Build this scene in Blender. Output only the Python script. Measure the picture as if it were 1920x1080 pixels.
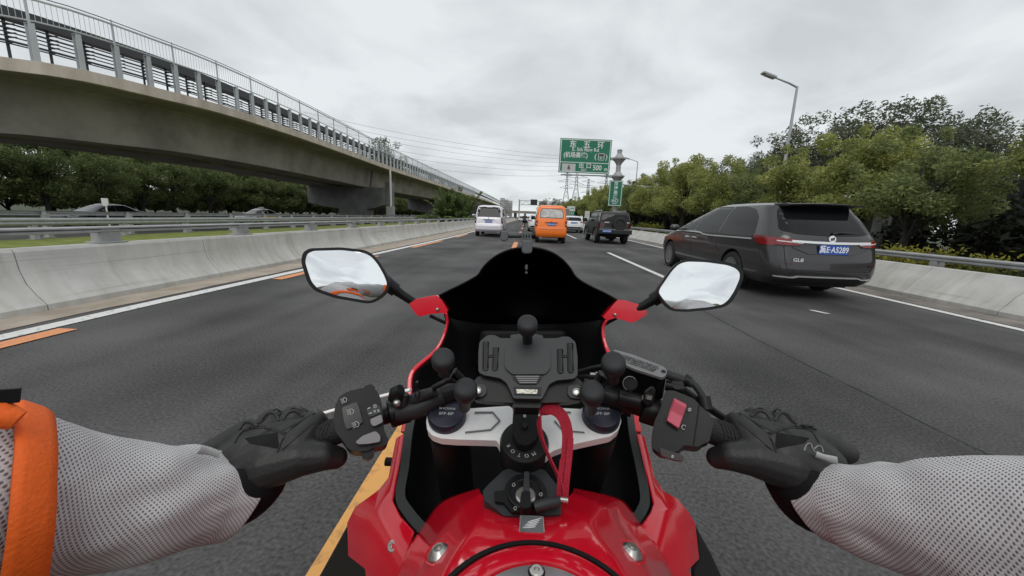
import bpy, bmesh, math, random
import numpy as np
from mathutils import Vector, Matrix, Euler, noise
from mathutils.bvhtree import BVHTree
from mathutils.geometry import tessellate_polygon
S = bpy.context.scene
for o in list(bpy.data.objects):
    bpy.data.objects.remove(o)
COL = S.collection
R = math.radians

# ------------------------------------------------------------------ camera
F = 700.0                      # focal length in photo pixels (photo 1920 wide)
RHO, H = R(2.0), 1.2           # roll, lens height
_a, _b = 28.0 / F, 133.0 / F   # where the road's vanishing point sits
_a2 = _a * math.cos(RHO) - _b * math.sin(RHO)
_b2 = _a * math.sin(RHO) + _b * math.cos(RHO)
PSI = math.asin(_a2 / math.sqrt(_a2**2 + _b2**2 + 1))
TH = math.atan2(_b2, 1)
CP = Vector((0, 0, H))
FW = Vector((-math.sin(PSI) * math.cos(TH), math.cos(PSI) * math.cos(TH), -math.sin(TH)))
_r0 = Vector((math.cos(PSI), math.sin(PSI), 0))
_u0 = Vector((-math.sin(PSI) * math.sin(TH), math.cos(PSI) * math.sin(TH), math.cos(TH)))
RT = _r0 * math.cos(RHO) + _u0 * math.sin(RHO)
UP = _u0 * math.cos(RHO) - _r0 * math.sin(RHO)
cam = bpy.data.cameras.new('camera')
cam.lens = F / 1920 * 36
cam.sensor_width = 36
cam.clip_start = 0.02
cam.clip_end = 6000
camo = bpy.data.objects.new('camera', cam)
COL.objects.link(camo)
_m = Matrix((RT, UP, -FW)).transposed().to_4x4()
_m.translation = CP
camo.matrix_world = _m
S.camera = camo

# ------------------------------------------------------------------ light
SUN_EL, SUN_AZ = R(50), R(186)
w = bpy.data.worlds.new('World')
S.world = w
w.use_nodes = True
nt = w.node_tree
nt.nodes.clear()
N = nt.nodes.new
out = N('ShaderNodeOutputWorld')
sky = N('ShaderNodeTexSky'); sky.sky_type = 'NISHITA'; sky.sun_disc = False
sky.sun_elevation = SUN_EL; sky.sun_rotation = SUN_AZ
bgs = N('ShaderNodeBackground'); bgs.inputs[1].default_value = 0.1
nt.links.new(sky.outputs[0], bgs.inputs[0])
tc = N('ShaderNodeTexCoord')
sep = N('ShaderNodeSeparateXYZ'); nt.links.new(tc.outputs['Generated'], sep.inputs[0])
zc = N('ShaderNodeMath'); zc.operation = 'ADD'; zc.inputs[1].default_value = 0.22
nt.links.new(sep.outputs[2], zc.inputs[0])
zm = N('ShaderNodeMath'); zm.operation = 'MAXIMUM'; zm.inputs[1].default_value = 0.12
nt.links.new(zc.outputs[0], zm.inputs[0])
dv = N('ShaderNodeVectorMath'); dv.operation = 'DIVIDE'
cx = N('ShaderNodeCombineXYZ')
for i in range(3): nt.links.new(zm.outputs[0], cx.inputs[i])
nt.links.new(tc.outputs['Generated'], dv.inputs[0]); nt.links.new(cx.outputs[0], dv.inputs[1])
n1 = N('ShaderNodeTexNoise'); n1.inputs['Scale'].default_value = 1.5; n1.inputs['Detail'].default_value = 6
n1.inputs['Roughness'].default_value = 0.5; n1.inputs['Distortion'].default_value = 0.35
nt.links.new(dv.outputs[0], n1.inputs['Vector'])
cr = N('ShaderNodeValToRGB')
cr.color_ramp.elements[0].position = 0.36; cr.color_ramp.elements[0].color = (0.63, 0.655, 0.68, 1)
cr.color_ramp.elements[1].position = 0.58; cr.color_ramp.elements[1].color = (0.84, 0.88, 0.89, 1)
nt.links.new(n1.outputs[0], cr.inputs[0])
bgc = N('ShaderNodeBackground'); bgc.inputs[1].default_value = 1.0
nt.links.new(cr.outputs[0], bgc.inputs[0])
mixw = N('ShaderNodeMixShader'); mixw.inputs[0].default_value = 0.93
nt.links.new(bgs.outputs[0], mixw.inputs[1]); nt.links.new(bgc.outputs[0], mixw.inputs[2])
nt.links.new(mixw.outputs[0], out.inputs[0])
sl = bpy.data.lights.new('sun', 'SUN')
sl.energy = 1.15; sl.angle = R(36); sl.color = (1, 0.97, 0.92)
so = bpy.data.objects.new('sun', sl)
COL.objects.link(so)
_sd = Vector((math.sin(SUN_AZ) * math.cos(SUN_EL), math.cos(SUN_AZ) * math.cos(SUN_EL), math.sin(SUN_EL)))
so.rotation_euler = _sd.to_track_quat('Z', 'Y').to_euler()
S.view_settings.view_transform = 'Standard'
S.view_settings.look = 'None'
S.view_settings.exposure = 0.0
S.view_settings.gamma = 1.0
S.render.engine = 'CYCLES'
S.cycles.use_denoising = True
S.cycles.max_bounces = 6

# ------------------------------------------------------------------ helpers
def ray(x, y): return FW + RT * ((x - 960) / F) + UP * ((540 - y) / F)
def pt(x, y, d): return CP + ray(x, y) * d
def gz(x, y, z=0.0): r = ray(x, y); return CP + r * ((z - H) / r.z)
def gx(x, y, X): r = ray(x, y); return CP + r * (X / r.x)
def gy(x, y, Y): r = ray(x, y); return CP + r * (Y / r.y)
def onplane(x, y, p, n):
    r = ray(x, y); return CP + r * ((p - CP).dot(n) / r.dot(n))

MATS = {}
def mat(name, col=(.5, .5, .5), rough=.5, metal=0.0, spec=.5, coat=0.0, var=0.0, scale=5.0, bump=0.0, bscale=60.0,
        col2=None, emit=None, alpha=1.0, trans=0.0, detail=4.0, coord='Object', lo=.35, hi=.65, stretch=None, rvar=0.0):
    if name in MATS: return MATS[name]
    m = bpy.data.materials.new(name); m.use_nodes = True
    t = m.node_tree; b = t.nodes['Principled BSDF']
    b.inputs['Base Color'].default_value = (*col, 1)
    b.inputs['Roughness'].default_value = rough
    b.inputs['Metallic'].default_value = metal
    b.inputs['Specular IOR Level'].default_value = spec
    b.inputs['Coat Weight'].default_value = coat
    b.inputs['Coat Roughness'].default_value = 0.04
    if trans: b.inputs['Transmission Weight'].default_value = trans
    if emit:
        b.inputs['Emission Color'].default_value = (*emit[:3], 1); b.inputs['Emission Strength'].default_value = emit[3]
    tcn = t.nodes.new('ShaderNodeTexCoord')
    vec = tcn.outputs[coord]
    if stretch:
        mp = t.nodes.new('ShaderNodeMapping'); mp.inputs['Scale'].default_value = stretch
        t.links.new(vec, mp.inputs[0]); vec = mp.outputs[0]
    if var or col2:
        nz = t.nodes.new('ShaderNodeTexNoise'); nz.inputs['Scale'].default_value = scale; nz.inputs['Detail'].default_value = detail
        nz.inputs['Roughness'].default_value = .6
        t.links.new(vec, nz.inputs['Vector'])
        rp = t.nodes.new('ShaderNodeValToRGB')
        rp.color_ramp.elements[0].position = lo; rp.color_ramp.elements[1].position = hi
        c2 = col2 if col2 else tuple(min(1, c * (1 + var)) for c in col)
        c1 = col if col2 else tuple(c * (1 - var) for c in col)
        rp.color_ramp.elements[0].color = (*c1, 1); rp.color_ramp.elements[1].color = (*c2, 1)
        t.links.new(nz.outputs[0], rp.inputs[0]); t.links.new(rp.outputs[0], b.inputs['Base Color'])
        if rvar:
            mr = t.nodes.new('ShaderNodeMapRange'); mr.inputs[3].default_value = rough - rvar; mr.inputs[4].default_value = rough + rvar
            t.links.new(nz.outputs[0], mr.inputs[0]); t.links.new(mr.outputs[0], b.inputs['Roughness'])
    if bump:
        nb = t.nodes.new('ShaderNodeTexNoise'); nb.inputs['Scale'].default_value = bscale; nb.inputs['Detail'].default_value = 3
        t.links.new(tcn.outputs[coord], nb.inputs['Vector'])
        bp = t.nodes.new('ShaderNodeBump'); bp.inputs['Strength'].default_value = bump; bp.inputs['Distance'].default_value = .002
        t.links.new(nb.outputs[0], bp.inputs['Height']); t.links.new(bp.outputs[0], b.inputs['Normal'])
    MATS[name] = m
    return m

def tag(o, label, cat, group=None):
    o['label'] = label; o['category'] = cat
    if group: o['group'] = group
    return o
def thing(name, label, cat, loc=(0, 0, 0), rz=0.0, group=None):
    o = bpy.data.objects.new(name, None); COL.objects.link(o)
    o.empty_display_size = .2
    o.location = loc; o.rotation_euler = (0, 0, rz)
    return tag(o, label, cat, group)
def link(name, me, m, parent=None, world=False):
    o = bpy.data.objects.new(name, me); COL.objects.link(o)
    if m is not None:
        for mm in (m if isinstance(m, (list, tuple)) else [m]): me.materials.append(mm)
    if parent is not None:
        o.parent = parent
        if world:          # vertices are in world space, the parent is an unrotated empty
            p = parent; off = Vector(p.location)
            while p.parent is not None: p = p.parent; off = off + Vector(p.location)
            o.location = -off
    return o
def dup(root, loc, rz=0.0, label=None, group=None, scale=None):
    r = root.copy(); COL.objects.link(r); r.location = loc; r.rotation_euler = (0, 0, rz)
    if scale: r.scale = scale
    if label: r['label'] = label
    if group: r['group'] = group
    for ch in list(root.children):
        c = ch.copy(); COL.objects.link(c); c.parent = r
        for g in list(ch.children):
            d = g.copy(); COL.objects.link(d); d.parent = c
    return r

class MB:
    """collects shapes for ONE mesh object"""
    def __init__(s): s.v = []; s.f = []; s.mi = []; s.cur = 0; s.uv = None
    def add(s, vs, fs):
        k = len(s.v); s.v += [Vector(p) for p in vs]
        s.f += [tuple(i + k for i in f) for f in fs]; s.mi += [s.cur] * len(fs); return s
    def box(s, c, sz, rot=None):
        c = Vector(c); hx, hy, hz = (q / 2 for q in sz)
        M = rot if rot is not None else Matrix.Identity(3)
        vs = [c + M @ Vector((x * hx, y * hy, z * hz)) for z in (-1, 1) for x, y in ((-1, -1), (1, -1), (1, 1), (-1, 1))]
        return s.add(vs, [(3, 2, 1, 0), (4, 5, 6, 7), (0, 1, 5, 4), (1, 2, 6, 5), (2, 3, 7, 6), (3, 0, 4, 7)])
    def rings(s, rings, cap=True, closed=False):
        n = len(rings[0]); vs = [p for r in rings for p in r]; fs = []
        m = len(rings)
        for i in range(m if closed else m - 1):
            a = i * n; b = ((i + 1) % m) * n
            for j in range(n):
                k = (j + 1) % n
                fs.append((a + j, a + k, b + k, b + j))
        if cap and not closed:
            fs.append(tuple(range(n))[::-1]); fs.append(tuple((m - 1) * n + j for j in range(n)))
        return s.add(vs, fs)
    def tube(s, path, r, n=8, cap=True, closed=False, sx=1.0, up=None):
        path = [Vector(p) for p in path]; m = len(path)
        rr = r if isinstance(r, (list, tuple)) else [r] * m
        rings = []; nx = None
        for i, p in enumerate(path):
            if closed: t = path[(i + 1) % m] - path[i - 1]
            else: t = path[min(i + 1, m - 1)] - path[max(i - 1, 0)]
            t.normalize()
            if nx is None:
                u = Vector(up) if up is not None else (Vector((0, 0, 1)) if abs(t.z) < .9 else Vector((1, 0, 0)))
                nx = u.cross(t).normalized()
            else:
                nx = (nx - t * nx.dot(t)).normalized()
            ny = t.cross(nx)
            rings.append([p + (nx * math.cos(2 * math.pi * j / n) * sx + ny * math.sin(2 * math.pi * j / n)) * rr[i] for j in range(n)])
        return s.rings(rings, cap, closed)
    def ribbon(s, path, wid, th, side):
        """rectangular strip along path; side = width direction (vector or list)"""
        path = [Vector(p) for p in path]; rings = []
        for i, p in enumerate(path):
            t = (path[min(i + 1, len(path) - 1)] - path[max(i - 1, 0)]).normalized()
            sd = Vector(side[i] if isinstance(side, list) else side)
            sd = (sd - t * sd.dot(t)).normalized(); nn = t.cross(sd)
            ww = wid[i] if isinstance(wid, (list, tuple)) else wid
            rings.append([p + sd * ww / 2 + nn * th / 2, p - sd * ww / 2 + nn * th / 2, p - sd * ww / 2 - nn * th / 2, p + sd * ww / 2 - nn * th / 2])
        return s.rings(rings)
    def lathe(s, prof, n=24, o=(0, 0, 0), ax=(0, 0, 1), cap=True):
        """prof: list of (radius, height along axis)"""
        ax = Vector(ax).normalized(); o = Vector(o)
        u = ax.orthogonal().normalized(); v = ax.cross(u)
        rings = [[o + ax * h + (u * math.cos(2 * math.pi * j / n) + v * math.sin(2 * math.pi * j / n)) * max(r, 1e-5) for j in range(n)] for r, h in prof]
        return s.rings(rings, cap)
    def prism(s, pts, off):
        """outline of 3-D points extruded by the vector off"""
        off = Vector(off); n = len(pts); a = [Vector(p) for p in pts]
        vs = a + [p + off for p in a]; fs = []
        tri = tessellate_polygon([a])
        for t in tri: fs.append(tuple(t)); fs.append(tuple(n + i for i in reversed(t)))
        for j in range(n):
            k = (j + 1) % n; fs.append((j, k, n + k, n + j))
        return s.add(vs, fs)
    def ball(s, c, r, n=14, m=8, M=None):
        c = Vector(c); r = r if isinstance(r, (tuple, list)) else (r, r, r)
        rings = []
        for i in range(1, m):
            a = math.pi * i / m
            ring = [Vector((r[0] * math.sin(a) * math.cos(2 * math.pi * j / n), r[1] * math.sin(a) * math.sin(2 * math.pi * j / n), -r[2] * math.cos(a))) for j in range(n)]
            rings.append([c + (M @ p if M is not None else p) for p in ring])
        return s.rings(rings)
    def grid(s, rows):
        n = len(rows[0]); vs = [p for r in rows for p in r]; fs = []
        for i in range(len(rows) - 1):
            for j in range(n - 1):
                fs.append((i * n + j, i * n + j + 1, (i + 1) * n + j + 1, (i + 1) * n + j))
        return s.add(vs, fs)
    def mesh(s, name, fix=True):
        me = bpy.data.meshes.new(name)
        me.from_pydata(s.v, [], s.f)
        me.polygons.foreach_set('material_index', s.mi)
        if fix:
            bm = bmesh.new(); bm.from_mesh(me)
            bmesh.ops.remove_doubles(bm, verts=bm.verts, dist=1e-6)
            bmesh.ops.recalc_face_normals(bm, faces=bm.faces); bm.to_mesh(me); bm.free()
        return me
    def build(s, name, m, parent=None, smooth=None, bevel=0.0, seg=2, solid=0.0, sub=0, fix=True, world=False, off=-1):
        me = s.mesh(name, fix)
        o = link(name, me, m, parent, world)
        if smooth is not None: shade(me, smooth)
        if solid: x = o.modifiers.new('s', 'SOLIDIFY'); x.thickness = solid; x.offset = off
        if bevel:
            x = o.modifiers.new('b', 'BEVEL'); x.width = bevel; x.segments = seg; x.limit_method = 'ANGLE'; x.angle_limit = R(35)
            x.harden_normals = False
        if sub: x = o.modifiers.new('u', 'SUBSURF'); x.levels = sub; x.render_levels = sub
        return o
def shade(me, ang=40):
    """smooth shading with edges sharper than ang degrees kept hard"""
    me.polygons.foreach_set('use_smooth', [True] * len(me.polygons))
    bm = bmesh.new(); bm.from_mesh(me); la = R(ang)
    for e in bm.edges:
        e.smooth = not (len(e.link_faces) == 2 and e.calc_face_angle(0) > la)
    bm.to_mesh(me); bm.free()
def struct(o): o['kind'] = 'structure'; return o
def evalmesh(o):
    dg = bpy.context.evaluated_depsgraph_get(); dg.update()
    return bpy.data.meshes.new_from_object(o.evaluated_get(dg))
def spline(ctrl, n):
    """Catmull-Rom through control points (tuples), n samples"""
    c = [np.array(p, float) for p in ctrl]; c = [2 * c[0] - c[1]] + c + [2 * c[-1] - c[-2]]
    outp = []; m = len(c) - 3
    for i in range(n):
        u = i / (n - 1) * m; k = min(int(u), m - 1); t = u - k
        p0, p1, p2, p3 = c[k:k + 4]
        outp.append(.5 * (2 * p1 + (p2 - p0) * t + (2 * p0 - 5 * p1 + 4 * p2 - p3) * t * t + (3 * p1 - p0 - 3 * p2 + p3) * t**3))
    return outp
def round_poly(pts, r, k=4):
    """round the corners of a 2-D outline"""
    res = []; n = len(pts)
    for i in range(n):
        p = Vector(pts[i]).to_2d() if len(pts[i]) == 2 else Vector(pts[i][:2]); rr = pts[i][2] if len(pts[i]) > 2 else r
        a = Vector(pts[i - 1][:2]) - p; b = Vector(pts[(i + 1) % n][:2]) - p
        rr = min(rr, a.length * .45, b.length * .45)
        if rr <= 0: res.append((p.x, p.y)); continue
        A = p + a.normalized() * rr; B = p + b.normalized() * rr
        for j in range(k + 1):
            t = j / k; q = A * (1 - t)**2 + p * 2 * t * (1 - t) + B * t * t
            res.append((q.x, q.y))
    return res
def text_mesh(txt, size, sx=1.0, align='CENTER', bold=0.0, depth=0.0):
    c = bpy.data.curves.new('t', 'FONT'); c.body = txt; c.size = size; c.align_x = align; c.align_y = 'CENTER'
    c.offset = bold; c.extrude = depth; c.resolution_u = 3
    o = bpy.data.objects.new('t', c); COL.objects.link(o)
    me = evalmesh(o); bpy.data.objects.remove(o); bpy.data.curves.remove(c)
    if sx != 1.0:
        for v in me.vertices: v.co.x *= sx
    return me
def text_obj(name, txt, size, m, parent, M, sx=1.0, bold=0.0, align='CENTER', depth=0.0):
    me = text_mesh(txt, size, sx, align, bold, depth); me.transform(M)
    return link(name, me, m, parent)
def frame(o, ex, ey):
    """4x4 with local x -> ex, local y -> ey at o"""
    ex = Vector(ex).normalized(); ez = ex.cross(Vector(ey)).normalized(); ey = ez.cross(ex)
    M = Matrix((ex, ey, ez)).transposed().to_4x4(); M.translation = Vector(o); return M
# ================================================================== SETTING
rnd = random.Random(7)
def asphalt():
    m = bpy.data.materials.new('asphalt'); m.use_nodes = True; t = m.node_tree; b = t.nodes['Principled BSDF']
    L = t.links.new; g = t.nodes.new
    tcn = g('ShaderNodeTexCoord')
    mp = g('ShaderNodeMapping'); mp.inputs['Scale'].default_value = (1.3, .035, 1); L(tcn.outputs['Object'], mp.inputs[0])
    n1 = g('ShaderNodeTexNoise'); n1.inputs['Scale'].default_value = 1.0; n1.inputs['Detail'].default_value = 3; L(mp.outputs[0], n1.inputs['Vector'])
    n2 = g('ShaderNodeTexNoise'); n2.inputs['Scale'].default_value = .55; n2.inputs['Detail'].default_value = 5; L(tcn.outputs['Object'], n2.inputs['Vector'])
    n3 = g('ShaderNodeTexNoise'); n3.inputs['Scale'].default_value = 62; n3.inputs['Detail'].default_value = 6; L(tcn.outputs['Object'], n3.inputs['Vector'])
    a1 = g('ShaderNodeMath'); a1.operation = 'MULTIPLY_ADD'; L(n1.outputs[0], a1.inputs[0]); a1.inputs[1].default_value = .6; L(n2.outputs[0], a1.inputs[2])
    a2 = g('ShaderNodeMath'); a2.operation = 'MULTIPLY_ADD'; L(n3.outputs[0], a2.inputs[0]); a2.inputs[1].default_value = .95; L(a1.outputs[0], a2.inputs[2])
    a3 = g('ShaderNodeMath'); a3.operation = 'MULTIPLY'; L(a2.outputs[0], a3.inputs[0]); a3.inputs[1].default_value = .4
    rp = g('ShaderNodeValToRGB'); L(a3.outputs[0], rp.inputs[0])
    rp.color_ramp.elements[0].position = .41; rp.color_ramp.elements[0].color = (.030, .029, .0295, 1)
    rp.color_ramp.elements[1].position = .61; rp.color_ramp.elements[1].color = (.118, .1145, .115, 1)
    rp.color_ramp.elements[1].position = .61
    L(rp.outputs[0], b.inputs['Base Color']); b.inputs['Roughness'].default_value = .82; b.inputs['Specular IOR Level'].default_value = .3
    bp = g('ShaderNodeBump'); bp.inputs['Strength'].default_value = .5; bp.inputs['Distance'].default_value = .004
    L(n3.outputs[0], bp.inputs['Height']); L(bp.outputs[0], b.inputs['Normal'])
    return m
A_ASPH = asphalt()
M_CONC = mat('concrete', (.43, .425, .40), .85, col2=(.60, .595, .57), scale=1.6, detail=8, bump=.35, bscale=90, lo=.3, hi=.7)
def barrier_mat():
    m = M_CONC; t = m.node_tree; b = t.nodes['Principled BSDF']; L = t.links.new; g = t.nodes.new
    src = b.inputs['Base Color'].links[0].from_socket; tcn = g('ShaderNodeTexCoord')
    mp = g('ShaderNodeMapping'); mp.inputs['Scale'].default_value = (1.5, 5.5, .55); L(tcn.outputs['Object'], mp.inputs[0])
    n1 = g('ShaderNodeTexNoise'); n1.inputs['Scale'].default_value = 1.0; n1.inputs['Detail'].default_value = 7; n1.inputs['Roughness'].default_value = .65; L(mp.outputs[0], n1.inputs['Vector'])
    r1 = g('ShaderNodeValToRGB'); r1.color_ramp.elements[0].position = .34; r1.color_ramp.elements[0].color = (.70, .66, .60, 1); r1.color_ramp.elements[1].position = .56; r1.color_ramp.elements[1].color = (1, 1, 1, 1); L(n1.outputs[0], r1.inputs[0])
    # long dark tyre scuffs low on the face
    m2 = g('ShaderNodeMapping'); m2.inputs['Scale'].default_value = (3, .30, 16); L(tcn.outputs['Object'], m2.inputs[0])
    n2 = g('ShaderNodeTexNoise'); n2.inputs['Scale'].default_value = 1.0; n2.inputs['Detail'].default_value = 4; L(m2.outputs[0], n2.inputs['Vector'])
    r2 = g('ShaderNodeValToRGB'); r2.color_ramp.elements[0].position = .27; r2.color_ramp.elements[0].color = (.55, .53, .50, 1); r2.color_ramp.elements[1].position = .38; r2.color_ramp.elements[1].color = (1, 1, 1, 1); L(n2.outputs[0], r2.inputs[0])
    x1 = g('ShaderNodeMix'); x1.data_type = 'RGBA'; x1.blend_type = 'MULTIPLY'; x1.inputs[0].default_value = .5; L(src, x1.inputs[6]); L(r1.outputs[0], x1.inputs[7])
    x2 = g('ShaderNodeMix'); x2.data_type = 'RGBA'; x2.blend_type = 'MULTIPLY'; x2.inputs[0].default_value = .6; L(x1.outputs[2], x2.inputs[6]); L(r2.outputs[0], x2.inputs[7])
    L(x2.outputs[2], b.inputs['Base Color'])
barrier_mat()
M_CONCD = mat('concrete joint', (.12, .115, .105), .9)
M_SHOULD = mat('shoulder concrete', (.30, .25, .20), .9, col2=(.44, .38, .315), scale=2.5, detail=8, bump=.3)
M_SHOULDR = mat('dusty shoulder', (.12, .105, .095), .95, col2=(.25, .22, .195), scale=2.0, detail=8)
M_WLINE = mat('white road paint', (.30, .295, .285), .6, col2=(.70, .70, .68), scale=16, detail=9, lo=.33, hi=.44)
M_OLINE = mat('orange road paint', (.30, .16, .09), .6, col2=(.72, .30, .13), scale=12, detail=9, lo=.33, hi=.45)
M_GRASS = mat('grass', (.105, .135, .022), .95, col2=(.20, .225, .042), scale=2.2, detail=8)
M_EARTH = mat('earth and scrub', (.03, .04, .02), .95, col2=(.06, .07, .03), scale=.5, detail=8)
M_GALV = mat('galvanised steel', (.33, .335, .335), .55, metal=.2, var=.12, scale=6)
M_STEELG = mat('grey painted steel', (.46, .485, .50), .5, var=.08, scale=3)
M_DARKST = mat('dark steel', (.045, .048, .052), .6)

# ground and carriageways
g = MB(); g.grid([[Vector((x, y, -.03 if x > -5 else -.35)) for x in (-900, -100, -19.1, 0, 100, 900)] for y in (-200, 0, 200, 1000, 2600)])
struct(g.build('ground', M_EARTH))
rd = MB(); rd.grid([[Vector((x, y, 0)) for x in (-5.24, 7.0)] for y in [-15, 0, 10, 30, 60, 120, 250, 500, 1200]])
struct(rd.build('road', A_ASPH))
rd = MB(); rd.grid([[Vector((x, y, -.3)) for x in (-42.0, -19.0)] for y in [-15, 0, 30, 60, 120, 250, 500, 1200]])
struct(rd.build('opposite_road', A_ASPH))
gr = MB(); gr.grid([[Vector((x, y, .0 if x > -16 else -.4)) for x in (-19.2, -15.4, -5.7)] for y in [-15, 0, 30, 60, 120, 250, 500, 1200]])
struct(gr.build('median_lawn', M_GRASS))
sh = MB()
def lx(Y): return -4.66 + .58 * min(1, max(0, (Y - 4)) / 16)     # left edge line drifts towards the lane
sh.grid([[Vector((-5.28, y, .006)), Vector((lx(y) - .13 + .015 * math.sin(y * 3.1) + .012 * math.sin(y * 7.7), y, .006))] for y in np.arange(-10, 200, .35)])
struct(sh.build('left_shoulder_strip', M_SHOULD))
sh = MB(); sh.grid([[Vector((6.46 + .04 * math.sin(y * 1.3) + .03 * math.sin(y * 4.1), y, .004)), Vector((7.08, y, .006))] for y in np.arange(-10, 200, .4)])
struct(sh.build('right_shoulder_strip', M_SHOULDR))
ml = MB()
def line(x0, x1, y0, y1, z=.008, fn=None):
    ys = np.arange(y0, y1 + .01, max(.5, (y1 - y0) / 200))
    ml.grid([[Vector((x0 + (fn(y) if fn else 0), y, z)), Vector((x1 + (fn(y) if fn else 0), y, z))] for y in ys])
line(-.0, .19, -8, 300, fn=lx)
line(6.27, 6.42, -8, 300)
for k in range(-1, 20):
    y0 = 8.0 + k * 15.1
    if k == -1: continue
    line(3.0, 3.14, y0, y0 + 6)
_q = [gz(1519, 582), gz(1551, 589)]; ml.grid([[Vector((p.x - .03, p.y, .008)), Vector((p.x + .05, p.y, .008))] for p in _q])
struct(ml.build('white_lane_marking', M_WLINE))
ml = MB()
for k in range(-2, 30):
    y0 = -.45 + 6.9 * k
    xx = lambda y: lx(y) + .25
    line(0, .19, y0 - .3, y0 + 3.7, z=.009, fn=xx)
for y0, y1 in ((14.5, 18.0), (27, 31), (39, 43), (51, 55), (63, 67), (75, 79)):
    line(-.76 + .2 * min(1, y0 / 14 if y0 > 0 else 0), -.56 + .2 * min(1, y0 / 14 if y0 > 0 else 0), y0, y1, z=.007)
struct(ml.build('orange_lane_marking', M_OLINE))
ml = MB(); line(-.685, -.575, -4, 2.9, z=.007); struct(ml.build('yellow_lane_marking', mat('worn yellow paint', (.46, .24, .08), .6, col2=(.72, .36, .10), scale=14, detail=9, lo=.32, hi=.46)))
# crack in the right lane: a narrow dark seam following a wandering line
M_SEAM = mat('tar seam', (.030, .030, .031), .8)
ck = MB(); rows = []
for i in range(90):
    y = .6 + i * .09
    x = 2.55 + .05 * math.sin(y * 1.1) + .03 * noise.noise((y * 2, 0, 0)) + .01 * noise.noise((y * 9, 3, 0))
    ww = .004 + .005 * noise.noise((y * 5, 7, 1))
    rows.append([Vector((x - ww, y, .004)), Vector((x + ww, y, .004))])
ck.grid(rows); struct(ck.build('tar_seam', M_SEAM))

# concrete barriers: the segments are cast in place, one wall each side
def barrier(name, label, sgn, xb, xt, zt, y0, y1, joints, thick):
    def sec(y, k=1.0):
        e = .006 * noise.noise((y * .7, sgn, 0))
        pr = [(xb, 0), (xb, .07), (xb + sgn * .10, .17), (xb + sgn * .19, .29), (xb + sgn * min(.285, abs(xt - xb) * .86), .46 * zt / .69), (xt - sgn * .02, zt - .03), (xt, zt), (xt + sgn * thick, zt), (xt + sgn * (thick + .25), 0)]
        return [Vector((x + e, y, z)) for x, z in pr]
    ys = []
    j = sorted(joints)
    b = MB()
    edges = [y0] + j + [y1]
    for a, c in zip(edges[:-1], edges[1:]):
        n = max(2, int((c - a) / 1.2)); b.rings([sec(a + .005 + (c - a - .010) * i / n) for i in range(n + 1)])
    b.cur = 1
    for a in j:
        s1 = [p + Vector((sgn * .012, 0, -.006)) for p in sec(a)]
        b.rings([[Vector((p.x, a - .007, p.z)) for p in s1], [Vector((p.x, a + .007, p.z)) for p in s1]])
    root = b.build(name, [M_CONC, M_CONCD], smooth=25)
    return tag(root, label, 'barrier wall')
jl = [1.42 + 2.39 * k for k in range(-2, 75)]
barrier('concrete_barrier', 'pale concrete barrier wall with dark joints along the left edge of the road', -1, -5.25, -5.53, .665, -8, 170, jl, .2)
jr = [-.15 + 1.45 * k for k in range(-4, 90)]
barrier('concrete_barrier', 'stained concrete barrier wall along the right road edge, below the roadside trees', 1, 7.03, 7.48, .55, -8, 130, jr, .2)

def guardrail(name, label, x, z0, z1, y0, y1, ys, sgn, wide=.24, zp=.665):
    root = thing(name, label, 'guardrail', (x, y0, 0))
    b = MB(); ymid = np.linspace(y0, y1, 40); h = z1 - z0; fx = -sgn
    pr = [(0, 0), (.05, h * .18), (.05, h * .36), (.018, h * .5), (.05, h * .64), (.05, h * .82), (0, h)]
    sec = [(x + fx * (.04 + a), z0 + c) for a, c in pr] + [(x + fx * (.028 + a), z0 + c) for a, c in reversed(pr)]
    b.rings([[Vector((p, y, q)) for p, q in sec] for y in ymid])
    b.build('rail', M_GALV, root, smooth=50, world=True)
    for y in ys:
        b = MB(); b.box((x, y, zp + (z0 + .06 - zp) / 2 - .004), (.16, wide, z0 + .06 - zp - .006)); b.box((x, y, zp + .012), (.24, wide + .1, .02))
        b.box((x + fx * .03, y, (z0 + z1) / 2), (.03, wide * .8, h * .8))
        b.build('post', M_GALV, root, bevel=.008, world=True)
    return root
guardrail('guardrail', 'galvanised guardrail on short posts on top of the left concrete barrier', -5.66, .805, .89, -6, 165, [2.45 + 2.41 * k for k in range(-3, 72)], -1)
guardrail('guardrail', 'galvanised guardrail behind the right concrete barrier, in front of the bushes', 7.85, .635, .765, -6, 125, [1.2 + 3.1 * k for k in range(-2, 40)], 1, .14, 0)
guardrail('guardrail', 'weathered double height guardrail across the lawn, facing the opposite road', -15.1, .42, .66, -6, 150, [.6 + 2.6 * k for k in range(-2, 56)], -1, .14, 0)
guardrail('guardrail', 'thin upper guardrail beyond the lawn, behind the weathered one', -15.7, .72, .86, -6, 150, [1.4 + 2.6 * k for k in range(-2, 56)], 1, .14, 0)
# ================================================================== OVERPASS
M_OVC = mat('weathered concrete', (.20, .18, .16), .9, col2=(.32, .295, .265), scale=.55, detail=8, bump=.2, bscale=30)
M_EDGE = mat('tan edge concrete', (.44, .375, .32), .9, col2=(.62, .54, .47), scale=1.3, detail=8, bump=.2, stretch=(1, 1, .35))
M_PIER = mat('grey pier concrete', (.13, .13, .132), .9, col2=(.20, .20, .20), scale=.8, detail=6)
M_POST = mat('pale grey paint', (.42, .44, .46), .45, var=.06, scale=2)
M_WHITE = mat('white pipe', (.62, .62, .60), .5)
_ctrl = [(-23.2, 11.0, 5.55), (-20.0, 14.55, 5.97), (-19.0, 16.2, 6.18), (-18.4, 18.95, 6.33), (-18.0, 23.2, 6.55), (-17.8, 30.4, 6.62), (-17.7, 40, 6.55), (-17.6, 50.4, 6.47),
         (-17.3, 65.2, 6.50), (-16.6, 91, 6.5), (-15.1, 157, 6.49), (-14.2, 263, 6.5)]
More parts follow.
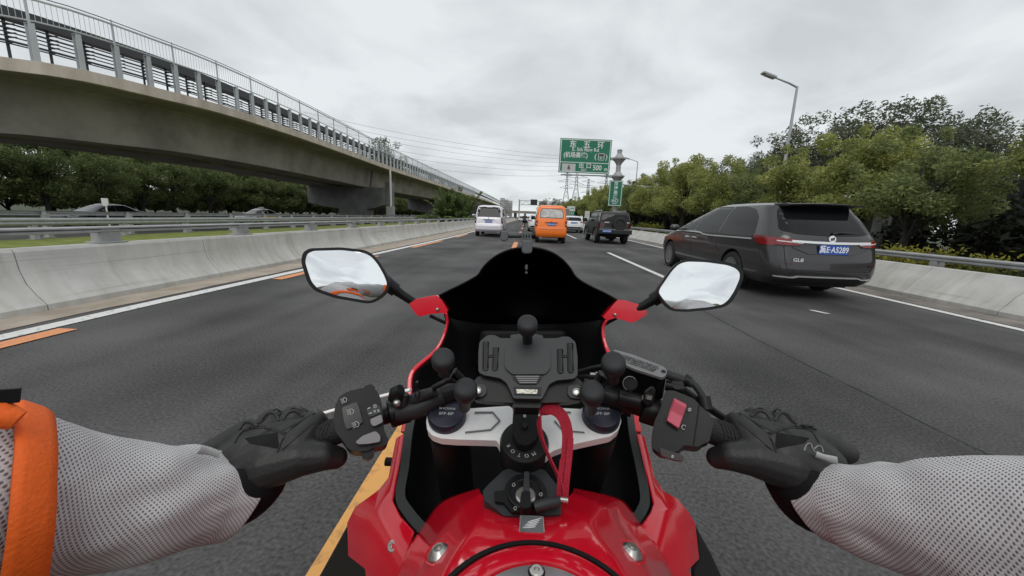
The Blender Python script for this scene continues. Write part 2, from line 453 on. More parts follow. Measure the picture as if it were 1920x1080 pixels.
_pts = [Vector(p) for p in spline(_ctrl, 420)]
_L = [0.0]
for a, c in zip(_pts[:-1], _pts[1:]): _L.append(_L[-1] + (c - a).length)
def along(s):
    """point, forward and left direction of the deck edge at arc length s"""
    s = min(max(s, 0), _L[-1] - .01)
    i = int(np.searchsorted(_L, s)) - 1; i = max(i, 0)
    t = (s - _L[i]) / (_L[i + 1] - _L[i]); p = _pts[i].lerp(_pts[i + 1], t)
    d = _pts[min(i + 4, len(_pts) - 1)] - _pts[max(i - 4, 0)]; d.normalize()
    return p, d, Vector((-1, 0, 0))        # the deck is square to the road
def s_at_y(y): return float(np.interp(y, [p.y for p in _pts], _L))
OV = thing('railway_viaduct', 'long grey elevated viaduct with white picket railing running along the left side of the road', 'viaduct', (-18, 30, 0))
SMAX = s_at_y(255)
ss = list(np.concatenate([np.arange(0, 40, 1.0), np.arange(40, 100, 2.5), np.arange(100, SMAX, 8)]))
def sweep(sec, s_list, b):
    """sec: list of (left, up) offsets from deck-edge bottom"""
    rings = []
    for s in s_list:
        p, d, lf = along(s); rings.append([p + lf * a + Vector((0, 0, z)) for a, z in sec])
    b.rings(rings)
def build_sweep(name, sec, m, s_list=ss, bevel=0, smooth=30):
    b = MB(); sweep(sec, s_list, b); return b.build(name, m, OV, smooth=smooth, world=True)
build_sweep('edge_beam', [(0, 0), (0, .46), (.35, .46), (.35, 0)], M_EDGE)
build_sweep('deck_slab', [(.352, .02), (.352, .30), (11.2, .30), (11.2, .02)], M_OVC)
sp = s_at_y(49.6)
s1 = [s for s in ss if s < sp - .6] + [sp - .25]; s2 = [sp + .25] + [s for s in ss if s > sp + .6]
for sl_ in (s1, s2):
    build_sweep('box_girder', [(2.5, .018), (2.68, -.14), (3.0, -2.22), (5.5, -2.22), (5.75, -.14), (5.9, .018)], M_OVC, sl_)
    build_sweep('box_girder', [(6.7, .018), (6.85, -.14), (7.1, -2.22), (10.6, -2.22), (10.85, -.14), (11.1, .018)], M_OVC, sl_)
p, d, lf = along(sp)
# pier: hammerhead crosshead on a column
b = MB(); M3 = Matrix((d, lf, Vector((0, 0, 1)))).transposed()
o0 = p + Vector((0, 0, -2.23)); zt = o0.z
def pp(l, f, z): q = p + lf * l + d * f; return Vector((q.x, q.y, z))
outl = [(.75, zt), (10.8, zt), (10.8, zt - 2.15), (8.6, zt - 2.6), (6.8, zt - 2.78), (6.8, -.05), (3.1, -.05), (3.1, zt - 2.78), (2.0, zt - 2.55), (.75, zt - 2.15)]
b.prism([pp(l, -1.1, z) for l, z in outl], d * 2.2)
pr = b.build('pier', M_PIER, OV, bevel=.05, world=True)
b = MB(); q = pp(.40, 0, 0)
b.box((q.x, q.y, zt - .72), (1.3, .68, 3.0), M3); b.build('end_pilaster', M_PIER, OV, world=True, bevel=.02)
b = MB(); q = pp(-.05, -.95, 0); b.tube([(q.x, q.y, p.z - .02), (q.x, q.y, .3)], .13, 10)
b.build('drain_pipe', M_WHITE, OV, world=True, smooth=50)
b = MB(); q = pp(.1, -.75, 0); b.box((q.x, q.y, 1.2), (.9, .7, 1.5)); b.build('meter_cabinet', M_GALV, OV, world=True, bevel=.03)
for y in (88, 128, 170, 212):
    p2, d2, lf2 = along(s_at_y(y)); b = MB(); z2 = p2.z - 2.23
    def p3(l, f, z): q = p2 + lf2 * l + d2 * f; return Vector((q.x, q.y, z))
    b.prism([p3(l, -1.0, z2 - zt + z if z > 0 else z) for l, z in outl], d2 * 2.0); b.build('pier', M_PIER, OV, world=True)
# posts carrying the picket railing
sp0 = s_at_y(12.31 + 3.05); STEP = 1.27
def hpost(s, h):
    p, d, lf = along(s); b = MB(); M3 = Matrix((lf, d, Vector((0, 0, 1)))).transposed(); c = p + lf * .17
    for f in (-1, 1): b.box(c + lf * .075 * f + Vector((0, 0, .462 + h / 2)), (.014, .17, h), M3)
    b.box(c + Vector((0, 0, .462 + h / 2)), (.135, .012, h), M3)
    b.box(c + Vector((0, 0, .472)), (.24, .26, .018), M3)
    b.box(c + Vector((0, 0, .462 + h + .008)), (.17, .18, .014), M3)
    return b.build('post', M_POST, OV, world=True)
PH = 1.36
k = -4; posts = []
while sp0 + k * STEP < s_at_y(118): posts.append(sp0 + k * STEP); k += 1
posts = posts[:92]
for s in posts: hpost(s, PH)
def rail_line(name, l, z, r, m, n=6, s_list=None, sq=False):
    b = MB(); path = []
    for s in (s_list or [s for s in ss]):
        p, d, lf = along(s); path.append(p + lf * l + Vector((0, 0, z)))
    b.tube(path, r, n); return b.build(name, m, OV, world=True, smooth=60)
zb = .462 + PH + .10; zt2 = zb + .78
rail_line('bottom_rail', .17, zb, .032, M_STEELG)
rail_line('top_rail', .17, zt2, .042, M_STEELG)
rail_line('hand_line', .17, zt2 + .13, .018, M_DARKST)
b = MB(); s = 0; kk = 0
pk = MB()
while s < s_at_y(75):
    p, d, lf = along(s); c = p + lf * .17
    pk.tube([c + Vector((0, 0, zb)), c + Vector((0, 0, zt2))], .0105, 4, cap=False); s += .158
pk.build('picket_panel', M_STEELG, OV, world=True)
pk = MB(); s = s_at_y(75)
while s < SMAX:
    p, d, lf = along(s); c = p + lf * .17
    pk.tube([c + Vector((0, 0, zb)), c + Vector((0, 0, zt2))], .026, 4, cap=False); s += .5
pk.build('picket_panel', M_STEELG, OV, world=True)
for s in posts[::2]:
    p, d, lf = along(s); b = MB(); c = p + lf * .17; M3 = Matrix((lf, d, Vector((0, 0, 1)))).transposed()
    b.box(c + Vector((0, 0, .462 + PH + .45)), (.05, .06, .9), M3); b.box(c + Vector((0, 0, zt2 + .09)), (.03, .035, .18), M3)
    b.box(c - lf * -.0 + Vector((0, 0, zt2 - .0)), (.09, .14, .06), M3)
    b.build('railing_upright', M_STEELG, OV, world=True)
# far side of the deck: dark walkway fascia and cable trays on brackets
farl = 3.0
build_sweep('walkway_fascia', [(farl, 2.36), (farl, 2.84), (farl + .5, 2.84), (farl + .5, 2.36)], M_DARKST)
for z, r in ((2.20, .035), (2.02, .045), (1.86, .03), (1.70, .03), (1.52, .05), (1.42, .03)):
    rail_line('cable_tray', farl + .1, z, r, M_DARKST, 5, [s for s in ss if s < s_at_y(200)])
s = sp0 - 3 * STEP
while s < s_at_y(110):
    b = MB()
    p, d, lf = along(s); c = p + lf * (farl + .25); M3 = Matrix((lf, d, Vector((0, 0, 1)))).transposed()
    b.box(c + Vector((0, 0, 1.4)), (.06, .07, 1.9), M3)
    for z in (2.16, 1.98, 1.82, 1.66, 1.47): b.box(c + lf * -.2 + Vector((0, 0, z)), (.5, .05, .05), M3)
    s += STEP
    b.build('tray_bracket', M_DARKST, OV, world=True)

# ================================================================== SIGNS
M_SGREEN = mat('sign green', (.005, .155, .088), .45, var=.06, scale=1.5)
M_SWHITE = mat('sign white', (.62, .66, .64), .5)
M_SGREY = mat('sign grey panel', (.46, .47, .47), .5)
M_BLACK = mat('sign black', (.02, .02, .022), .6)
M_SRED = mat('sign maroon', (.10, .02, .03), .6)
M_POLE = mat('zinc column', (.34, .345, .345), .5, metal=.3, var=.1, scale=2)
YS = 34.0
def sgn_pt(x, y, Y=YS): return gy(x, y, Y)
tl, tr, br, bl = [sgn_pt(*q) for q in ((1051, 258), (1147, 263), (1143, 328), (1047, 322))]
ex = ((tr - tl) + (br - bl)).normalized(); ey = ((tl - bl) + (tr - br)).normalized()
cen = (tl + tr + br + bl) / 4; SW = ((tr - tl).length + (br - bl).length) / 2; SH = ((tl - bl).length + (tr - br).length) / 2
FR = frame(cen, (1, 0, -.012), (0, 0, 1))
T1 = thing('road_sign', 'large green overhead exit sign with white Chinese lettering on a cantilever column', 'road sign', tuple(cen))
def face_poly(name, pts, m, z, parent, Fm, th=.012):
    b = MB(); a = [Fm @ Vector((x, y, z)) for x, y in pts]; b.prism(a, (Fm.to_3x3() @ Vector((0, 0, th))))
    return b.build(name, m, parent, world=True)
def rect(x0, y0, x1, y1): return [(x0, y0), (x1, y0), (x1, y1), (x0, y1)]
def ringrect(name, x0, y0, x1, y1, t, m, z, parent, Fm, th=.006):
    b = MB(); n = (Fm.to_3x3() @ Vector((0, 0, th)))
    for r in (rect(x0, y1 - t, x1, y1), rect(x0, y0, x1, y0 + t), rect(x0, y0 + t, x0 + t, y1 - t), rect(x1 - t, y0 + t, x1, y1 - t)):
        b.prism([Fm @ Vector((x, y, z)) for x, y in r], n)
    return b.build(name, m, parent, world=True)
def stext(txt, size, x, y, parent, Fm, m=None, sx=1.0, bold=.0, z=.03, name='lettering'):
    o = text_obj(name, txt, size, m or M_SWHITE, parent, Fm @ Matrix.Translation((x, y, z)), sx, bold)
    o.location = -Vector(parent.location); return o
a, c = SW / 2, SH / 2
face_poly('panel', rect(-a, -c, a, c), M_SGREEN, 0, T1, FR, -.05)
face_poly('face', rect(-a + .02, -c + .02, a - .02, c - .02), M_SGREEN, .003, T1, FR, .01)
ringrect('border', -a + .06, -c + .06, a - .06, c - .06, .07, M_SWHITE, .016, T1, FR)
face_poly('divider', rect(-a + .13, -.20 * SH, a - .13, -.20 * SH + .06), M_SWHITE, .016, T1, FR, .006)
for i, ch in enumerate('东五环'): stext(ch, .62, (-.25 + .27 * i) * SW - .0, .325 * SH, T1, FR, bold=.014)
stext('E. 5th Ring Rd', .40, 0.0, .185 * SH, T1, FR, bold=.008)
stext('(机场高速)', .50, -.185 * SW, .015 * SH, T1, FR, bold=.012, sx=.90)
stext('(', .56, .20 * SW, .0, T1, FR, bold=.01); stext(')', .56, .42 * SW, .0, T1, FR, bold=.01)
face_poly('route_shield', round_poly(rect(.255 * SW, -.10 * SH, .375 * SW, .10 * SH), .08), M_SWHITE, .016, T1, FR, .004)
face_poly('route_shield', round_poly(rect(.265 * SW, .02 * SH, .365 * SW, .085 * SH), .03), M_SRED, .021, T1, FR, .004)
face_poly('route_shield', rect(.265 * SW, -.085 * SH, .365 * SW, .015 * SH), M_SGREEN, .021, T1, FR, .004)
stext('S1', .26, .315 * SW, -.035 * SH, T1, FR, bold=.008, z=.036)
face_poly('exit_number_panel', rect(-.435 * SW, -.465 * SH, -.17 * SW, -.235 * SH), M_SGREY, .016, T1, FR, .005)
stext('6', .52, -.30 * SW, -.35 * SH, T1, FR, M_BLACK, bold=.012)
stext('出', .46, -.06 * SW, -.285 * SH, T1, FR, bold=.01); stext('口', .46, .085 * SW, -.285 * SH, T1, FR, bold=.01)
stext('EXIT', .26, .0 * SW, -.405 * SH, T1, FR, bold=.006)
stext('500', .60, .255 * SW, -.33 * SH, T1, FR, bold=.014, sx=.85); stext('m', .44, .425 * SW, -.355 * SH, T1, FR, bold=.01, sx=.9)
# column with two flared brackets
xc = gy(1161, 300, YS + .25).x
T2 = thing('sign_column', 'grey steel column with two flared arms holding the large green exit sign', 'sign column', (xc, YS + .3, 0))
zt_ = gy(1163, 283, YS + .3).z; zA = gy(1163, 298, YS + .3).z; zB = gy(1160, 331, YS + .3).z
b = MB(); b.lathe([(.24, 0), (.23, 2), (.20, zt_)], 16, (xc, YS + .3, 0)); b.lathe([(.23, 0), (.23, .06), (.12, .14)], 12, (xc, YS + .3, zt_)); b.build('column', M_POLE, T2, smooth=40, world=True)
for z in (zA, zB):
    b = MB(); b.lathe([(.20, -.55), (.26, -.40), (.50, -.10), (.58, -.04), (.58, .06), (.44, .10), (.22, .40)], 18, (xc, YS + .3, z)); b.build('flange', M_POLE, T2, smooth=30, world=True)
    b = MB(); b.rings([[Vector((xc - .3, YS + .3 + y, z + q)) for y, q in ((-.14, -.16), (.14, -.16), (.14, .12), (-.14, .12))], [Vector((cen.x + a - .3, YS + .3 + y, z + q)) for y, q in ((-.07, -.06), (.07, -.06), (.07, .05), (-.07, .05))]])
    b.box((cen.x, YS + .2, z), (SW * .9, .1, .1)); b.build('arm', M_POLE, T2, world=True)
tl, tr, br, bl = [gy(*q, YS - .2) for q in ((1143, 338), (1168, 338.5), (1165, 387), (1140, 386))]
cen2 = (tl + tr + br + bl) / 4; w2 = (tr - tl).length; h2 = (tl - bl).length
T3 = thing('road_sign', 'tall narrow green sign with vertical white characters below the large exit sign', 'road sign', tuple(cen2))
FR2 = frame(cen2, (1, 0, 0), (0, 0, 1))
face_poly('panel', rect(-w2 / 2, -h2 / 2, w2 / 2, h2 / 2), M_SGREEN, 0, T3, FR2, -.05)
ringrect('border', -w2 / 2 + .03, -h2 / 2 + .03, w2 / 2 - .03, h2 / 2 - .03, .055, M_SWHITE, .004, T3, FR2)
for i, ch in enumerate('京津高速'): stext(ch, .36, 0, (.36 - .165 * i) * h2, T3, FR2, bold=.008, z=.012)
stext('出口', .31, 0, -.30 * h2, T3, FR2, bold=.008, z=.012); face_poly('arrow', rect(-.16 * w2, -.415 * h2, .16 * w2, -.39 * h2), M_SWHITE, .004, T3, FR2, .005)
b = MB(); b.box(Vector((cen2.x, YS - .03, cen2.z)), (.12, .12, h2 * .9)); b.box(Vector((xc, YS + .02, cen2.z)), (.5, .12, .16)); b.build('bracket', M_POLE, T3, world=True)
# small signs further on
def small_sign(name, label, x0, y0, x1, y1, Y, fn):
    p0, p1 = gy(x0, y1, Y), gy(x1, y0, Y); c = (p0 + p1) / 2; t = thing(name, label, 'road sign', (c.x, Y, 0))
    Fm = frame((c.x, Y, c.z), (1, 0, 0), (0, 0, 1)); wd, ht = p1.x - p0.x, p1.z - p0.z
    fn(t, Fm, wd, ht)
    b = MB()
    for s in (-.3, .3): b.tube([(c.x + s * wd, Y + .12, 0), (c.x + s * wd, Y + .12, p1.z)], .06, 8)
    b.build('pole', M_POLE, t, world=True); return t
def f1(t, Fm, w_, h_):
    face_poly('panel', rect(-w_ / 2, -.02 * h_, w_ / 2, h_ / 2), M_SWHITE, 0, t, Fm, -.04)
    face_poly('lower_panel', rect(-w_ / 2, -h_ / 2, w_ / 2, -.03 * h_), M_SGREEN, .0, t, Fm, -.04)
    stext('下一出口', w_ * .21, 0, .25 * h_, t, Fm, M_BLACK, bold=.01, z=.01); stext('入口', w_ * .36, 0, -.26 * h_, t, Fm, bold=.02, z=.01)
small_sign('road_sign', 'white and green entrance sign standing behind the white sport utility car', 1063, 387, 1078.5, 404, 62, f1)
def f2(t, Fm, w_, h_):
    face_poly('panel', rect(-w_ / 2, -h_ / 2, w_ / 2, h_ / 2), M_SWHITE, 0, t, Fm, -.04)
    for i in range(3): face_poly('text_line', rect(-.4 * w_, (.26 - .2 * i) * h_, .4 * w_, (.34 - .2 * i) * h_), M_STEELG, .002, t, Fm, .004)
small_sign('road_sign', 'small plain white board between the white car and the black off-roader', 1096, 396, 1106, 411, 50, f2)
# white delineator on the left
t = thing('marker_sign', 'small white shield shaped marker on a thin leaning pole beyond the left guardrail', 'marker sign', (gy(200, 410, 16.4).x, 16.4, 0))
a1, a2 = gy(203, 412, 16.4), gy(198.5, 384, 16.4)
b = MB(); b.tube([(a1.x + .03, 16.4, -.0), a1, a2], .03, 8); b.build('pole', M_WHITE, t, world=True)
c = gy(198.5, 379, 16.4); b = MB(); b.prism([c + Vector((x, -.05, z)) for x, z in ((-.15, .17), (.15, .17), (.15, -.06), (.09, -.17), (-.09, -.17), (-.15, -.06))], (0, .03, 0)); b.build('plate', M_WHITE, t, world=True)

# ================================================================== LAMPS, CAMERA ARM, GANTRY
M_LAMP = mat('lamp grey', (.40, .41, .42), .45, metal=.2)
M_GLASSW = mat('lamp glass', (.55, .56, .56), .2)
def street_lamp(label, x, Y, ztop, arm, rise, r=.10, group=None):
    t = thing('street_lamp', label, 'street lamp', (x, Y, 0), group=group)
    b = MB(); b.lathe([(r * 1.6, 0), (r * 1.6, .4), (r, .45), (r * .55, ztop)], 12, (x, Y, 0)); b.build('pole', M_LAMP, t, smooth=50, world=True)
    b = MB(); b.tube([(x, Y, ztop - .05), (x + arm * .35, Y, ztop + rise * .35), (x + arm, Y, ztop + rise)], [r * .5, r * .45, r * .35], 8); b.build('arm', M_LAMP, t, smooth=50, world=True)
    dv_ = Vector((arm, 0, rise)).normalized(); c = Vector((x + arm, Y, ztop + rise)) + dv_ * .35 * (1 if r > .08 else 1)
    b = MB(); M3 = Matrix((dv_, Vector((0, 1, 0)), dv_.cross(Vector((0, 1, 0))))).transposed()
    b.box(c, (.85, .34, .13), M3); b.build('lamp_head', M_LAMP, t, bevel=.04, world=True)
    b = MB(); b.box(c + M3 @ Vector((.05, 0, -.07)) * (1 if (M3 @ Vector((0, 0, 1))).z > 0 else -1), (.6, .26, .03), M3); b.build('diffuser', M_GLASSW, t, world=True)
    return t
q = gy(1495, 162, 24); q2 = gy(1452, 145, 24)
street_lamp('tall street lamp rising above the trees right of the dark grey people carrier', q.x, 24, q.z, q2.x - q.x, q2.z - q.z, .12)
q = gy(1196, 303, 62); q2 = gy(1180, 298, 62)
street_lamp('distant street lamp just right of the large green exit sign', q.x, 62, q.z, q2.x - q.x, q2.z - q.z, .12)
p0, p1 = gy(1165, 346, 41), gy(1356, 363, 41)
t = thing('camera_gantry', 'long horizontal pole carrying white traffic cameras in front of the right hand trees', 'camera gantry', (p1.x + .2, 41, 0))
b = MB(); b.tube([p0, p1], [.09, .15], 10); b.build('arm', M_LAMP, t, smooth=50, world=True)
b = MB(); b.tube([(p1.x + .1, 41, 0), (p1.x + .1, 41, p1.z + .4)], .2, 12); b.build('pole', M_LAMP, t, smooth=50, world=True)
M_CAMW = mat('camera housing white', (.72, .73, .72), .4); M_CAMB = mat('camera black', (.02, .02, .02), .4)
for xpx, big in ((1187, 0), (1232, 1), (1244, 1), (1271, 1), (1277, 1), (1302, 1), (1309, 1)):
    f = (xpx - 1165) / (1356 - 1165); c = p0.lerp(p1, f) + Vector((0, -.05, .26))
    b = MB(); b.box(c, (.22, .5, .2)); b.box(c + Vector((0, -.1, .13)), (.26, .6, .03)); b.tube([c - Vector((0, -.05, .28)), c], .035, 6)
    if big: b.box(c + Vector((.14, .05, -.02)), (.1, .3, .14))
    o = b.build('camera', M_CAMW if big else M_CAMB, t, world=True, bevel=.02)
# overhead gantry with message board
Y = 120; xl, xr = gy(973.5, 390, Y).x, gy(1047, 390, Y).x; zt, zb_ = gy(990, 376.5, Y).z, gy(990, 384, Y).z
t = thing('overhead_gantry', 'thin lattice gantry spanning the road far ahead with a black message board', 'gantry', (xl, Y, 0))
for x in (xl, xr + 4):
    b = MB(); b.tube([(x, Y, 0), (x, Y, zt + .3)], .22, 8); b.build('leg', M_LAMP, t, world=True)
b = MB()
for dy in (-.5, .5):
    for z in (zt, zb_): b.tube([(xl, Y + dy, z), (xr + 4, Y + dy, z)], .07, 5)
    n = 16
    for i in range(n): xa, xb_ = xl + (xr + 4 - xl) * i / n, xl + (xr + 4 - xl) * (i + 1) / n; b.tube([(xa, Y + dy, zb_ if i % 2 else zt), (xb_, Y + dy, zt if i % 2 else zb_)], .04, 4)
b.build('truss', M_LAMP, t, world=True)
c0, c1 = gy(994.5, 384.5, Y), gy(1007.5, 374.5, Y); b = MB(); b.box(((c0.x + c1.x) / 2, Y - .9, (c0.z + c1.z) / 2), (c1.x - c0.x, .5, c1.z - c0.z)); b.build('message_board', M_BLACK, t, world=True, bevel=.03)
# distant road bridge crossing the carriageway
t = thing('road_bridge', 'low concrete bridge crossing over the carriageway in the far distance', 'bridge', (0, 260, 0))
zt, zb_ = gy(960, 395, 260).z, gy(960, 399.5, 260).z
b = MB(); b.box((-12, 260, (zt + zb_) / 2), (120, 9, zt - zb_)); b.build('deck', M_OVC, t, world=True)
for x in (-30, -8, 12, 34): b = MB(); b.box((x, 260, zb_ / 2 - .3), (2, 3, zb_ + .5)); b.build('pier', M_PIER, t, world=True)
# ================================================================== VEGETATION
def leafmat(name, c1, c2, c3, scale=1.2):
    m = bpy.data.materials.new(name); m.use_nodes = True; t = m.node_tree; b = t.nodes['Principled BSDF']; L = t.links.new; g = t.nodes.new
    tcn = g('ShaderNodeTexCoord'); oi = g('ShaderNodeObjectInfo')
    ad = g('ShaderNodeVectorMath'); ad.operation = 'ADD'; L(tcn.outputs['Object'], ad.inputs[0]); L(oi.outputs['Location'], ad.inputs[1])
    n1 = g('ShaderNodeTexNoise'); n1.inputs['Scale'].default_value = scale; n1.inputs['Detail'].default_value = 3; L(ad.outputs[0], n1.inputs['Vector'])
    n2 = g('ShaderNodeTexNoise'); n2.inputs['Scale'].default_value = 14; L(ad.outputs[0], n2.inputs['Vector'])
    ma = g('ShaderNodeMath'); ma.operation = 'MULTIPLY_ADD'; L(n2.outputs[0], ma.inputs[0]); ma.inputs[1].default_value = .45; L(n1.outputs[0], ma.inputs[2])
    ro = g('ShaderNodeMath'); ro.operation = 'MULTIPLY_ADD'; L(oi.outputs['Random'], ro.inputs[0]); ro.inputs[1].default_value = .16; L(ma.outputs[0], ro.inputs[2])
    rp = g('ShaderNodeValToRGB'); L(ro.outputs[0], rp.inputs[0])
    e = rp.color_ramp.elements; e[0].position = .60; e[0].color = (*c1, 1); e[1].position = 1.0; e[1].color = (*c3, 1)
    x = e.new(.80); x.color = (*c2, 1)
    L(rp.outputs[0], b.inputs['Base Color']); b.inputs['Roughness'].default_value = .6; b.inputs['Specular IOR Level'].default_value = .25
    tr = g('ShaderNodeBsdfTranslucent'); L(rp.outputs[0], tr.inputs['Color'])
    mx = g('ShaderNodeMixShader'); mx.inputs[0].default_value = .38; L(b.outputs[0], mx.inputs[1]); L(tr.outputs[0], mx.inputs[2])
    L(mx.outputs[0], t.nodes['Material Output'].inputs[0]); return m
M_LEAFY = leafmat('yellow green leaves', (.18, .21, .07), (.31, .34, .11), (.48, .49, .17))
M_LEAFG = leafmat('green leaves', (.13, .16, .07), (.22, .26, .10), (.35, .38, .15))
M_LEAFD = leafmat('dark leaves', (.085, .095, .065), (.14, .155, .10), (.21, .225, .145))
M_BARK = mat('bark', (.030, .026, .021), .95, var=.3, scale=6, bump=.5)
def leaf_cloud(b, blobs, n, size, rg, shell=.55, droop=0.0):
    tot = sum(r[0] * r[1] * r[2] for _, r in blobs) ** 1
    wts = [(r[0] * r[1] * r[2]) ** .75 for _, r in blobs]; sw = sum(wts)
    for (c, r), wt in zip(blobs, wts):
        for _ in range(int(n * wt / sw)):
            d = Vector((rg.gauss(0, 1), rg.gauss(0, 1), rg.gauss(0, 1))).normalized()
            k = shell + (1 - shell) * rg.random() if rg.random() < .8 else rg.random()
            k *= 1 + .22 * noise.noise(Vector(c) * .7 + d * 2.2)
            p = Vector(c) + Vector((d.x * r[0], d.y * r[1], d.z * r[2])) * k
            # leaf sprays: two crossed narrow quads, tilted outwards
            u = (d * .6 + Vector((rg.gauss(0, .7), rg.gauss(0, .7), rg.gauss(0, .5) - droop))).normalized()
            v = u.cross(Vector((rg.gauss(0, 1), rg.gauss(0, 1), rg.gauss(0, 1)))).normalized()
            s = size * rg.uniform(.6, 1.35); wv = v * s * .38
            b.add([p - u * s, p + wv - u * s * .1, p + u * s, p - wv], [(0, 1, 2, 3)])
def make_tree(seed, h, spread, trunk_h, leaf, m, nleaf, name='broadleaf_tree', blobs_n=13, lean=0.0):
    rg = random.Random(seed)
    root = thing(name, 'x', 'tree')
    tb = MB(); r0 = .035 * h * .5 + .05
    top = Vector((lean, 0, h * .72))
    tb.tube([(0, 0, -.1), (rg.uniform(-.1, .1), rg.uniform(-.1, .1), trunk_h * .6), top * .5, top], [r0 * 1.35, r0, r0 * .75, r0 * .2], 8)
    blobs = []
    for i in range(blobs_n):
        a = rg.random() * 6.283; q = math.sqrt(rg.random()) * spread * .66
        z = trunk_h + (h - trunk_h) * (.14 + .70 * (rg.random() ** .85) * (1 - .30 * q / spread))
        c = Vector((math.cos(a) * q + lean * .6, math.sin(a) * q, z)); rr = spread * rg.uniform(.26, .46)
        blobs.append((c, (rr, rr, rr * rg.uniform(.6, .9))))
        st = Vector((lean * .3, 0, trunk_h * rg.uniform(.7, 1.15))); md = st.lerp(c, .5) + Vector((0, 0, .1 * h * rg.random()))
        tb.tube([st, md, c], [r0 * .5, r0 * .3, r0 * .08], 5)
    for i in range(blobs_n // 2 + 3):     # small outer sprays break the outline
        a = rg.random() * 6.283; el = rg.uniform(-.2, 1.3); d = Vector((math.cos(a) * math.cos(el), math.sin(a) * math.cos(el), math.sin(el)))
        c = Vector((lean * .6, 0, trunk_h + (h - trunk_h) * .5)) + Vector((d.x * spread * .95, d.y * spread * .95, d.z * (h - trunk_h) * .46))
        rr = spread * rg.uniform(.10, .2); blobs.append((c, (rr, rr, rr)))
    tb.build('trunk', M_BARK, root, smooth=60, fix=False)
    cb = MB(); leaf_cloud(cb, blobs, nleaf, leaf, rg); cb.build('crown', m, root, fix=False)
    return root
def place(protos, spots, labels, group, counts={}):
    for i, (x, y, k, s, rz) in enumerate(spots):
        src = protos[k]
        if not src.get('used'):
            src['used'] = 1; o = src; o.location = (x, y, 0); o.rotation_euler = (0, 0, rz); o.scale = (s, s, s)
        else: o = dup(src, (x, y, 0), rz, scale=(s, s, s))
        o['label'] = labels[i] if isinstance(labels, list) else labels; o['group'] = group
        if 'used' in o and o is not src: del o['used']
rt = random.Random(3)
RP = [make_tree(11, 5.6, 2.3, 1.6, .085, M_LEAFY, 15000), make_tree(12, 6.2, 2.5, 1.7, .085, M_LEAFY, 16000), make_tree(13, 5.8, 2.4, 1.5, .085, M_LEAFG, 15000)]
BP = [make_tree(21, 9.0, 3.2, 2.6, .11, M_LEAFD, 9000, 'dark_tree'), make_tree(22, 9.6, 3.4, 2.8, .11, M_LEAFD, 9000, 'dark_tree')]
M_LEAFL = leafmat('median leaves', (.075, .10, .035), (.13, .165, .06), (.21, .235, .09))
LP = [make_tree(31, 8.0, 3.6, 1.2, .15, M_LEAFL, 12000, 'broadleaf_tree', 18), make_tree(32, 8.5, 3.8, 1.3, .15, M_LEAFL, 12000, 'broadleaf_tree', 18)]
# first row on the right: low yellow-green trees
spots = []
y = 6.0; i = 0
while y < 66:
    spots.append((11.8 + rt.uniform(-.5, .9) + .012 * y, y, (0, 1, 2, 1, 0, 2, 0)[i % 7], rt.uniform(.92, 1.08) * float(np.interp(y, [8, 12, 18, 26, 40], [.70, .76, .84, .94, 1.02])), rt.uniform(0, 6.28))); y += 2.5 + rt.uniform(-.3, .8) + .012 * y; i += 1
place(RP, spots, 'low yellow-green roadside tree in the front row behind the right guardrail', 'front row trees on the right')
spots = []
y = 66
while y < 230:
    spots.append((12.6 + rt.uniform(-.6, 1.4), y, rt.choice((0, 1, 2)), rt.uniform(1.0, 1.25), rt.uniform(0, 6.28))); y += 5.5
place(RP, spots, 'far low green tree in the right roadside row beyond the exit sign', 'far trees on the right')
# second row: taller darker trees
spots = []
for (px_, top, Y) in ((1470, 250, 27), (1530, 222, 25), (1590, 205, 24), (1650, 197, 23), (1715, 190, 22), (1780, 212, 21), (1850, 225, 19), (1915, 232, 18), (1990, 240, 18), (1350, 300, 46), (1310, 302, 47), (1270, 312, 50), (1235, 325, 56), (1395, 300, 42), (1430, 285, 36)):
    q = gy(px_, top, Y); k = len(spots) % 2; spots.append((q.x, Y, k, (q.z / (9.0, 9.6)[k]) * 1.03, rt.uniform(0, 6.28)))
place(BP, spots, 'taller dark tree with open outer twigs in the second row on the right', 'second row trees on the right')
# left row beyond the opposite road
spots = []
for j in range(48):
    y = 8 + j * 4.6 + rt.uniform(-1, 1); spots.append((-47 + rt.uniform(-1.5, 1.5), y, j % 2, rt.uniform(.75, .95), rt.uniform(0, 6.28)))
place(LP, spots, 'green tree in the front row beyond the opposite road, seen under the viaduct', 'front trees beyond the opposite road')
spots = []
for j in range(26):
    y = 10 + j * 6.2 + rt.uniform(-1, 1); spots.append((-54 + rt.uniform(-2, 2), y, j % 2, rt.uniform(1.15, 1.4), rt.uniform(0, 6.28)))
place(LP, spots, 'taller tree in the back row beyond the opposite road, seen under the viaduct', 'back trees beyond the opposite road')
spots = []
for (px_, top, Y) in ((1035, 378, 260), (1026, 372, 255), (1042, 370, 240), (1052, 374, 235), (1018, 378, 300)):
    q = gy(px_, top, Y); spots.append((q.x, Y, len(spots) % 2, q.z / 9.2, rt.uniform(0, 6.28)))
place(BP, spots, 'far dark tree above the roof of the orange van', 'far trees above the orange van')
BSH = [make_tree(51, 3.9, 2.6, .25, .17, M_LEAFL, 7000, 'large_shrub', 14), make_tree(52, 3.6, 2.8, .2, .17, M_LEAFG, 7000, 'large_shrub', 14)]
spots = []
for j in range(84):
    y = 4 + j * 2.9; spots.append((-51 + rt.uniform(-1, 1), y, j % 2, rt.uniform(.8, 1.1), rt.uniform(0, 6.28)))
place(BSH, spots, 'dense low shrub between the tree trunks beyond the opposite road', 'shrubs beyond the opposite road')
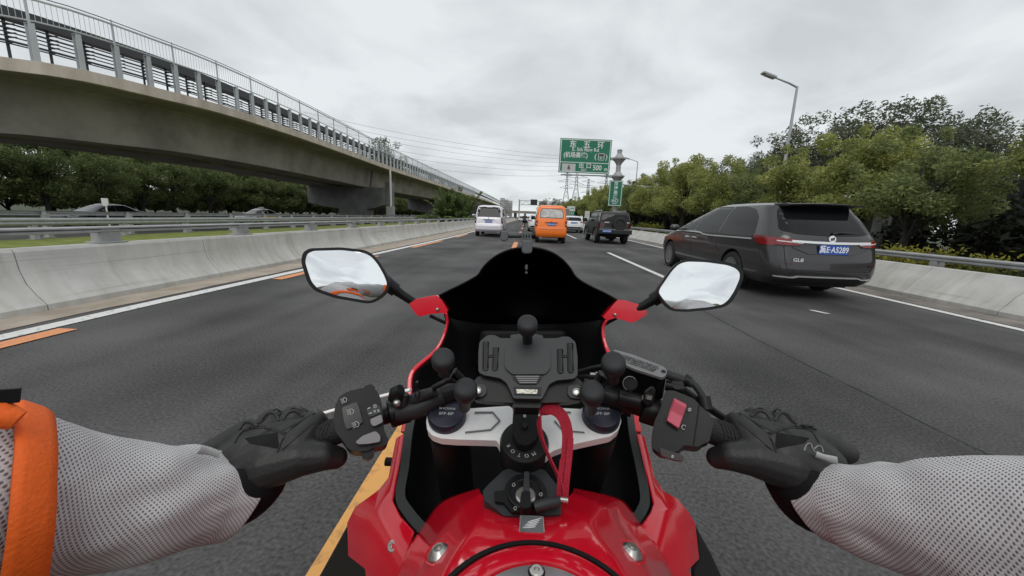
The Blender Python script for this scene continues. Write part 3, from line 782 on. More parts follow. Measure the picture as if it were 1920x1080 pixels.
# dark understory hedge behind the trees on the right (one mass nobody could count)
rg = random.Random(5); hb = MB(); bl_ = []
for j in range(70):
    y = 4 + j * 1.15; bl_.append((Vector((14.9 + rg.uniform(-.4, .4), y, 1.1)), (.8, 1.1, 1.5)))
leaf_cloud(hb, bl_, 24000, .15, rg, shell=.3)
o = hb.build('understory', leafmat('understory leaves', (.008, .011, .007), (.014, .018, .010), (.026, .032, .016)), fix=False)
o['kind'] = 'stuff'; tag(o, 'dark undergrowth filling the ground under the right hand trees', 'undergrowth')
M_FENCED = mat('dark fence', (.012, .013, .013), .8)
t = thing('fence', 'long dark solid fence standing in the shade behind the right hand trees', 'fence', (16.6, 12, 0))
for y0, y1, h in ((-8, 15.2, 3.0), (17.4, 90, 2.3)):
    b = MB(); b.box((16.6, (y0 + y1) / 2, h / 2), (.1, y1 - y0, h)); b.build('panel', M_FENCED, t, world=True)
# gate pillar and pale building glimpsed between the trees
q = gy(1645, 385, 16.5); t = thing('gate_pillar', 'dark stone gate pillar with a pale flat cap behind the people carrier', 'gate pillar', (q.x, 16.5, 0))
b = MB(); b.box((q.x, 16.5, q.z / 2 - .1), (.75, .75, q.z - .2)); b.build('shaft', mat('grey stone', (.10, .105, .10), .8, var=.2, scale=3), t, world=True, bevel=.02)
b = MB(); b.box((q.x, 16.5, q.z + .02), (1.05, 1.05, .14)); b.box((q.x, 16.5, q.z - .1), (.9, .9, .1)); b.build('cap', mat('pale stone', (.55, .55, .54), .7), t, world=True, bevel=.015)
q0, q1 = gy(1602, 345, 30), gy(1685, 395, 30)
t = thing('white_building', 'white low building glimpsed between the tree trunks behind the people carrier', 'building', ((q0.x + q1.x) / 2, 32, 0))
b = MB(); b.box(((q0.x + q1.x) / 2, 33, 2.4), (abs(q1.x - q0.x) + 1, 5, 4.8)); b.build('wall', mat('white render', (.74, .75, .75), .7), t, world=True)
b = MB(); b.box(((q0.x + q1.x) / 2, 33, 4.92), (abs(q1.x - q0.x) + 2, 6, .24)); b.build('roof', mat('roof slab', (.3, .3, .3), .8), t, world=True)
# shrubs behind the right barrier
def make_shrub(seed, h, m, n, leaf):
    rg = random.Random(seed); root = thing('roadside_shrub', 'x', 'shrub'); b = MB()
    for j in range(5): b.tube([(0, 0, -.05), (rg.uniform(-.2, .2), rg.uniform(-.2, .2), h * .8)], [.012, .005], 4)
    b.build('stem', M_BARK, root, fix=False)
    c = MB(); leaf_cloud(c, [(Vector((rg.uniform(-.25, .25), rg.uniform(-.35, .35), h * rg.uniform(.35, .85))), (.28, .34, h * .28)) for _ in range(7)], n, leaf, rg, .2); c.build('foliage', m, root, fix=False); return root
M_SHY = leafmat('young yellow leaves', (.10, .11, .016), (.20, .20, .03), (.36, .32, .05)); M_SHG = leafmat('shrub leaves', (.04, .055, .014), (.09, .11, .025), (.17, .17, .04))
SP = [make_shrub(41, .62, M_SHG, 700, .055), make_shrub(42, .95, M_SHY, 420, .06), make_shrub(43, .6, M_SHG, 800, .05)]
spots = []
y = 4.2
while y < 42:
    k = 1 if rt.random() < .22 else rt.choice((0, 2)); spots.append((8.38 + rt.uniform(-.2, .5), y, k, rt.uniform(.85, 1.2), rt.uniform(0, 6.28))); y += .40 + rt.uniform(0, .35) + .01 * y
place(SP, spots, 'small yellow-green shrub showing under the rail of the right guardrail', 'shrubs behind the right guardrail')
# feathery bush left of the silver van
def make_bush():
    rg = random.Random(77); t = thing('feathery_bush', 'big feathery green bush with drooping fronds standing left of the silver van', 'bush')
    b = MB(); c = MB()
    for j in range(120):
        a = rg.random() * 6.283; el = rg.uniform(.15, 1.45); ln = rg.uniform(2.6, 4.6)
        d = Vector((math.cos(a) * math.cos(el) * 1.0, math.sin(a) * math.cos(el), math.sin(el)))
        base = Vector((rg.uniform(-1.4, 1.4), rg.uniform(-.8, .8), .2))
        path = [base + d * ln * s + Vector((0, 0, -.16 * ln * s**2.4)) for s in (0, .3, .55, .8, 1.0)]
        b.tube(path, [.05, .04, .028, .018, .008], 4)
        sp_ = spline([tuple(p) for p in path], 22)
        for i in range(6, 22):
            p = Vector(sp_[i]); tg = (Vector(sp_[i]) - Vector(sp_[i - 1])).normalized(); sd = tg.cross(Vector((0, 0, 1))).normalized()
            for s in (-1, 1):
                for e in range(2):
                    u = (sd * s + tg * .5 + Vector((0, 0, rg.uniform(-.4, .3)))).normalized(); l = rg.uniform(.28, .52); v = u.cross(Vector((rg.gauss(0, .4), rg.gauss(0, .4), 1))).normalized() * l * .17
                    q = p + tg * rg.uniform(0, .1)
                    c.add([q, q + u * l * .5 + v, q + u * l, q + u * l * .5 - v], [(0, 1, 2, 3)])
    b.build('stem', M_BARK, t, fix=False); c.build('foliage', leafmat('frond leaves', (.075, .115, .038), (.14, .20, .065), (.25, .31, .11)), t, fix=False); return t
bu = make_bush(); q = gy(850, 380, 46.0); bu.location = (q.x, 46.0, 0); bu.scale = (.98, .98, gy(850, 350, 46).z / 4.0)
# birds' tree top behind the viaduct railing
q = gy(722, 236, 62)
tp = dup(BP[0], (q.x - 1, 62, 0), .4, 'thin dark tree top rising behind the viaduct railing', None, (q.z / 9.0 * .9,) * 3); tp['group'] = ''
del tp['group']
# ================================================================== PYLONS, LINES, FAR BUILDINGS
M_PYL = mat('hazed pylon steel', (.23, .24, .25), .6)  # paler grey, distance haze put into the steel colour
def pylon(label, px_, top, base, Y, wpx):
    T = gy(px_, top, Y); Hh = T.z; W = wpx / 700 * Y
    t = thing('transmission_tower', label, 'pylon', (T.x, Y, 0), group=None)
    def hw(z): u = z / Hh; return W * (.5 - .40 * u / .62) if u < .62 else W * (.10 - .06 * (u - .62) / .38)
    lv = [0, .16, .30, .43, .54, .62, .70, .78, .86, .94, 1.0]; b = MB(); r = .00036 * Y
    for a, c in zip(lv[:-1], lv[1:]):
        za, zc_ = a * Hh, c * Hh; wa, wc = hw(za), hw(zc_)
        cs = [(-1, -1), (1, -1), (1, 1), (-1, 1)]
        for i, (sx, sy) in enumerate(cs):
            b.tube([(T.x + sx * wa, Y + sy * wa, za), (T.x + sx * wc, Y + sy * wc, zc_)], r, 4)
            sx2, sy2 = cs[(i + 1) % 4]
            b.tube([(T.x + sx * wa, Y + sy * wa, za), (T.x + sx2 * wc, Y + sy2 * wc, zc_)], r * .7, 4); b.tube([(T.x + sx2 * wa, Y + sy2 * wa, za), (T.x + sx * wc, Y + sy * wc, zc_)], r * .7, 4)
    b.build('lattice_mast', M_PYL, t, world=True)
    for u, L in ((.66, .55), (.79, .75), (.92, .5)):
        b = MB(); z = u * Hh
        for s in (-1, 1):
            for yy in (-1, 1):
                b.tube([(T.x, Y + yy * W * .1, z), (T.x + s * L * W, Y, z + .01 * Hh)], r * .8, 4); b.tube([(T.x, Y + yy * W * .1, z + .06 * Hh), (T.x + s * L * W, Y, z + .01 * Hh)], r * .7, 4)
        b.build('cross_arm', M_PYL, t, world=True)
    return T
pylon('leftmost lattice transmission tower below the left edge of the green exit sign', 1064, 322, 0, 330, 22)
PT = pylon('wide near lattice transmission tower directly below the green exit sign', 1083, 312, 0, 260, 26)
pylon('pale lattice transmission tower between the two green signs', 1104, 335, 0, 380, 24)
pylon('faint lattice transmission tower behind the column of the green exit sign', 1138, 325, 0, 330, 22)
for k, (x0, y0, x1, y1) in enumerate(((740, 246, 1078, 300), (770, 262, 1078, 305), (775, 273, 1075, 312), (800, 290, 1072, 318), (805, 301, 1070, 326), (830, 318, 1068, 334))):
    a, c = gy(x0, y0, 200), gy(x1, y1, 260); b = MB(); dd = c - a; a = a - dd * .35
    pa = [a.lerp(c, i / 24) - Vector((0, 0, 3.0 * (1 - (2 * i / 24 - 1)**2))) + Vector((0, 0, 2.0)) for i in range(25)]
    b.tube(pa, .055, 4); o = b.build('power_line', mat('cable grey', (.20, .21, .22), .6))
    tag(o, 'thin sagging power line crossing the sky left of the transmission towers', 'power line', 'power lines across the sky')
M_BLD = mat('pale apartment render', (.40, .40, .40), .8, var=.06, scale=.05); M_WIN = mat('dark window', (.07, .08, .09), .3)
def block(label, x0, x1, top, Y):
    a, c = gy(x0, top, Y), gy(x1, top, Y); t = thing('apartment_block', label, 'apartment block', ((a.x + c.x) / 2, Y, 0), group='apartment blocks on the horizon')
    b = MB(); b.box(((a.x + c.x) / 2, Y + 8, a.z / 2), (c.x - a.x, 16, a.z)); b.build('wall', M_BLD, t, world=True)
    b = MB(); n = 4; fl = int(a.z / 3.2)
    for f in range(1, fl):
        for i in range(n): b.box((a.x + (c.x - a.x) * (i + .5) / n, Y - .02, f * 3.2), ((c.x - a.x) / n * .5, .1, 1.6))
    b.build('window', M_WIN, t, world=True)
for i, (x0, x1, tp_, Y) in enumerate(((938, 945.5, 371, 620), (946, 953, 374, 640), (953.6, 960.5, 376, 660))): block(('tall pale apartment block, leftmost of the three at the end of the viaduct', 'middle pale apartment block of the three at the end of the viaduct', 'lowest pale apartment block, nearest the gantry at the end of the viaduct')[i], x0, x1, tp_, Y)
for i, (x0, x1, tp_, Y) in enumerate(((1011, 1017, 378, 700), (1018, 1025, 376, 720))): block(('narrow distant apartment block just right of the message board', 'wider distant apartment block behind the gantry truss')[i], x0, x1, tp_, Y)
# ================================================================== VEHICLES
def paint(name, c, rough=.28, coat=.7, metal=.0, **k): return mat(name, c, rough, metal=metal, coat=coat, spec=.5, **k)
M_TYRE = mat('tyre rubber', (.018, .018, .019), .75)
M_RIM = mat('alloy rim', (.42, .42, .43), .3, metal=.8)
M_UNDER = mat('underbody black', (.008, .008, .008), .9)
M_CHROME = mat('chrome', (.80, .81, .82), .25, metal=.55)
M_TINT = mat('tinted glass', (.009, .010, .011), .04, spec=.28)
M_CLEARG = mat('window glass', (.06, .063, .066), .08, spec=.8, col2=(.20, .20, .21), scale=3.0)
M_TRIM = mat('black trim', (.014, .014, .015), .45)
M_RED = mat('tail lamp red', (.22, .006, .010), .15, coat=.6)
M_DRED = mat('tail lamp dark red', (.055, .006, .009), .15, coat=.6)
M_CLEAR = mat('lamp clear', (.62, .60, .58), .15, coat=.5)
M_PLATE = mat('plate blue', (.015, .085, .42), .4)
M_PTXT = mat('plate white', (.75, .78, .82), .5)
def interp(tab, z):
    return float(np.interp(z, [t[0] for t in tab], [t[1] for t in tab]))
class Car:
    """horizontal-slice body: front/rear/width curves over height; y=0 rear bumper, +y forwards"""
    def __init__(s, rear, front, width, zs, rr=.25, rf=.35, bow=.05, taper=.05, ns=26, smooth=3):
        s.L = max(f[1] for f in front); rings = []
        za = np.array(sorted(set(list(np.linspace(zs[0], zs[1], 64)) + list(np.linspace(zs[1] - .12, zs[1], 14)))))
        fr = np.array([interp(front, z) for z in za]); rrr = np.array([interp(rear, z) for z in za]); ww = np.array([interp(width, z) for z in za])
        for _ in range(smooth):
            for A in (fr, rrr, ww): A[1:-1] = .25 * A[:-2] + .5 * A[1:-1] + .25 * A[2:]
        for z, yf, yr, w_ in zip(za, fr, rrr, ww):
            ln = yf - yr; a = min(rr, ln * .45, w_ * .8); c = min(rf, ln * .45, w_ * .8); ring = []
            def P(x, y):
                t = (y - s.L / 2) / (s.L / 2); k = 1 - taper * abs(t) ** 3
                e = 1 - (x / w_)**2 if w_ > 0 else 0
                yy = y - bow * e * max(0, 1 - (y - yr) / .5) + bow * 1.6 * e * max(0, 1 - (yf - y) / .9)
                return Vector((x * k, yy, z))
            for j in range(7): ring.append((-(w_ - a) + 2 * (w_ - a) * j / 6, yr))             # rear edge, left to right
            for j in range(1, 8): q = math.pi / 2 * j / 8; ring.append((w_ - a + a * math.sin(q), yr + a - a * math.cos(q)))
            for j in range(ns + 1): ring.append((w_, yr + a + (ln - a - c) * j / ns))
            for j in range(1, 8): q = math.pi / 2 * j / 8; ring.append((w_ - c + c * math.cos(q), yf - c + c * math.sin(q)))
            for j in range(7): ring.append((w_ - c - 2 * (w_ - c) * j / 6, yf))
            for j in range(1, 8): q = math.pi / 2 * j / 8; ring.append((-(w_ - c) - c * math.sin(q), yf - c + c * math.cos(q)))
            for j in range(ns + 1): ring.append((-w_, yf - c - (ln - a - c) * j / ns))
            for j in range(1, 8): q = math.pi / 2 * j / 8; ring.append((-(w_ - a) - a * math.cos(q), yr + a - a * math.sin(q)))
            rings.append([P(x, y) for x, y in ring])
        s.mb = MB(); s.mb.rings(rings)
        me = s.mb.mesh('body'); s.me = me
        bm = bmesh.new(); bm.from_mesh(me); s.bvh = BVHTree.FromBMesh(bm); bm.free()
    def arches(s, ys, z, r, depth=.42, xin=None):
        o = link('tmp', s.me, None); cut = MB()
        wmax = max(abs(v.co.x) for v in s.me.vertices)
        for y in ys:
            for sg in (-1, 1): cut.lathe([(r, 0), (r, depth + .2)], 40, (sg * (wmax - depth), y, z), (sg, 0, 0))
        c = cut.build('tmpc', None)
        m = o.modifiers.new('b', 'BOOLEAN'); m.operation = 'DIFFERENCE'; m.object = c; m.solver = 'EXACT'
        me = evalmesh(o); bpy.data.objects.remove(o); bpy.data.objects.remove(c); s.me = me
        # faces of the wheel well become material 1
        me.materials.clear()
        for p in me.polygons:
            n = p.normal; cc = p.center; p.material_index = 0
            for y in ys:
                d = math.hypot(cc.y - y, cc.z - z)
                if d < r * 1.003 and (d > r * .97 and abs(n.x) < .35 or abs(abs(cc.x) - (wmax - depth)) < .02): p.material_index = 1
    def body(s, root, m, name='body', ang=28):
        shade(s.me, ang); return link(name, s.me, m if isinstance(m, list) else [m, M_UNDER], root)
    def patch(s, name, poly, view, m, root, off=.004, th=.02, cell=.12, rad=0.0, both=False, smooth=50):
        """outline in (y,z) for sides 'l'/'r', (x,z) for 'b' back / 'f' front, (x,y) for 't', laid on the body"""
        b = MB()
        for vw in ((view, 'r' if view == 'l' else 'l') if both else (view,)): s._patch(b, poly, vw, off, th, cell, rad)
        o = b.build(name, m, root, smooth=smooth); return o
    def _patch(s, b, poly, vw, off, th, cell, rad):
        if rad: poly = round_poly(poly, rad)
        bm = bmesh.new(); vs = [bm.verts.new((p[0], p[1], 0)) for p in poly]; bm.faces.new(vs)
        x0, x1 = min(p[0] for p in poly), max(p[0] for p in poly); y0, y1 = min(p[1] for p in poly), max(p[1] for p in poly)
        for ax, a, c in ((0, x0, x1), (1, y0, y1)):
            n = int((c - a) / cell)
            for i in range(1, n + 1):
                co = [0, 0, 0]; co[ax] = a + (c - a) * i / (n + 1); no = [0, 0, 0]; no[ax] = 1
                bmesh.ops.bisect_plane(bm, geom=bm.verts[:] + bm.edges[:] + bm.faces[:], plane_co=co, plane_no=no)
        bmesh.ops.triangulate(bm, faces=[f for f in bm.faces if len(f.verts) > 4])
        bm.verts.index_update(); top = []; bot = []; last = None
        for v in bm.verts:
            a, c = v.co.x, v.co.y
            if vw in 'lr': sg = -1 if vw == 'l' else 1; o, d = Vector((sg * 5, a, c)), Vector((-sg, 0, 0))
            elif vw == 'b': o, d = Vector((a, -5, c)), Vector((0, 1, 0))
            elif vw == 'f': o, d = Vector((a, s.L + 5, c)), Vector((0, -1, 0))
            else: o, d = Vector((a, c, 6)), Vector((0, 0, -1))
            h, n, i, dist = s.bvh.ray_cast(o, d)
            if h is None:
                h, n, i, dist = s.bvh.find_nearest(o + d * 5); 
            if n.dot(d) > 0: n = -n
            top.append(h - d * off); bot.append(h - d * (off - th))
        k = len(top); fs = [tuple(v.index for v in f.verts) for f in bm.faces]
        ed = [(e.verts[0].index, e.verts[1].index) for e in bm.edges if len(e.link_faces) == 1]
        b.add(top + bot, fs + [tuple(i + k for i in reversed(f)) for f in fs] + [(i, j, j + k, i + k) for i, j in ed]); bm.free()
    def strip(s, name, path, wid, view, m, root, off=.012, th=.02, both=False):
        b = MB()
        L_, R_ = [], []
        for i, p in enumerate(path):
            a = Vector(path[max(i - 1, 0)]); c = Vector(path[min(i + 1, len(path) - 1)]); t = (c - a).normalized(); n = Vector((-t.y, t.x)) * wid / 2
            L_.append((p[0] + n.x, p[1] + n.y)); R_.append((p[0] - n.x, p[1] - n.y))
        for vw in ((view, 'r' if view == 'l' else 'l') if both else (view,)): s._patch(b, L_ + R_[::-1], vw, off, th, .10, 0)
        return b.build(name, m, root, smooth=50)
def wheel(root, x, y, r, wd, sg, spokes=5, rimr=.68, rim=M_RIM):
    w_ = link('wheel', None, None) if False else bpy.data.objects.new('wheel', None); COL.objects.link(w_); w_.parent = root; w_.location = (x, y, r)
    b = MB(); ri = r * rimr
    b.lathe([(ri, -wd / 2), (r * .93, -wd / 2), (r * .985, -wd * .36), (r, -wd * .2), (r, wd * .2), (r * .985, wd * .36), (r * .93, wd / 2), (ri, wd / 2), (ri, wd * .3), (ri, -wd * .3)], 32, (0, 0, 0), (sg, 0, 0), cap=False)
    b.build('tyre', M_TYRE, w_, smooth=35)
    b = MB(); b.lathe([(ri, wd * .49), (ri * .93, wd * .46), (ri * .9, wd * .1)], 32, (0, 0, 0), (sg, 0, 0), cap=False)
    b.lathe([(.001, wd * .40), (ri * .2, wd * .40), (ri * .24, wd * .3), (ri * .24, .0)], 16, (0, 0, 0), (sg, 0, 0))
    for i in range(spokes):
        for e in (-.16, .16):
            a = 6.2832 * i / spokes; p0 = Vector((sg * wd * .36, math.cos(a) * ri * .15, math.sin(a) * ri * .15)); p1 = Vector((sg * wd * .42, math.cos(a + e) * ri * .95, math.sin(a + e) * ri * .95))
            b.ribbon([p0, p1], ri * .13, .02, Vector((1, 0, 0)).cross(p1 - p0))
    b.build('rim', rim, w_, smooth=35)
    b = MB(); b.lathe([(.001, wd * .05), (ri * .92, wd * .05), (ri * .92, -wd * .2)], 24, (0, 0, 0), (sg, 0, 0)); b.build('brake_disc', M_UNDER, w_, smooth=35)
    return w_
def wheels(root, ys, hw, r, wd, **k):
    for y in ys:
        for sg in (-1, 1): wheel(root, sg * (hw - wd / 2), y, r, wd, sg, **k)
def underbody(root, L, w_, z0, z1, ys, r):
    b = MB(); b.box((0, L / 2, (z0 + z1) / 2), (w_ * 2 - .7, L - .5, z1 - z0)); b.build('underbody', M_UNDER, root)
def plate(car, root, x, z, w_=.44, h=.14, txt=None, y=None, tilt=0):
    hit = car.bvh.ray_cast(Vector((x, -5, z)), Vector((0, 1, 0)))[0]; y = (hit.y if y is None else y) - .022
    b = MB(); b.box((x, y, z), (w_, .014, h)); o = b.build('number_plate', M_PLATE, root, bevel=.004)
    Fm = frame((x, y - .010, z), (1, 0, 0), (0, 0, 1))
    if txt: text_obj('characters', txt, h * .86, M_PTXT, o, Fm, sx=.80, bold=.003)
    else:
        b = MB()
        for i in range(7):
            u = x - w_ * .40 + w_ * .80 * i / 6; b.box((u, y - .009, z), (w_ * .055, .004, h * .5))
        b.build('characters', M_PTXT, o)
    return o

# ---------- dark grey people carrier
M_MPV = paint('dark grey metallic paint', (.034, .032, .034), .28, .6, .15)
V = thing('people_carrier', 'dark grey people carrier with tinted windows and a chrome strip, driving in the right lane', 'people carrier', (4.92, 6.22, 0), R(.6))
c = Car(rear=[(.24, .16), (.34, .04), (.48, .0), (.66, .02), (.84, .07), (1.02, .10), (1.10, .16), (1.30, .30), (1.48, .46), (1.56, .52), (1.60, .75), (1.625, 1.3), (1.645, 2.0)],
        front=[(.24, 5.05), (.42, 5.18), (.62, 5.20), (.80, 5.10), (.92, 4.75), (.99, 4.42), (1.06, 4.15), (1.25, 3.62), (1.42, 3.10), (1.54, 2.75), (1.61, 2.45), (1.645, 2.2)],
        width=[(.24, .84), (.34, .91), (.55, .935), (.80, .935), (1.0, .915), (1.08, .895), (1.30, .82), (1.48, .745), (1.56, .70), (1.60, .60), (1.63, .42), (1.645, .18)], zs=(.24, 1.645), rr=.26, rf=.5, bow=.07, taper=.05, ns=40, smooth=2)
c.arches((1.16, 4.25), .345, .40)
c.body(V, M_MPV); underbody(V, 5.0, .9, .2, .6, None, None)
wheels(V, (1.16, 4.25), .925, .345, .22, spokes=10)
for q in ([(3.98, 1.03), (3.62, 1.225), (3.30, 1.385), (2.98, 1.505), (2.78, 1.515), (2.93, 1.04)], [(2.88, 1.04), (2.73, 1.52), (2.2, 1.555), (1.72, 1.555), (1.85, 1.0), (2.45, 1.005)], [(1.80, 1.0), (1.67, 1.553), (1.2, 1.54), (.93, 1.49), (.72, 1.35), (.62, 1.06), (.66, 1.005)]):
    c.patch('side_window', q, 'l', M_TINT, V, .004, .02, .1, .05); c.patch('side_window', q, 'r', M_TINT, V, .004, .02, .1, .05)
c.strip('chrome_strip', [(4.02, 1.0), (3.0, 1.005), (2.62, 1.0), (2.42, .965), (2.2, .955), (.66, .965)], .026, 'l', M_CHROME, V, both=True)
c.patch('rear_window', [(-.745, 1.13), (-.5, 1.08), (0, 1.06), (.5, 1.08), (.745, 1.13), (.68, 1.38), (.61, 1.52), (-.61, 1.52), (-.68, 1.38)], 'b', M_TINT, V, .006, .03, .08, .06)
c.patch('windscreen', [(-.78, 1.02), (.78, 1.02), (.66, 1.5), (-.66, 1.5)], 'f', M_TINT, V, .004, .02, .1, .05)
# roof spoiler
b = MB(); rows = []
for j in range(17):
    x = -.60 + 1.20 * j / 16; e = 1 - (x / .68)**2
    rows.append([Vector((x, .66, 1.575 + .03 * e)), Vector((x, .40 - .06 * e, 1.572 + .022 * e)), Vector((x, .25 - .07 * e, 1.555 + .02 * e)), Vector((x, .26 - .06 * e, 1.535 + .018 * e)), Vector((x, .62, 1.535 + .02 * e))])
b.rings(rows); b.build('spoiler', M_TRIM, V, smooth=40)
# tail lamps, chrome bar, creases
for sg, vw in ((-1, 'l'), (1, 'r')):
    lamp = c.patch('tail_lamp', [(.02, .86), (.02, .99), (.22, 1.03), (.52, 1.075), (.55, 1.03), (.40, .88)] if False else [(.10, .885), (.10, 1.0), (.34, 1.03), (.60, 1.045), (.56, .95), (.42, .885)], vw, M_RED, V, .012, .03, .06, .02)
    c.patch('tail_lamp', [(sg * .52, .90), (sg * .40, .945), (sg * .52, .985), (sg * .87, 1.02), (sg * .885, .90)], 'b', M_RED, V, .014, .03, .05, .01)
    c.patch('tail_lamp_trim', [(sg * .50, .888), (sg * .48, .90), (sg * .70, .902), (sg * .90, .905), (sg * .90, .888)], 'b', M_TRIM, V, .016, .03, .05)
    c.strip('light_strip', [(sg * .45, .935), (sg * .80, .965)], .018, 'b', M_CLEAR, V, .022)
    c.strip('panel_gap', [(sg * .72, 1.10), (sg * .715, .87), (sg * .70, .62), (sg * .66, .52), (sg * .55, .50)], .010, 'b', M_UNDER, V, .002)
    c.strip('panel_gap', [(.42, .885), (.30, .62), (.12, .56)], .008, vw, M_UNDER, V, .002)
    for pp_ in ([(2.95, 1.0), (2.98, .6), (2.90, .34)], [(1.83, .96), (1.80, .75), (1.62, .62)], [(4.0, .98), (4.02, .7), (3.8, .40)], [(3.8, .31), (1.7, .31)]): c.strip('panel_gap', pp_, .008, vw, M_UNDER, V, .002)
    for y in (3.08, 2.72): c.strip('door_handle', [(y, .875), (y + .19, .880)], .030, vw, M_CHROME, V, .03, .03)
    c.strip('reflector', [(sg * .60, .605), (sg * .68, .610)], .02, 'b', M_DRED, V, .012)
    hd = c.patch('headlight', [(4.78, .76), (5.10, .70), (5.10, .80), (4.70, .90)], vw, M_CLEAR, V, .01, .03, .06, .02)
    b = MB(); b.ball((sg * 1.03, 3.78, 1.07), (.12, .075, .085)); b.tube([(sg * .86, 3.82, 1.03), (sg * .99, 3.79, 1.05)], .025, 8); b.build('wing_mirror', M_MPV, V, smooth=50)
c.strip('chrome_bar', [(-.62, .967), (-.3, .957), (0, .953), (.3, .957), (.62, .967)], .036, 'b', M_CHROME, V, .03, .04)
c.strip('bumper_trim', [(-.80, .385), (-.55, .375), (-.47, .40), (.47, .40), (.55, .375), (.80, .385)], .018, 'b', M_CHROME, V, .018)
c.patch('bumper_insert', [(-.84, .26), (.84, .26), (.80, .37), (-.80, .37)], 'b', M_TRIM, V, .006, .02, .1, .01)
c.strip('bumper_seam', [(-.84, .515), (0, .50), (.84, .515)], .008, 'b', M_UNDER, V, .002)
c.strip('tailgate_crease', [(-.60, .87), (-.36, .775), (.36, .775), (.60, .87)], .012, 'b', M_MPV, V, .012)
plate(c, V, 0.02, .845, .46, .15, '冀E·A5289')
hit = c.bvh.ray_cast(Vector((0, -5, 1.02)), Vector((0, 1, 0)))[0]
b = MB(); b.lathe([(.050, 0), (.056, .012), (.056, .02)], 20, (0, hit.y + .0, 1.015), (0, -1, .2)); em = b.build('emblem', M_CHROME, V, smooth=40)
b = MB()
for k in (-1, 0, 1): b.box((k * .022, hit.y - .024, 1.015 + k * .008), (.012, .006, .05))
b.build('shield', M_TRIM, em)
hit = c.bvh.ray_cast(Vector((-.52, -5, .665)), Vector((0, 1, 0)))[0]
text_obj('badge', 'GL8', .075, M_CHROME, V, frame((-.52, hit.y - .012, .665), (1, -.06, 0), (0, 0, 1)), sx=1.25, bold=.002, depth=.003)
# wiper
hit = c.bvh.ray_cast(Vector((.05, -5, 1.11)), Vector((0, 1, 0)))[0]
b = MB(); b.tube([(.02, hit.y - .03, 1.09), (.12, hit.y - .02, 1.125), (.60, hit.y + .035, 1.10)], [.03, .022, .008], 8); b.build('wiper', M_TRIM, V, smooth=50)
b = MB(); b.rings([[Vector((x * k, 1.15 + .16 * f, 1.63 + .055 * f * (1 - f))) for x, k in ((-.03, 1 - f * .6), (0, 1), (.03, 1 - f * .6))] for f in (0, .3, .6, 1)]); b.build('roof_antenna', M_MPV, V)
M_REDL = M_RED

# ---------- orange microvan
M_ORV = paint('orange paint', (.92, .195, .015), .35, .5)
V = thing('minivan', 'bright orange boxy minivan with a big rear window, driving directly ahead', 'van', (1.17, 17.9, 0), R(-.2))
c = Car(rear=[(.30, .10), (.40, .02), (.62, .0), (.78, .04), (1.0, .07), (1.2, .12), (1.55, .28), (1.72, .40), (1.78, .52), (1.81, .9), (1.825, 1.4)],
        front=[(.30, 3.50), (.5, 3.60), (.8, 3.55), (1.0, 3.42), (1.1, 3.30), (1.5, 2.85), (1.72, 2.55), (1.79, 2.3), (1.825, 1.8)],
        width=[(.30, .70), (.42, .76), (.8, .765), (1.0, .755), (1.4, .70), (1.66, .65), (1.75, .60), (1.80, .45), (1.825, .2)], zs=(.30, 1.825), rr=.12, rf=.2, bow=.04, taper=.03)
c.arches((.62, 2.6), .28, .33); c.body(V, M_ORV); underbody(V, 3.4, .75, .26, .5, None, None); wheels(V, (.62, 2.6), .72, .28, .17, rim=M_GALV)
c.patch('rear_window', [(-.58, 1.18), (.58, 1.18), (.56, 1.45), (.49, 1.63), (-.49, 1.63), (-.56, 1.45)], 'b', M_TRIM, V, .003, .02, .1, .07)
c.patch('rear_window', [(-.545, 1.215), (.545, 1.215), (.525, 1.44), (.46, 1.60), (-.46, 1.60), (-.525, 1.44)], 'b', mat('hazy rear glass', (.10, .10, .105), .12, spec=.7, col2=(.30, .29, .28), scale=3.5, detail=5), V, .008, .02, .1, .06)
for sg, vw in ((-1, 'l'), (1, 'r')):
    for q in ([(.45, 1.16), (1.35, 1.16), (1.35, 1.58), (.62, 1.58)], [(1.45, 1.16), (2.2, 1.16), (2.15, 1.58), (1.45, 1.58)], [(2.3, 1.16), (3.0, 1.12), (2.65, 1.56), (2.28, 1.58)]): c.patch('side_window', q, vw, M_TINT, V, .005, .02, .1, .05)
    c.patch('tail_lamp', [(sg * .655, .80), (sg * .655, 1.06), (sg * .76, 1.08), (sg * .775, .78)], 'b', M_RED, V, .012, .03, .06, .02)
    c.patch('tail_lamp', [(.02, .80), (.02, 1.06), (.15, 1.04), (.15, .82)], vw, M_RED, V, .012, .03, .06, .02)
    c.patch('tail_lamp_lens', [(sg * .68, .88), (sg * .68, .95), (sg * .755, .95), (sg * .755, .88)], 'b', M_CLEAR, V, .018, .03, .06, .01)
    c.strip('panel_gap', [(1.4, 1.6), (1.4, .5)], .01, vw, M_UNDER, V, .002); c.strip('panel_gap', [(2.25, 1.6), (2.25, .5)], .01, vw, M_UNDER, V, .002)
    b = MB(); b.ball((sg * .88, 2.95, 1.2), (.08, .06, .11)); b.tube([(sg * .72, 3.0, 1.15), (sg * .84, 2.96, 1.2)], .02, 6); b.build('wing_mirror', M_TRIM, V, smooth=50)
c.strip('tailgate_handle', [(-.30, .965), (-.27, .985), (.27, .985), (.30, .965)], .03, 'b', M_TRIM, V, .02)
c.strip('panel_gap', [(-.62, .975), (-.66, 1.3), (-.55, 1.66), (.55, 1.66), (.66, 1.3), (.62, .975), (.62, .68), (-.62, .68)], .012, 'b', M_DRED, V, .003)
c.strip('bumper_seam', [(-.75, .66), (0, .64), (.75, .66)], .016, 'b', mat('orange shadow seam', (.22, .05, .004), .6), V, .003); c.strip('bumper_seam', [(-.74, .46), (0, .45), (.74, .46)], .014, 'b', mat('orange shadow seam', (.22, .05, .004), .6), V, .003)
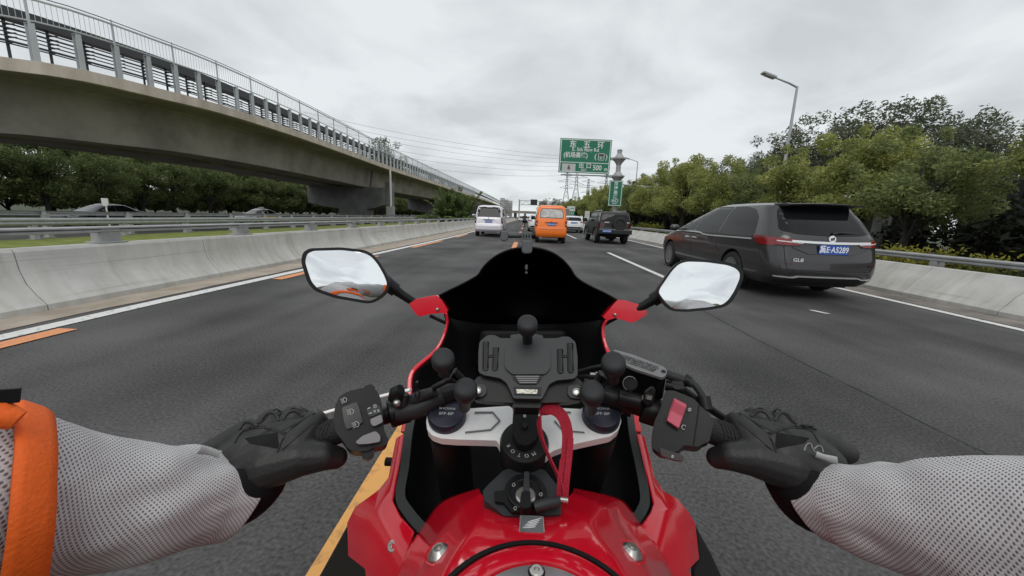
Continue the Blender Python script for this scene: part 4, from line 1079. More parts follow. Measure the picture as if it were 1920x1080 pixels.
plate(c, V, 0.02, .90, .40, .125)

# ---------- silver van
M_SIL = paint('silver paint', (.74, .73, .78), .34, .5, .1)
V = thing('van', 'silver passenger van with a wide dark rear window, leftmost vehicle ahead', 'van', (-2.18, 21.6, 0), R(.5))
c = Car(rear=[(.30, .12), (.42, .0), (.66, .0), (.74, .05), (1.0, .09), (1.15, .14), (1.62, .34), (1.74, .46), (1.79, .62), (1.82, 1.1), (1.83, 1.8)],
        front=[(.30, 4.6), (.5, 4.75), (.8, 4.7), (.98, 4.3), (1.08, 4.0), (1.5, 3.3), (1.72, 2.9), (1.8, 2.5), (1.83, 2.1)],
        width=[(.30, .78), (.42, .83), (.8, .845), (1.05, .83), (1.5, .745), (1.7, .69), (1.77, .6), (1.81, .42), (1.83, .2)], zs=(.30, 1.83), rr=.16, rf=.35, bow=.05, taper=.04)
c.arches((.85, 3.75), .31, .37); c.body(V, M_SIL); underbody(V, 4.6, .8, .26, .5, None, None); wheels(V, (.85, 3.75), .82, .31, .19)
c.patch('rear_window', [(-.70, 1.13), (.70, 1.13), (.68, 1.4), (.60, 1.68), (.2, 1.71), (-.2, 1.71), (-.60, 1.68), (-.68, 1.4)], 'b', M_TINT, V, .006, .02, .1, .06)
for sg, vw in ((-1, 'l'), (1, 'r')):
    for q in ([(.40, 1.15), (1.5, 1.12), (1.5, 1.60), (.62, 1.62)], [(1.58, 1.12), (2.6, 1.1), (2.6, 1.6), (1.58, 1.62)], [(2.68, 1.1), (3.6, 1.08), (3.1, 1.52), (2.68, 1.6)]): c.patch('side_window', q, vw, M_TINT, V, .005, .02, .1, .05)
    c.patch('tail_lamp', [(.03, .78), (.05, 1.12), (.22, 1.10), (.20, .82)], vw, M_DRED, V, .012, .03, .06, .02)
    c.patch('tail_lamp', [(sg * .74, .78), (sg * .74, 1.12), (sg * .83, 1.12), (sg * .845, .76)], 'b', M_DRED, V, .014, .03, .06, .02)
    c.patch('tail_lamp_lens', [(sg * .75, .90), (sg * .75, 1.0), (sg * .83, 1.0), (sg * .835, .90)], 'b', M_CLEAR, V, .02, .03, .06, .01)
    c.strip('reflector', [(sg * .74, .60), (sg * .80, .60)], .09, 'b', M_RED if sg > 0 else M_CLEAR, V, .012)
    c.strip('panel_gap', [(2.64, 1.6), (2.64, .45)], .01, vw, M_UNDER, V, .002); c.strip('panel_gap', [(1.54, 1.6), (1.54, .45)], .01, vw, M_UNDER, V, .002)
    b = MB(); b.ball((sg * .95, 3.5, 1.15), (.1, .07, .1)); b.tube([(sg * .8, 3.55, 1.1), (sg * .92, 3.5, 1.15)], .02, 6); b.build('wing_mirror', M_SIL, V, smooth=50)
c.strip('tailgate_handle', [(-.32, .965), (-.29, .985), (.29, .985), (.32, .965)], .03, 'b', M_TRIM, V, .02)
c.strip('panel_gap', [(-.72, 1.1), (-.70, .70), (.70, .70), (.72, 1.1)], .012, 'b', M_UNDER, V, .003); c.strip('bumper_seam', [(-.82, .56), (0, .55), (.82, .56)], .014, 'b', M_GALV, V, .003)
b = MB(); b.ball((0, .03, 1.03), (.05, .02, .04)); b.build('emblem', M_CHROME, V, smooth=50)
plate(c, V, 0, .88, .42, .13)

# ---------- black off-roader with spare wheel
M_BLK = paint('black purple paint', (.010, .0085, .0105), .42, .0, .0)
V = thing('off_roader', 'black boxy off-road vehicle with a spare wheel on its tailgate, in the right lane ahead', 'off-roader', (4.42, 19.0, 0), R(1.0))
c = Car(rear=[(.48, .12), (.52, .0), (.74, .0), (.78, .10), (1.0, .11), (1.14, .13), (1.50, .26), (1.585, .34), (1.61, .6), (1.625, 1.0)],
        front=[(.48, 4.35), (.6, 4.45), (.85, 4.40), (1.0, 4.25), (1.06, 3.5), (1.10, 3.3), (1.5, 2.85), (1.58, 2.7), (1.61, 2.4), (1.625, 2.0)],
        width=[(.48, .78), (.6, .80), (.85, .81), (1.0, .80), (1.1, .785), (1.5, .72), (1.57, .69), (1.60, .61), (1.625, .4)], zs=(.48, 1.625), rr=.10, rf=.2, bow=.02, taper=.02)
c.arches((.95, 3.6), .38, .46); c.body(V, M_BLK, ang=40); underbody(V, 4.2, .8, .34, .62, None, None); wheels(V, (.95, 3.6), .84, .38, .25)
c.patch('rear_window', [(-.68, 1.13), (.68, 1.13), (.60, 1.52), (-.60, 1.52)], 'b', M_TINT, V, .006, .02, .1, .04)
M_SILR = paint('light roof paint', (.36, .36, .37), .35, .4)
for sg, vw in ((-1, 'l'), (1, 'r')):
    for q in ([(.30, 1.12), (.95, 1.12), (.95, 1.5), (.42, 1.52)], [(1.05, 1.12), (1.9, 1.12), (1.9, 1.52), (1.05, 1.52)], [(2.0, 1.12), (2.95, 1.12), (2.6, 1.5), (2.0, 1.52)]): c.patch('side_window', q, vw, M_TINT, V, .005, .02, .1, .03)
    c.patch('roof_pillar', [(.22, 1.12), (.30, 1.12), (.45, 1.56), (.36, 1.56)], vw, M_SILR, V, .008, .02, .1); c.strip('roof_edge', [(.36, 1.565), (2.6, 1.565)], .05, vw, M_SILR, V, .01)
    c.patch('tail_lamp', [(sg * .54, .83), (sg * .54, 1.06), (sg * .78, 1.06), (sg * .79, .83)], 'b', M_DRED, V, .02, .04, .06, .02)
    c.patch('tail_lamp', [(.10, .83), (.10, 1.06), (.24, 1.06), (.24, .83)], vw, M_DRED, V, .015, .04, .06, .02)
    for y in (.95, 3.6):
        b = MB(); b.rings([[Vector((sg * x, y + .53 * math.cos(a) * k, .38 + .53 * math.sin(a) * k)) for x, k in ((.77, .88), (.86, .88), (.86, 1.0), (.77, 1.0))] for a in np.linspace(.02, math.pi - .02, 17)]); b.build('wheel_flare', M_TRIM, V, smooth=40)
    b = MB(); b.box((sg * .84, 2.2, .42), (.14, 1.7, .06)); b.build('side_step', M_TRIM, V, bevel=.02)
    b = MB(); b.box((sg * 1.0, 3.05, 1.18), (.2, .1, .2)); b.tube([(sg * .85, 3.1, 1.12), (sg * .95, 3.05, 1.15)], .03, 6); b.build('wing_mirror', M_TRIM, V, bevel=.03)
    b = MB(); b.tube([(sg * .60, .6, 1.67), (sg * .60, 2.4, 1.67)], .02, 6)
    for y in (.65, 1.5, 2.35): b.tube([(sg * .60, y, 1.6), (sg * .60, y, 1.67)], .02, 6)
    b.build('roof_rail', M_SILR, V, smooth=50)
    c.strip('door_handle', [(1.15, .98), (1.3, .98)], .03, vw, M_TRIM, V, .03)
b = MB(); b.lathe([(.10, -.02), (.30, -.02), (.345, .04), (.35, .13), (.33, .19), (.23, .20), (.20, .15), (.08, .15), (.001, .16)], 28, (.20, .10, 1.0), (0, -1, 0)); b.build('spare_wheel', M_TYRE, V, smooth=30)
b = MB(); b.box((0, -.03, .62), (1.64, .16, .22)); b.build('bumper', M_TRIM, V, bevel=.03)
b = MB(); b.box((0, -.03, .745), (1.58, .12, .02)); b.build('bumper_step', M_GALV, V)
for q in ([(-.53, 1.065), (-.31, 1.065), (-.31, 1.10), (-.53, 1.10)], [(.56, 1.065), (.70, 1.065), (.70, 1.10), (.56, 1.10)]): c.patch('badge', q, 'b', M_CLEAR, V, .02, .03, .1)
plate(c, V, -.44, .655, .44, .14, y=-.115)
for x in (-.05,): b = MB(); b.lathe([(.14, -.25), (.14, .25)], 16, (x + .08, .95, .36), (1, 0, 0)); b.build('axle_housing', M_UNDER, V)

# ---------- white crossover
M_WHT = paint('white paint', (.72, .73, .74), .3, .6)
def crossover(label, x, y, rz=0.0):
    V = thing('crossover', label, 'car', (x, y, 0), rz)
    c = Car(rear=[(.24, .18), (.34, .04), (.5, .0), (.7, .02), (.9, .06), (1.0, .12), (1.3, .48), (1.38, .58), (1.42, .8), (1.455, 1.5), (1.46, 1.8)],
            front=[(.24, 4.3), (.5, 4.45), (.7, 4.35), (.88, 3.9), (.96, 3.4), (1.25, 2.75), (1.38, 2.4), (1.44, 2.1), (1.46, 1.9)],
            width=[(.24, .80), (.4, .87), (.7, .885), (.95, .86), (1.25, .74), (1.38, .66), (1.43, .5), (1.46, .2)], zs=(.24, 1.46), rr=.3, rf=.4, bow=.07, taper=.05)
    c.arches((.9, 3.55), .33, .385); c.body(V, M_WHT); underbody(V, 4.3, .85, .2, .5, None, None); wheels(V, (.9, 3.55), .87, .33, .22)
    c.patch('rear_window', [(-.66, 1.02), (.66, 1.02), (.58, 1.32), (-.58, 1.32)], 'b', M_TINT, V, .006, .02, .1, .05)
    for sg, vw in ((-1, 'l'), (1, 'r')):
        for q in ([(.62, 1.02), (1.5, .98), (1.5, 1.32), (.95, 1.32)], [(1.58, .98), (2.3, .97), (2.2, 1.32), (1.58, 1.34)], [(2.38, .97), (3.1, .95), (2.6, 1.22), (2.3, 1.31)]): c.patch('side_window', q, vw, M_TINT, V, .005, .02, .1, .04)
        c.patch('tail_lamp', [(sg * .48, .88), (sg * .48, .95), (sg * .84, 1.0), (sg * .86, .90)], 'b', M_RED, V, .014, .03, .06, .02); c.patch('tail_lamp', [(.1, .90), (.1, .99), (.42, .97), (.3, .90)], vw, M_RED, V, .014, .03, .06, .02)
        b = MB(); b.ball((sg * .97, 3.0, 1.0), (.1, .07, .08)); b.build('wing_mirror', M_WHT, V, smooth=50)
    c.patch('bumper_insert', [(-.84, .26), (.84, .26), (.78, .40), (.62, .52), (-.62, .52), (-.78, .40)], 'b', M_TRIM, V, .008, .02, .1, .02)
    c.strip('skid_plate', [(-.5, .36), (.5, .36)], .06, 'b', M_CHROME, V, .016)
    c.strip('panel_gap', [(-.66, .98), (-.62, .62), (.62, .62), (.66, .98)], .012, 'b', M_GALV, V, .003)
    c.patch('plate_recess', [(-.32, .80), (.32, .80), (.34, .93), (-.34, .93)], 'b', M_GALV, V, .006, .02, .1, .02); plate(c, V, 0, .86, .42, .12); return V
crossover('white crossover with a dark rear bumper just right of the orange van', 4.02, 32.3)
crossover('white car mostly hidden behind the left side of the orange van', .98, 31.5)
# ---------- cars on the opposite carriageway (seen nose first)
def sedan(name, label, x, y, rz, m, cat='car'):
    V = thing(name, label, cat, (x, y, 0), rz)
    c = Car(rear=[(.24, .15), (.4, .0), (.7, .02), (.9, .08), (.97, .45), (1.02, .75), (1.25, 1.15), (1.36, 1.45), (1.41, 1.8), (1.43, 2.1)],
            front=[(.24, 4.65), (.45, 4.8), (.65, 4.7), (.82, 4.2), (.92, 3.55), (1.1, 3.1), (1.3, 2.65), (1.39, 2.4), (1.43, 2.2)],
            width=[(.24, .80), (.4, .88), (.7, .90), (.92, .87), (1.2, .73), (1.34, .64), (1.40, .48), (1.43, .2)], zs=(.24, 1.43), rr=.3, rf=.45, bow=.08, taper=.06)
    c.arches((1.0, 3.75), .32, .37); c.body(V, m); underbody(V, 4.6, .85, .2, .5, None, None); wheels(V, (1.0, 3.75), .87, .32, .21)
    for vw in 'lr':
        for q in ([(1.05, .98), (2.2, .95), (2.2, 1.31), (1.45, 1.31)], [(2.27, .95), (3.35, .94), (2.75, 1.26), (2.27, 1.32)]): c.patch('side_window', q, vw, M_TINT, V, .005, .02, .1, .04)
        c.patch('headlight', [(4.4, .62), (4.75, .58), (4.75, .66), (4.3, .76)], vw, M_CLEAR, V, .012, .03, .06, .02)
        sg = -1 if vw == 'l' else 1
        b = MB(); b.ball((sg * .98, 3.1, .98), (.1, .07, .08)); b.build('wing_mirror', m, V, smooth=50)
    c.patch('windscreen', [(-.74, .97), (.74, .97), (.60, 1.33), (-.60, 1.33)], 'f', M_CLEARG, V, .006, .02, .1, .04); c.patch('rear_window', [(-.68, 1.06), (.68, 1.06), (.58, 1.33), (-.58, 1.33)], 'b', M_TINT, V, .006, .02, .1, .04)
    c.patch('grille', [(-.4, .42), (.4, .42), (.45, .58), (-.45, .58)], 'f', M_TRIM, V, .006, .02, .1, .02)
    return V
q = Vector((-27.5, 21.5, -.6))
sedan('sedan', 'dark grey sedan passing behind the far left guardrail', q.x, 26.0, R(180), paint('dark sedan paint', (.07, .07, .085), .3, .6, .3))
V = bpy.data.objects['sedan']; V.location.z = -.3
q = gy(493, 400, 36)
tx = sedan('taxi', 'pale taxi with a yellow lower side passing behind the left guardrail', q.x - .5, 38.5, R(180), M_WHT, 'taxi'); tx.location.z = -.3
b = MB(); b.box((0, 2.0, 1.50), (.5, .18, .13)); b.build('roof_sign', M_CLEAR, tx, bevel=.03)
for sg in (-1, 1): b = MB(); b.box((sg * .90, 2.3, .72), (.03, 2.3, .28)); b.build('side_band', paint('taxi yellow', (.55, .36, .04), .4), tx, bevel=.01)
# ---------- far traffic
def far_car(label, x, y, m):
    V = thing('distant_car', label, 'car', (x, y, 0)); b = MB()
    b.rings([[Vector((s * w_ * .5, y_, z)) for s, z in ((-1, .3), (1, .3), (1, h * .62), (.8, h), (-.8, h), (-1, h * .62))] for y_, w_, h in ((0, 1.6, 1.25), (.15, 1.76, 1.5), (2.4, 1.76, 1.5), (3.2, 1.76, 1.0), (4.3, 1.6, .85))]); b.build('body', m, V, bevel=.08)
    b = MB(); b.box((0, .02, 1.15), (1.3, .1, .4)); b.build('rear_window', M_TINT, V, bevel=.02)
    for x_ in (-.7, .7): b = MB(); b.lathe([(.31, -.1), (.31, .1)], 14, (x_, .8, .31), (1, 0, 0)); b.build('wheel', M_TYRE, V)
    return V
far_car('tiny white car far ahead in the left lane beyond the motorcyclist', -1.3, 98, M_WHT)
far_car('tiny grey car far ahead beside the distant motorcyclist', .9, 80, M_SIL)
far_car('tiny dark car furthest away in the left lane', -1.4, 110, M_BLK)
far_car('tiny white car on the far road under the distant bridge', 1.0, 120, M_WHT)
# truck glimpsed between the orange van and the white crossover
V = thing('truck', 'grey flatbed truck glimpsed between the orange van and the white crossover', 'truck', (5.0, 56, 0))
b = MB(); b.box((0, 2, 1.6), (2.3, 4.5, 1.9)); b.build('cargo_box', mat('faded truck grey', (.20, .21, .20), .7), V, bevel=.04)
b = MB(); b.box((0, 2, 2.62), (2.4, 4.6, .12)); b.build('roof', M_WHITE, V)
b = MB(); b.box((0, -.28, .7), (2.2, .1, .25)); b.build('bumper', M_TRIM, V)
for x_ in (-.9, .9): b = MB(); b.lathe([(.42, -.15), (.42, .15)], 16, (x_, .8, .42), (1, 0, 0)); b.build('wheel', M_TYRE, V)
# distant motorcyclist
t = thing('motorcyclist', 'tiny distant motorcyclist in dark clothes riding between the silver and orange vans', 'motorcyclist', (-.25, 47, 0))
b = MB(); b.lathe([(.30, -.06), (.31, 0), (.30, .06)], 16, (0, 0, .31), (1, 0, 0)); b.lathe([(.30, -.06), (.31, 0), (.30, .06)], 16, (0, 1.35, .31), (1, 0, 0)); b.build('wheel', M_TYRE, t)
b = MB(); b.rings([[Vector((s * w_, y, z)) for s, z in ((-1, z0), (1, z0), (.7, z1), (-.7, z1))] for y, w_, z0, z1 in ((-.35, .10, .70, .85), (.3, .16, .45, .80), (.9, .18, .50, .95), (1.3, .12, .7, 1.05))]); b.tube([(-.35, .95, 1.0), (.35, .95, 1.0)], .03, 6); b.build('frame', M_TRIM, t, bevel=.03)
b = MB(); b.rings([[Vector((w_ * math.cos(a), y + w_ * .6 * math.sin(a), z)) for a in np.linspace(0, 6.283, 11)[:-1]] for z, y, w_ in ((.78, .1, .20), (1.0, .15, .21), (1.25, .30, .25), (1.36, .36, .16), (1.42, .40, .09))])
for s in (-1, 1): b.tube([(s * .22, .32, 1.28), (s * .34, .55, 1.08), (s * .30, .9, 1.02)], [.07, .06, .05], 7); b.tube([(s * .14, .1, .82), (s * .24, .5, .75), (s * .2, .3, .4)], [.1, .09, .06], 7)
b.build('rider', mat('dark jacket', (.03, .03, .035), .8), t, smooth=60)
b = MB(); b.ball((0, .45, 1.52), (.13, .15, .14)); b.build('helmet', M_BLK, t, smooth=60)
# ================================================================== MOTORCYCLE
M_REDP = mat('red fairing paint', (.70, .007, .024), .15, coat=.9, spec=.4)
M_PLAST = mat('black cockpit plastic', (.006, .006, .0065), .62, spec=.25, bump=.08, bscale=400)
M_SCREEN = mat('smoked screen', (.003, .003, .003), .38, spec=.18)
M_SATIN = mat('satin black', (.0075, .0075, .008), .42, spec=.28, bump=.05, bscale=500)
M_RUBB = mat('soft black rubber', (.022, .023, .025), .55, spec=.35, bump=.06, bscale=600)
M_HOLD = mat('charcoal holder plastic', (.027, .029, .031), .48, spec=.45, bump=.10, bscale=700)
M_SILVER = mat('cast silver paint', (.90, .895, .88), .4, metal=.05, coat=.2, bump=.05, bscale=600, var=.04, scale=30)
M_CAP = mat('indigo anodised', (.030, .030, .048), .34, metal=.4)
M_ICON = mat('icon white', (.62, .62, .62), .5)
M_GREYB = mat('grey button', (.22, .21, .215), .45)
M_KILL = mat('faded red switch', (.52, .085, .13), .5)
M_BOLT = mat('stainless bolt', (.50, .49, .46), .28, metal=.9)
M_LABEL = mat('grey cap paint', (.17, .17, .17), .5)
M_STRAP = mat('red webbing', (.42, .012, .035), .75, var=.12, scale=300, bump=.5, bscale=500)
M_MIRR = mat('mirror glass', (.93, .95, .96), .015, metal=1.0)
M_EDGEG = mat('fairing rubber edge', (.028, .033, .032), .6)
BK = thing('motorcycle', 'red sport motorcycle with black windscreen seen from the rider seat, in the foreground', 'motorcycle', (0, .5, 0))
KW = dict(world=True)
def part(mb, name, m, parent=BK, **k): return mb.build(name, m, parent, world=True, **k)
def pd(l): return [pt(*q) for q in l]
def pxprism(mb, pts, P, n, th, lift=0.0):
    """pixel outline on the plane (P, n), lifted along n, given thickness downwards"""
    a = [onplane(x, y, P + n * lift, n) for x, y in pts]; mb.prism(a, n * -th); return a
T24 = R(24)
nC = Vector((0, -math.sin(T24), math.cos(T24))); eC = Vector((0, math.cos(T24), math.sin(T24)))
PC = pt(982, 785, .505)
# ---- top yoke
yoke = [(799, 790), (801, 774), (811, 759), (828, 750), (850, 750), (866, 757), (876, 766), (955, 761), (965, 770), (975, 772), (1000, 772), (1030, 764), (1090, 767), (1098, 757), (1112, 750), (1135, 750), (1152, 758), (1163, 774), (1165, 790), (1160, 806), (1145, 818), (1112, 825), (1066, 835), (1036, 846), (1022, 858), (997, 871), (970, 870), (948, 857), (939, 840), (932, 826), (857, 824), (827, 822), (810, 816), (801, 806)]
b = MB(); pxprism(b, round_poly(yoke, 3, 2), PC, nC, .013); yk = part(b, 'top_yoke', M_SILVER, bevel=.0025, seg=3)
def groove(pts, w_, parent, m=M_LABEL, P=PC, n=nC, lift=.0012):
    b = MB(); p = [onplane(x, y, P + n * lift, n) for x, y in pts]
    b.ribbon(p, w_, .0012, [n.cross((p[min(i + 1, len(p) - 1)] - p[max(0, i - 1)])) for i in range(len(p))]); return part(b, 'engraving', m, parent)
groove([(890, 773.5), (924, 773), (937, 789), (920, 806), (872, 811)], .0022, yk)
groove([(1052, 773), (1070, 773)], .0022, yk); groove([(1040, 789), (1055, 807), (1096, 811)], .0016, yk)
for px_ in (839, 1126):
    c = onplane(px_, 783, PC, nC); b = MB(); b.lathe([(.0255, -.004), (.0255, .008), (.0235, .0125), (.022, .013), (.001, .013)], 40, c, nC)
    fc = part(b, 'fork_cap', M_CAP, smooth=35)
    for tx_, sz, dy in (('SHOWA', .0052, .0045), ('SFF-BP', .0062, -.0035)):
        o = text_obj('lettering', tx_, sz, M_ICON, fc, frame(c + nC * .0133 + eC * dy, (1, 0, 0), eC), sx=1.15, bold=-.00005)
    b = MB(); p0 = c - nC * .03; b.tube([p0, p0 - nC * .16, p0 - nC * .45], [.0275, .0275, .0275], 24); part(b, 'fork_tube', M_SATIN, smooth=50)
# ---- steering stem and holder foot
cS = onplane(983, 833, PC, nC)
b = MB(); b.lathe([(.031, -.03), (.031, .004), (.029, .008), (.020, .0095), (.001, .0095)], 40, cS, nC); part(b, 'stem_nut', M_SATIN, smooth=35)
# ---- phone holder (clamped on the stem): a thing of its own
PH_ = thing('phone_holder', 'empty black phone holder with rubber tipped clamp arms above the motorcycle steering yoke', 'phone holder', (0, .42, 0))
a47 = R(46); nH = Vector((0, -math.sin(a47), math.cos(a47))); eH = Vector((0, math.cos(a47), math.sin(a47)))
PHc = pt(990, 690, .445)
def hp(mb, pts, th, lift=0, r=0): return pxprism(mb, round_poly(pts, r, 3) if r else pts, PHc, nH, th, lift)
b = MB(); hp(b, [(897, 660), (899, 641), (914, 628), (928, 628), (938, 634), (1045, 634), (1054, 631), (1067, 631), (1079, 641), (1083, 668), (1083, 704), (1076, 710), (1044, 713), (1030, 720), (1020, 740), (1016, 748), (963, 747), (958, 735), (950, 718), (938, 709), (906, 703), (897, 697)], .010, 0, 4); part(b, 'back_plate', M_HOLD, PH_, bevel=.0022, seg=3)
b = MB(); hp(b, [(889, 714), (897, 705), (940, 705), (1040, 708), (1083, 708), (1094, 719), (1100, 735), (1092, 750), (1066, 754), (1016, 755), (960, 755), (912, 753), (890, 750), (880, 738)], .012, -.0105, 5); part(b, 'lower_plate', M_SATIN, PH_, bevel=.002, seg=2)
for q in ([(891, 719), (909, 721), (912, 727), (912, 737), (905, 744), (890, 744)], [(1066, 723), (1085, 721), (1092, 726), (1092, 748), (1070, 746), (1064, 738)]):
    b = MB(); hp(b, q, .006, -.0065, 3); part(b, 'bolt_lug', M_HOLD, PH_, bevel=.0015)
for x, y in ((895.5, 733), (1080.5, 736)):
    b = MB(); b.lathe([(.0045, 0), (.0045, .0025), (.0032, .003), (.0026, .0018), (.001, .0018)], 20, onplane(x, y, PHc - nH * .006, nH), nH); part(b, 'bolt', M_BOLT, PH_, smooth=35)
b = MB(); hp(b, [(947, 646), (1031, 646), (1033, 690), (1022, 702), (960, 702), (946, 689)], .005, .0032, 6); part(b, 'centre_pad', M_HOLD, PH_, bevel=.001, seg=2)
b = MB(); hp(b, [(961, 704), (1016, 704), (1015, 709), (1006, 720), (972, 719), (962, 709)], .003, .002, 2)
rb = part(b, 'rib_block', M_SATIN, PH_, bevel=.0008)
b = MB()
for k in range(4):
    y = 706.2 + 3.8 * k; x0, x1 = 967 + 2.2 * k, 1011 - 1.6 * k; p = [onplane(x, y, PHc + nH * .0028, nH) for x in (x0, x1)]; b.tube(p, .0011, 8)
part(b, 'rib', M_GREYB, rb, smooth=60)
b = MB(); hp(b, [(963, 725), (1015, 726), (1014, 741), (964, 740)], .003, .0012, 1); fr_ = part(b, 'badge_frame', M_SATIN, PH_, bevel=.0006)
b = MB(); hp(b, [(968, 729.5), (1008, 730.5), (1007, 738.5), (969, 737.5)], .002, .0022, 1); part(b, 'badge', mat('worn silver badge', (.16, .16, .14), .35, metal=.5, col2=(.50, .49, .42), scale=420), fr_)
for sx_, sl_ in ((-1, ((911, 641, 910, 694), (930, 652, 928, 694))), (1, ((1069, 644, 1070, 698), (1050, 655, 1051, 699)))):
    b = MB()
    for x0, y0, x1, y1 in sl_:
        loop = []
        for a in np.linspace(0, math.pi, 7): loop.append((x1 + 4.6 * math.cos(a), y1 - 4 + 4.6 * math.sin(a)))
        loop += [(x0 - 4.6, y0), (x0 + 4.6, y0)]; b.tube([onplane(x, y, PHc + nH * .0004, nH) for x, y in loop], .0010, 6, closed=True)
    xa, xb_ = sorted((sl_[0][0], sl_[1][0])); b.tube([onplane(x, 668, PHc + nH * .0004, nH) for x in (xa + 3, xb_ - 3)], .0016, 6)
    part(b, 'slot_bead', M_SATIN, PH_, smooth=60)
    b = MB()
    for x0, y0, x1, y1 in sl_: hp(b, [(x0 - 2.2, y0 + 2), (x0 + 2.2, y0 + 2), (x1 + 2.2, y1 - 4), (x1 - 2.2, y1 - 4)], .002, .0009, 1)
    part(b, 'slot', M_SATIN, PH_)
b = MB(); hp(b, [(957, 628), (975, 626), (1003, 626), (1018, 629), (1019, 642), (957, 642)], .008, -.006, 2); part(b, 'arm_guide', M_HOLD, PH_, bevel=.001)
def knob(base, head, r):
    d = (head - base); L = d.length; d.normalize(); b = MB()
    b.lathe([(r * .55, -L), (r * .55, -r * 1.15), (r * .70, -r * .98), (r * .93, -r * .75), (r * 1.02, -r * .4), (r * 1.04, r * .2), (r * 1.0, r * .55), (r * .88, r * .74), (r * .6, r * .84), (.001, r * .87)], 28, head, d)
    return part(b, 'rubber_tip', M_RUBB, PH_, smooth=50)
for hx, hy, bx_, by, rpx, d0 in ((989, 611, 989, 642, 18.5, .455), (831, 676, 833, 700, 21, .455), (873, 733, 871, 764, 21.5, .445), (1150, 684, 1149, 712, 22, .455), (1110, 738, 1108, 768, 22, .445)):
    knob(pt(bx_, by, d0 + .012), pt(hx, hy, d0 - .022), rpx / 700 * (d0 - .022))
for pth in ([(845, 705, .475), (862, 716, .478), (892, 728, .48)], [(852, 695, .47), (872, 715, .475), (885, 722, .48)], [(1140, 712, .475), (1122, 728, .48), (1092, 738, .482)], [(1128, 700, .475), (1118, 716, .48), (1100, 725, .48)], [(868, 760, .47), (885, 740, .48)], [(1108, 764, .47), (1095, 742, .48)]):
    b = MB(); b.tube(pd(pth), .0045, 8, sx=1.5); part(b, 'clamp_arm', M_SATIN, PH_, smooth=50)
b = MB(); hp(b, [(960, 742), (1016, 743), (1014, 765), (962, 764)], .03, -.012, 4); part(b, 'neck', M_SATIN, PH_, bevel=.002)
b = MB(); pxprism(b, round_poly([(962, 770), (1009, 770), (1011, 808), (1001, 828), (985, 836), (970, 830), (960, 808)], 6), PC, nC, .024, .024); ft = part(b, 'foot', M_SATIN, PH_, bevel=.003, seg=3)
b = MB(); pxprism(b, [(981, 776), (986, 776), (986.5, 782), (981.5, 782)], PC, nC, .002, .0255); part(b, 'index_mark', M_ICON, ft)
b = MB(); b.ball(onplane(984, 800, PC + nC * .024, nC), .0045, 12, 8); part(b, 'pivot', M_SATIN, ft, smooth=60)
for i, ch in enumerate('MOTOR'):
    a = R(-62 - 24 * i) + R(4); rr = .0215; c = cS + nC * .0102 + Vector((1, 0, 0)) * rr * math.cos(a) + eC * rr * math.sin(a)
    up_ = Vector((1, 0, 0)) * math.cos(a) + eC * math.sin(a); o = text_obj('lettering', ch, .0066, M_ICON, PH_, frame(c, up_.cross(nC), up_), bold=-.0001); o.location = -Vector(PH_.location)
# ---- red lanyard
LN = thing('key_lanyard', 'red webbing key strap looped in front of the steering yoke', 'key strap', (0, .40, 0))
lp = [(1054, 938, .425), (1056, 905, .425), (1062, 850, .432), (1064, 815, .436), (1058, 788, .438), (1046, 772, .440), (1030, 767, .442), (1016, 776, .442), (1011, 794, .440), (1016, 822, .436), (1030, 858, .432), (1045, 890, .428), (1053, 915, .424), (1054, 935, .422)]
cv = [Vector(p) for p in spline([tuple(pt(*q)) for q in lp], 60)]
sides = []; X_ = Vector((1, 0, 0)); vw = (CP - cv[20]).normalized()
for i, p in enumerate(cv):
    t = i / 59
    sd = X_.lerp(vw * .9 + X_ * .2, 0) if t < .30 else X_.lerp(UP * .9 + X_ * .2, min(1, (t - .30) / .15)) if t < .48 else (UP * .9 + X_ * .2).lerp(vw * .75 + X_ * .35, min(1, (t - .48) / .2))
    sides.append(sd)
b = MB(); b.ribbon(cv, [.0085 + .005 * math.sin(math.pi * min(1, i / 42)) for i in range(60)], .0016, sides); part(b, 'strap', M_STRAP, LN, smooth=40)
b = MB(); cv2 = [p + Vector((.003, -.003, .001)) for p in cv[:14]]; b.ribbon(cv2, .007, .0014, X_); cv2 = [p + Vector((-.004, -.0015, .001)) for p in cv[:9]]; b.ribbon(cv2, .006, .0014, X_); part(b, 'strap_tail', M_STRAP, LN)
b = MB(); b.tube(pd([(1050, 936, .42), (1064, 938, .42)]), .0035, 10); part(b, 'rivet', M_BOLT, LN, smooth=50)
# ---- windscreen
edge = [(823, 554, .73), (845, 543, .725), (868, 532, .715), (888, 521, .705), (898, 514, .70), (905, 503, .69), (917, 490, .68), (935, 477, .67), (958, 468, .664), (985, 464, .66), (1012, 466, .664), (1036, 474, .67), (1055, 487, .68), (1069, 503, .69), (1077, 516, .70), (1090, 527, .705), (1110, 538, .715), (1135, 550, .725), (1158, 563, .73)]
E_ = [Vector(p) for p in spline([tuple(pt(*q)) for q in edge], 73)]
bot = [(834, 592, .745), (860, 600, .80), (900, 606, .88), (945, 608, .94), (988, 608, .96), (1030, 608, .94), (1075, 606, .88), (1112, 602, .80), (1136, 597, .745)]
B_ = [Vector(p) for p in spline([tuple(pt(*q)) for q in bot], 73)]
rows = []
for i in range(15):
    t = i / 14; rows.append([e.lerp(q, t) + Vector((0, .10 * math.sin(math.pi * t) * (1 - abs(2 * j / 72 - 1)**2), .035 * math.sin(math.pi * t) * (1 - abs(2 * j / 72 - 1)**2))) for j, (e, q) in enumerate(zip(E_, B_))])
b = MB(); b.grid(rows); ws = part(b, 'windscreen', M_SCREEN, solid=.003, smooth=60, off=0)
b = MB(); b.tube(E_, .0020, 8); part(b, 'edge_trim', M_SATIN, ws, smooth=60)
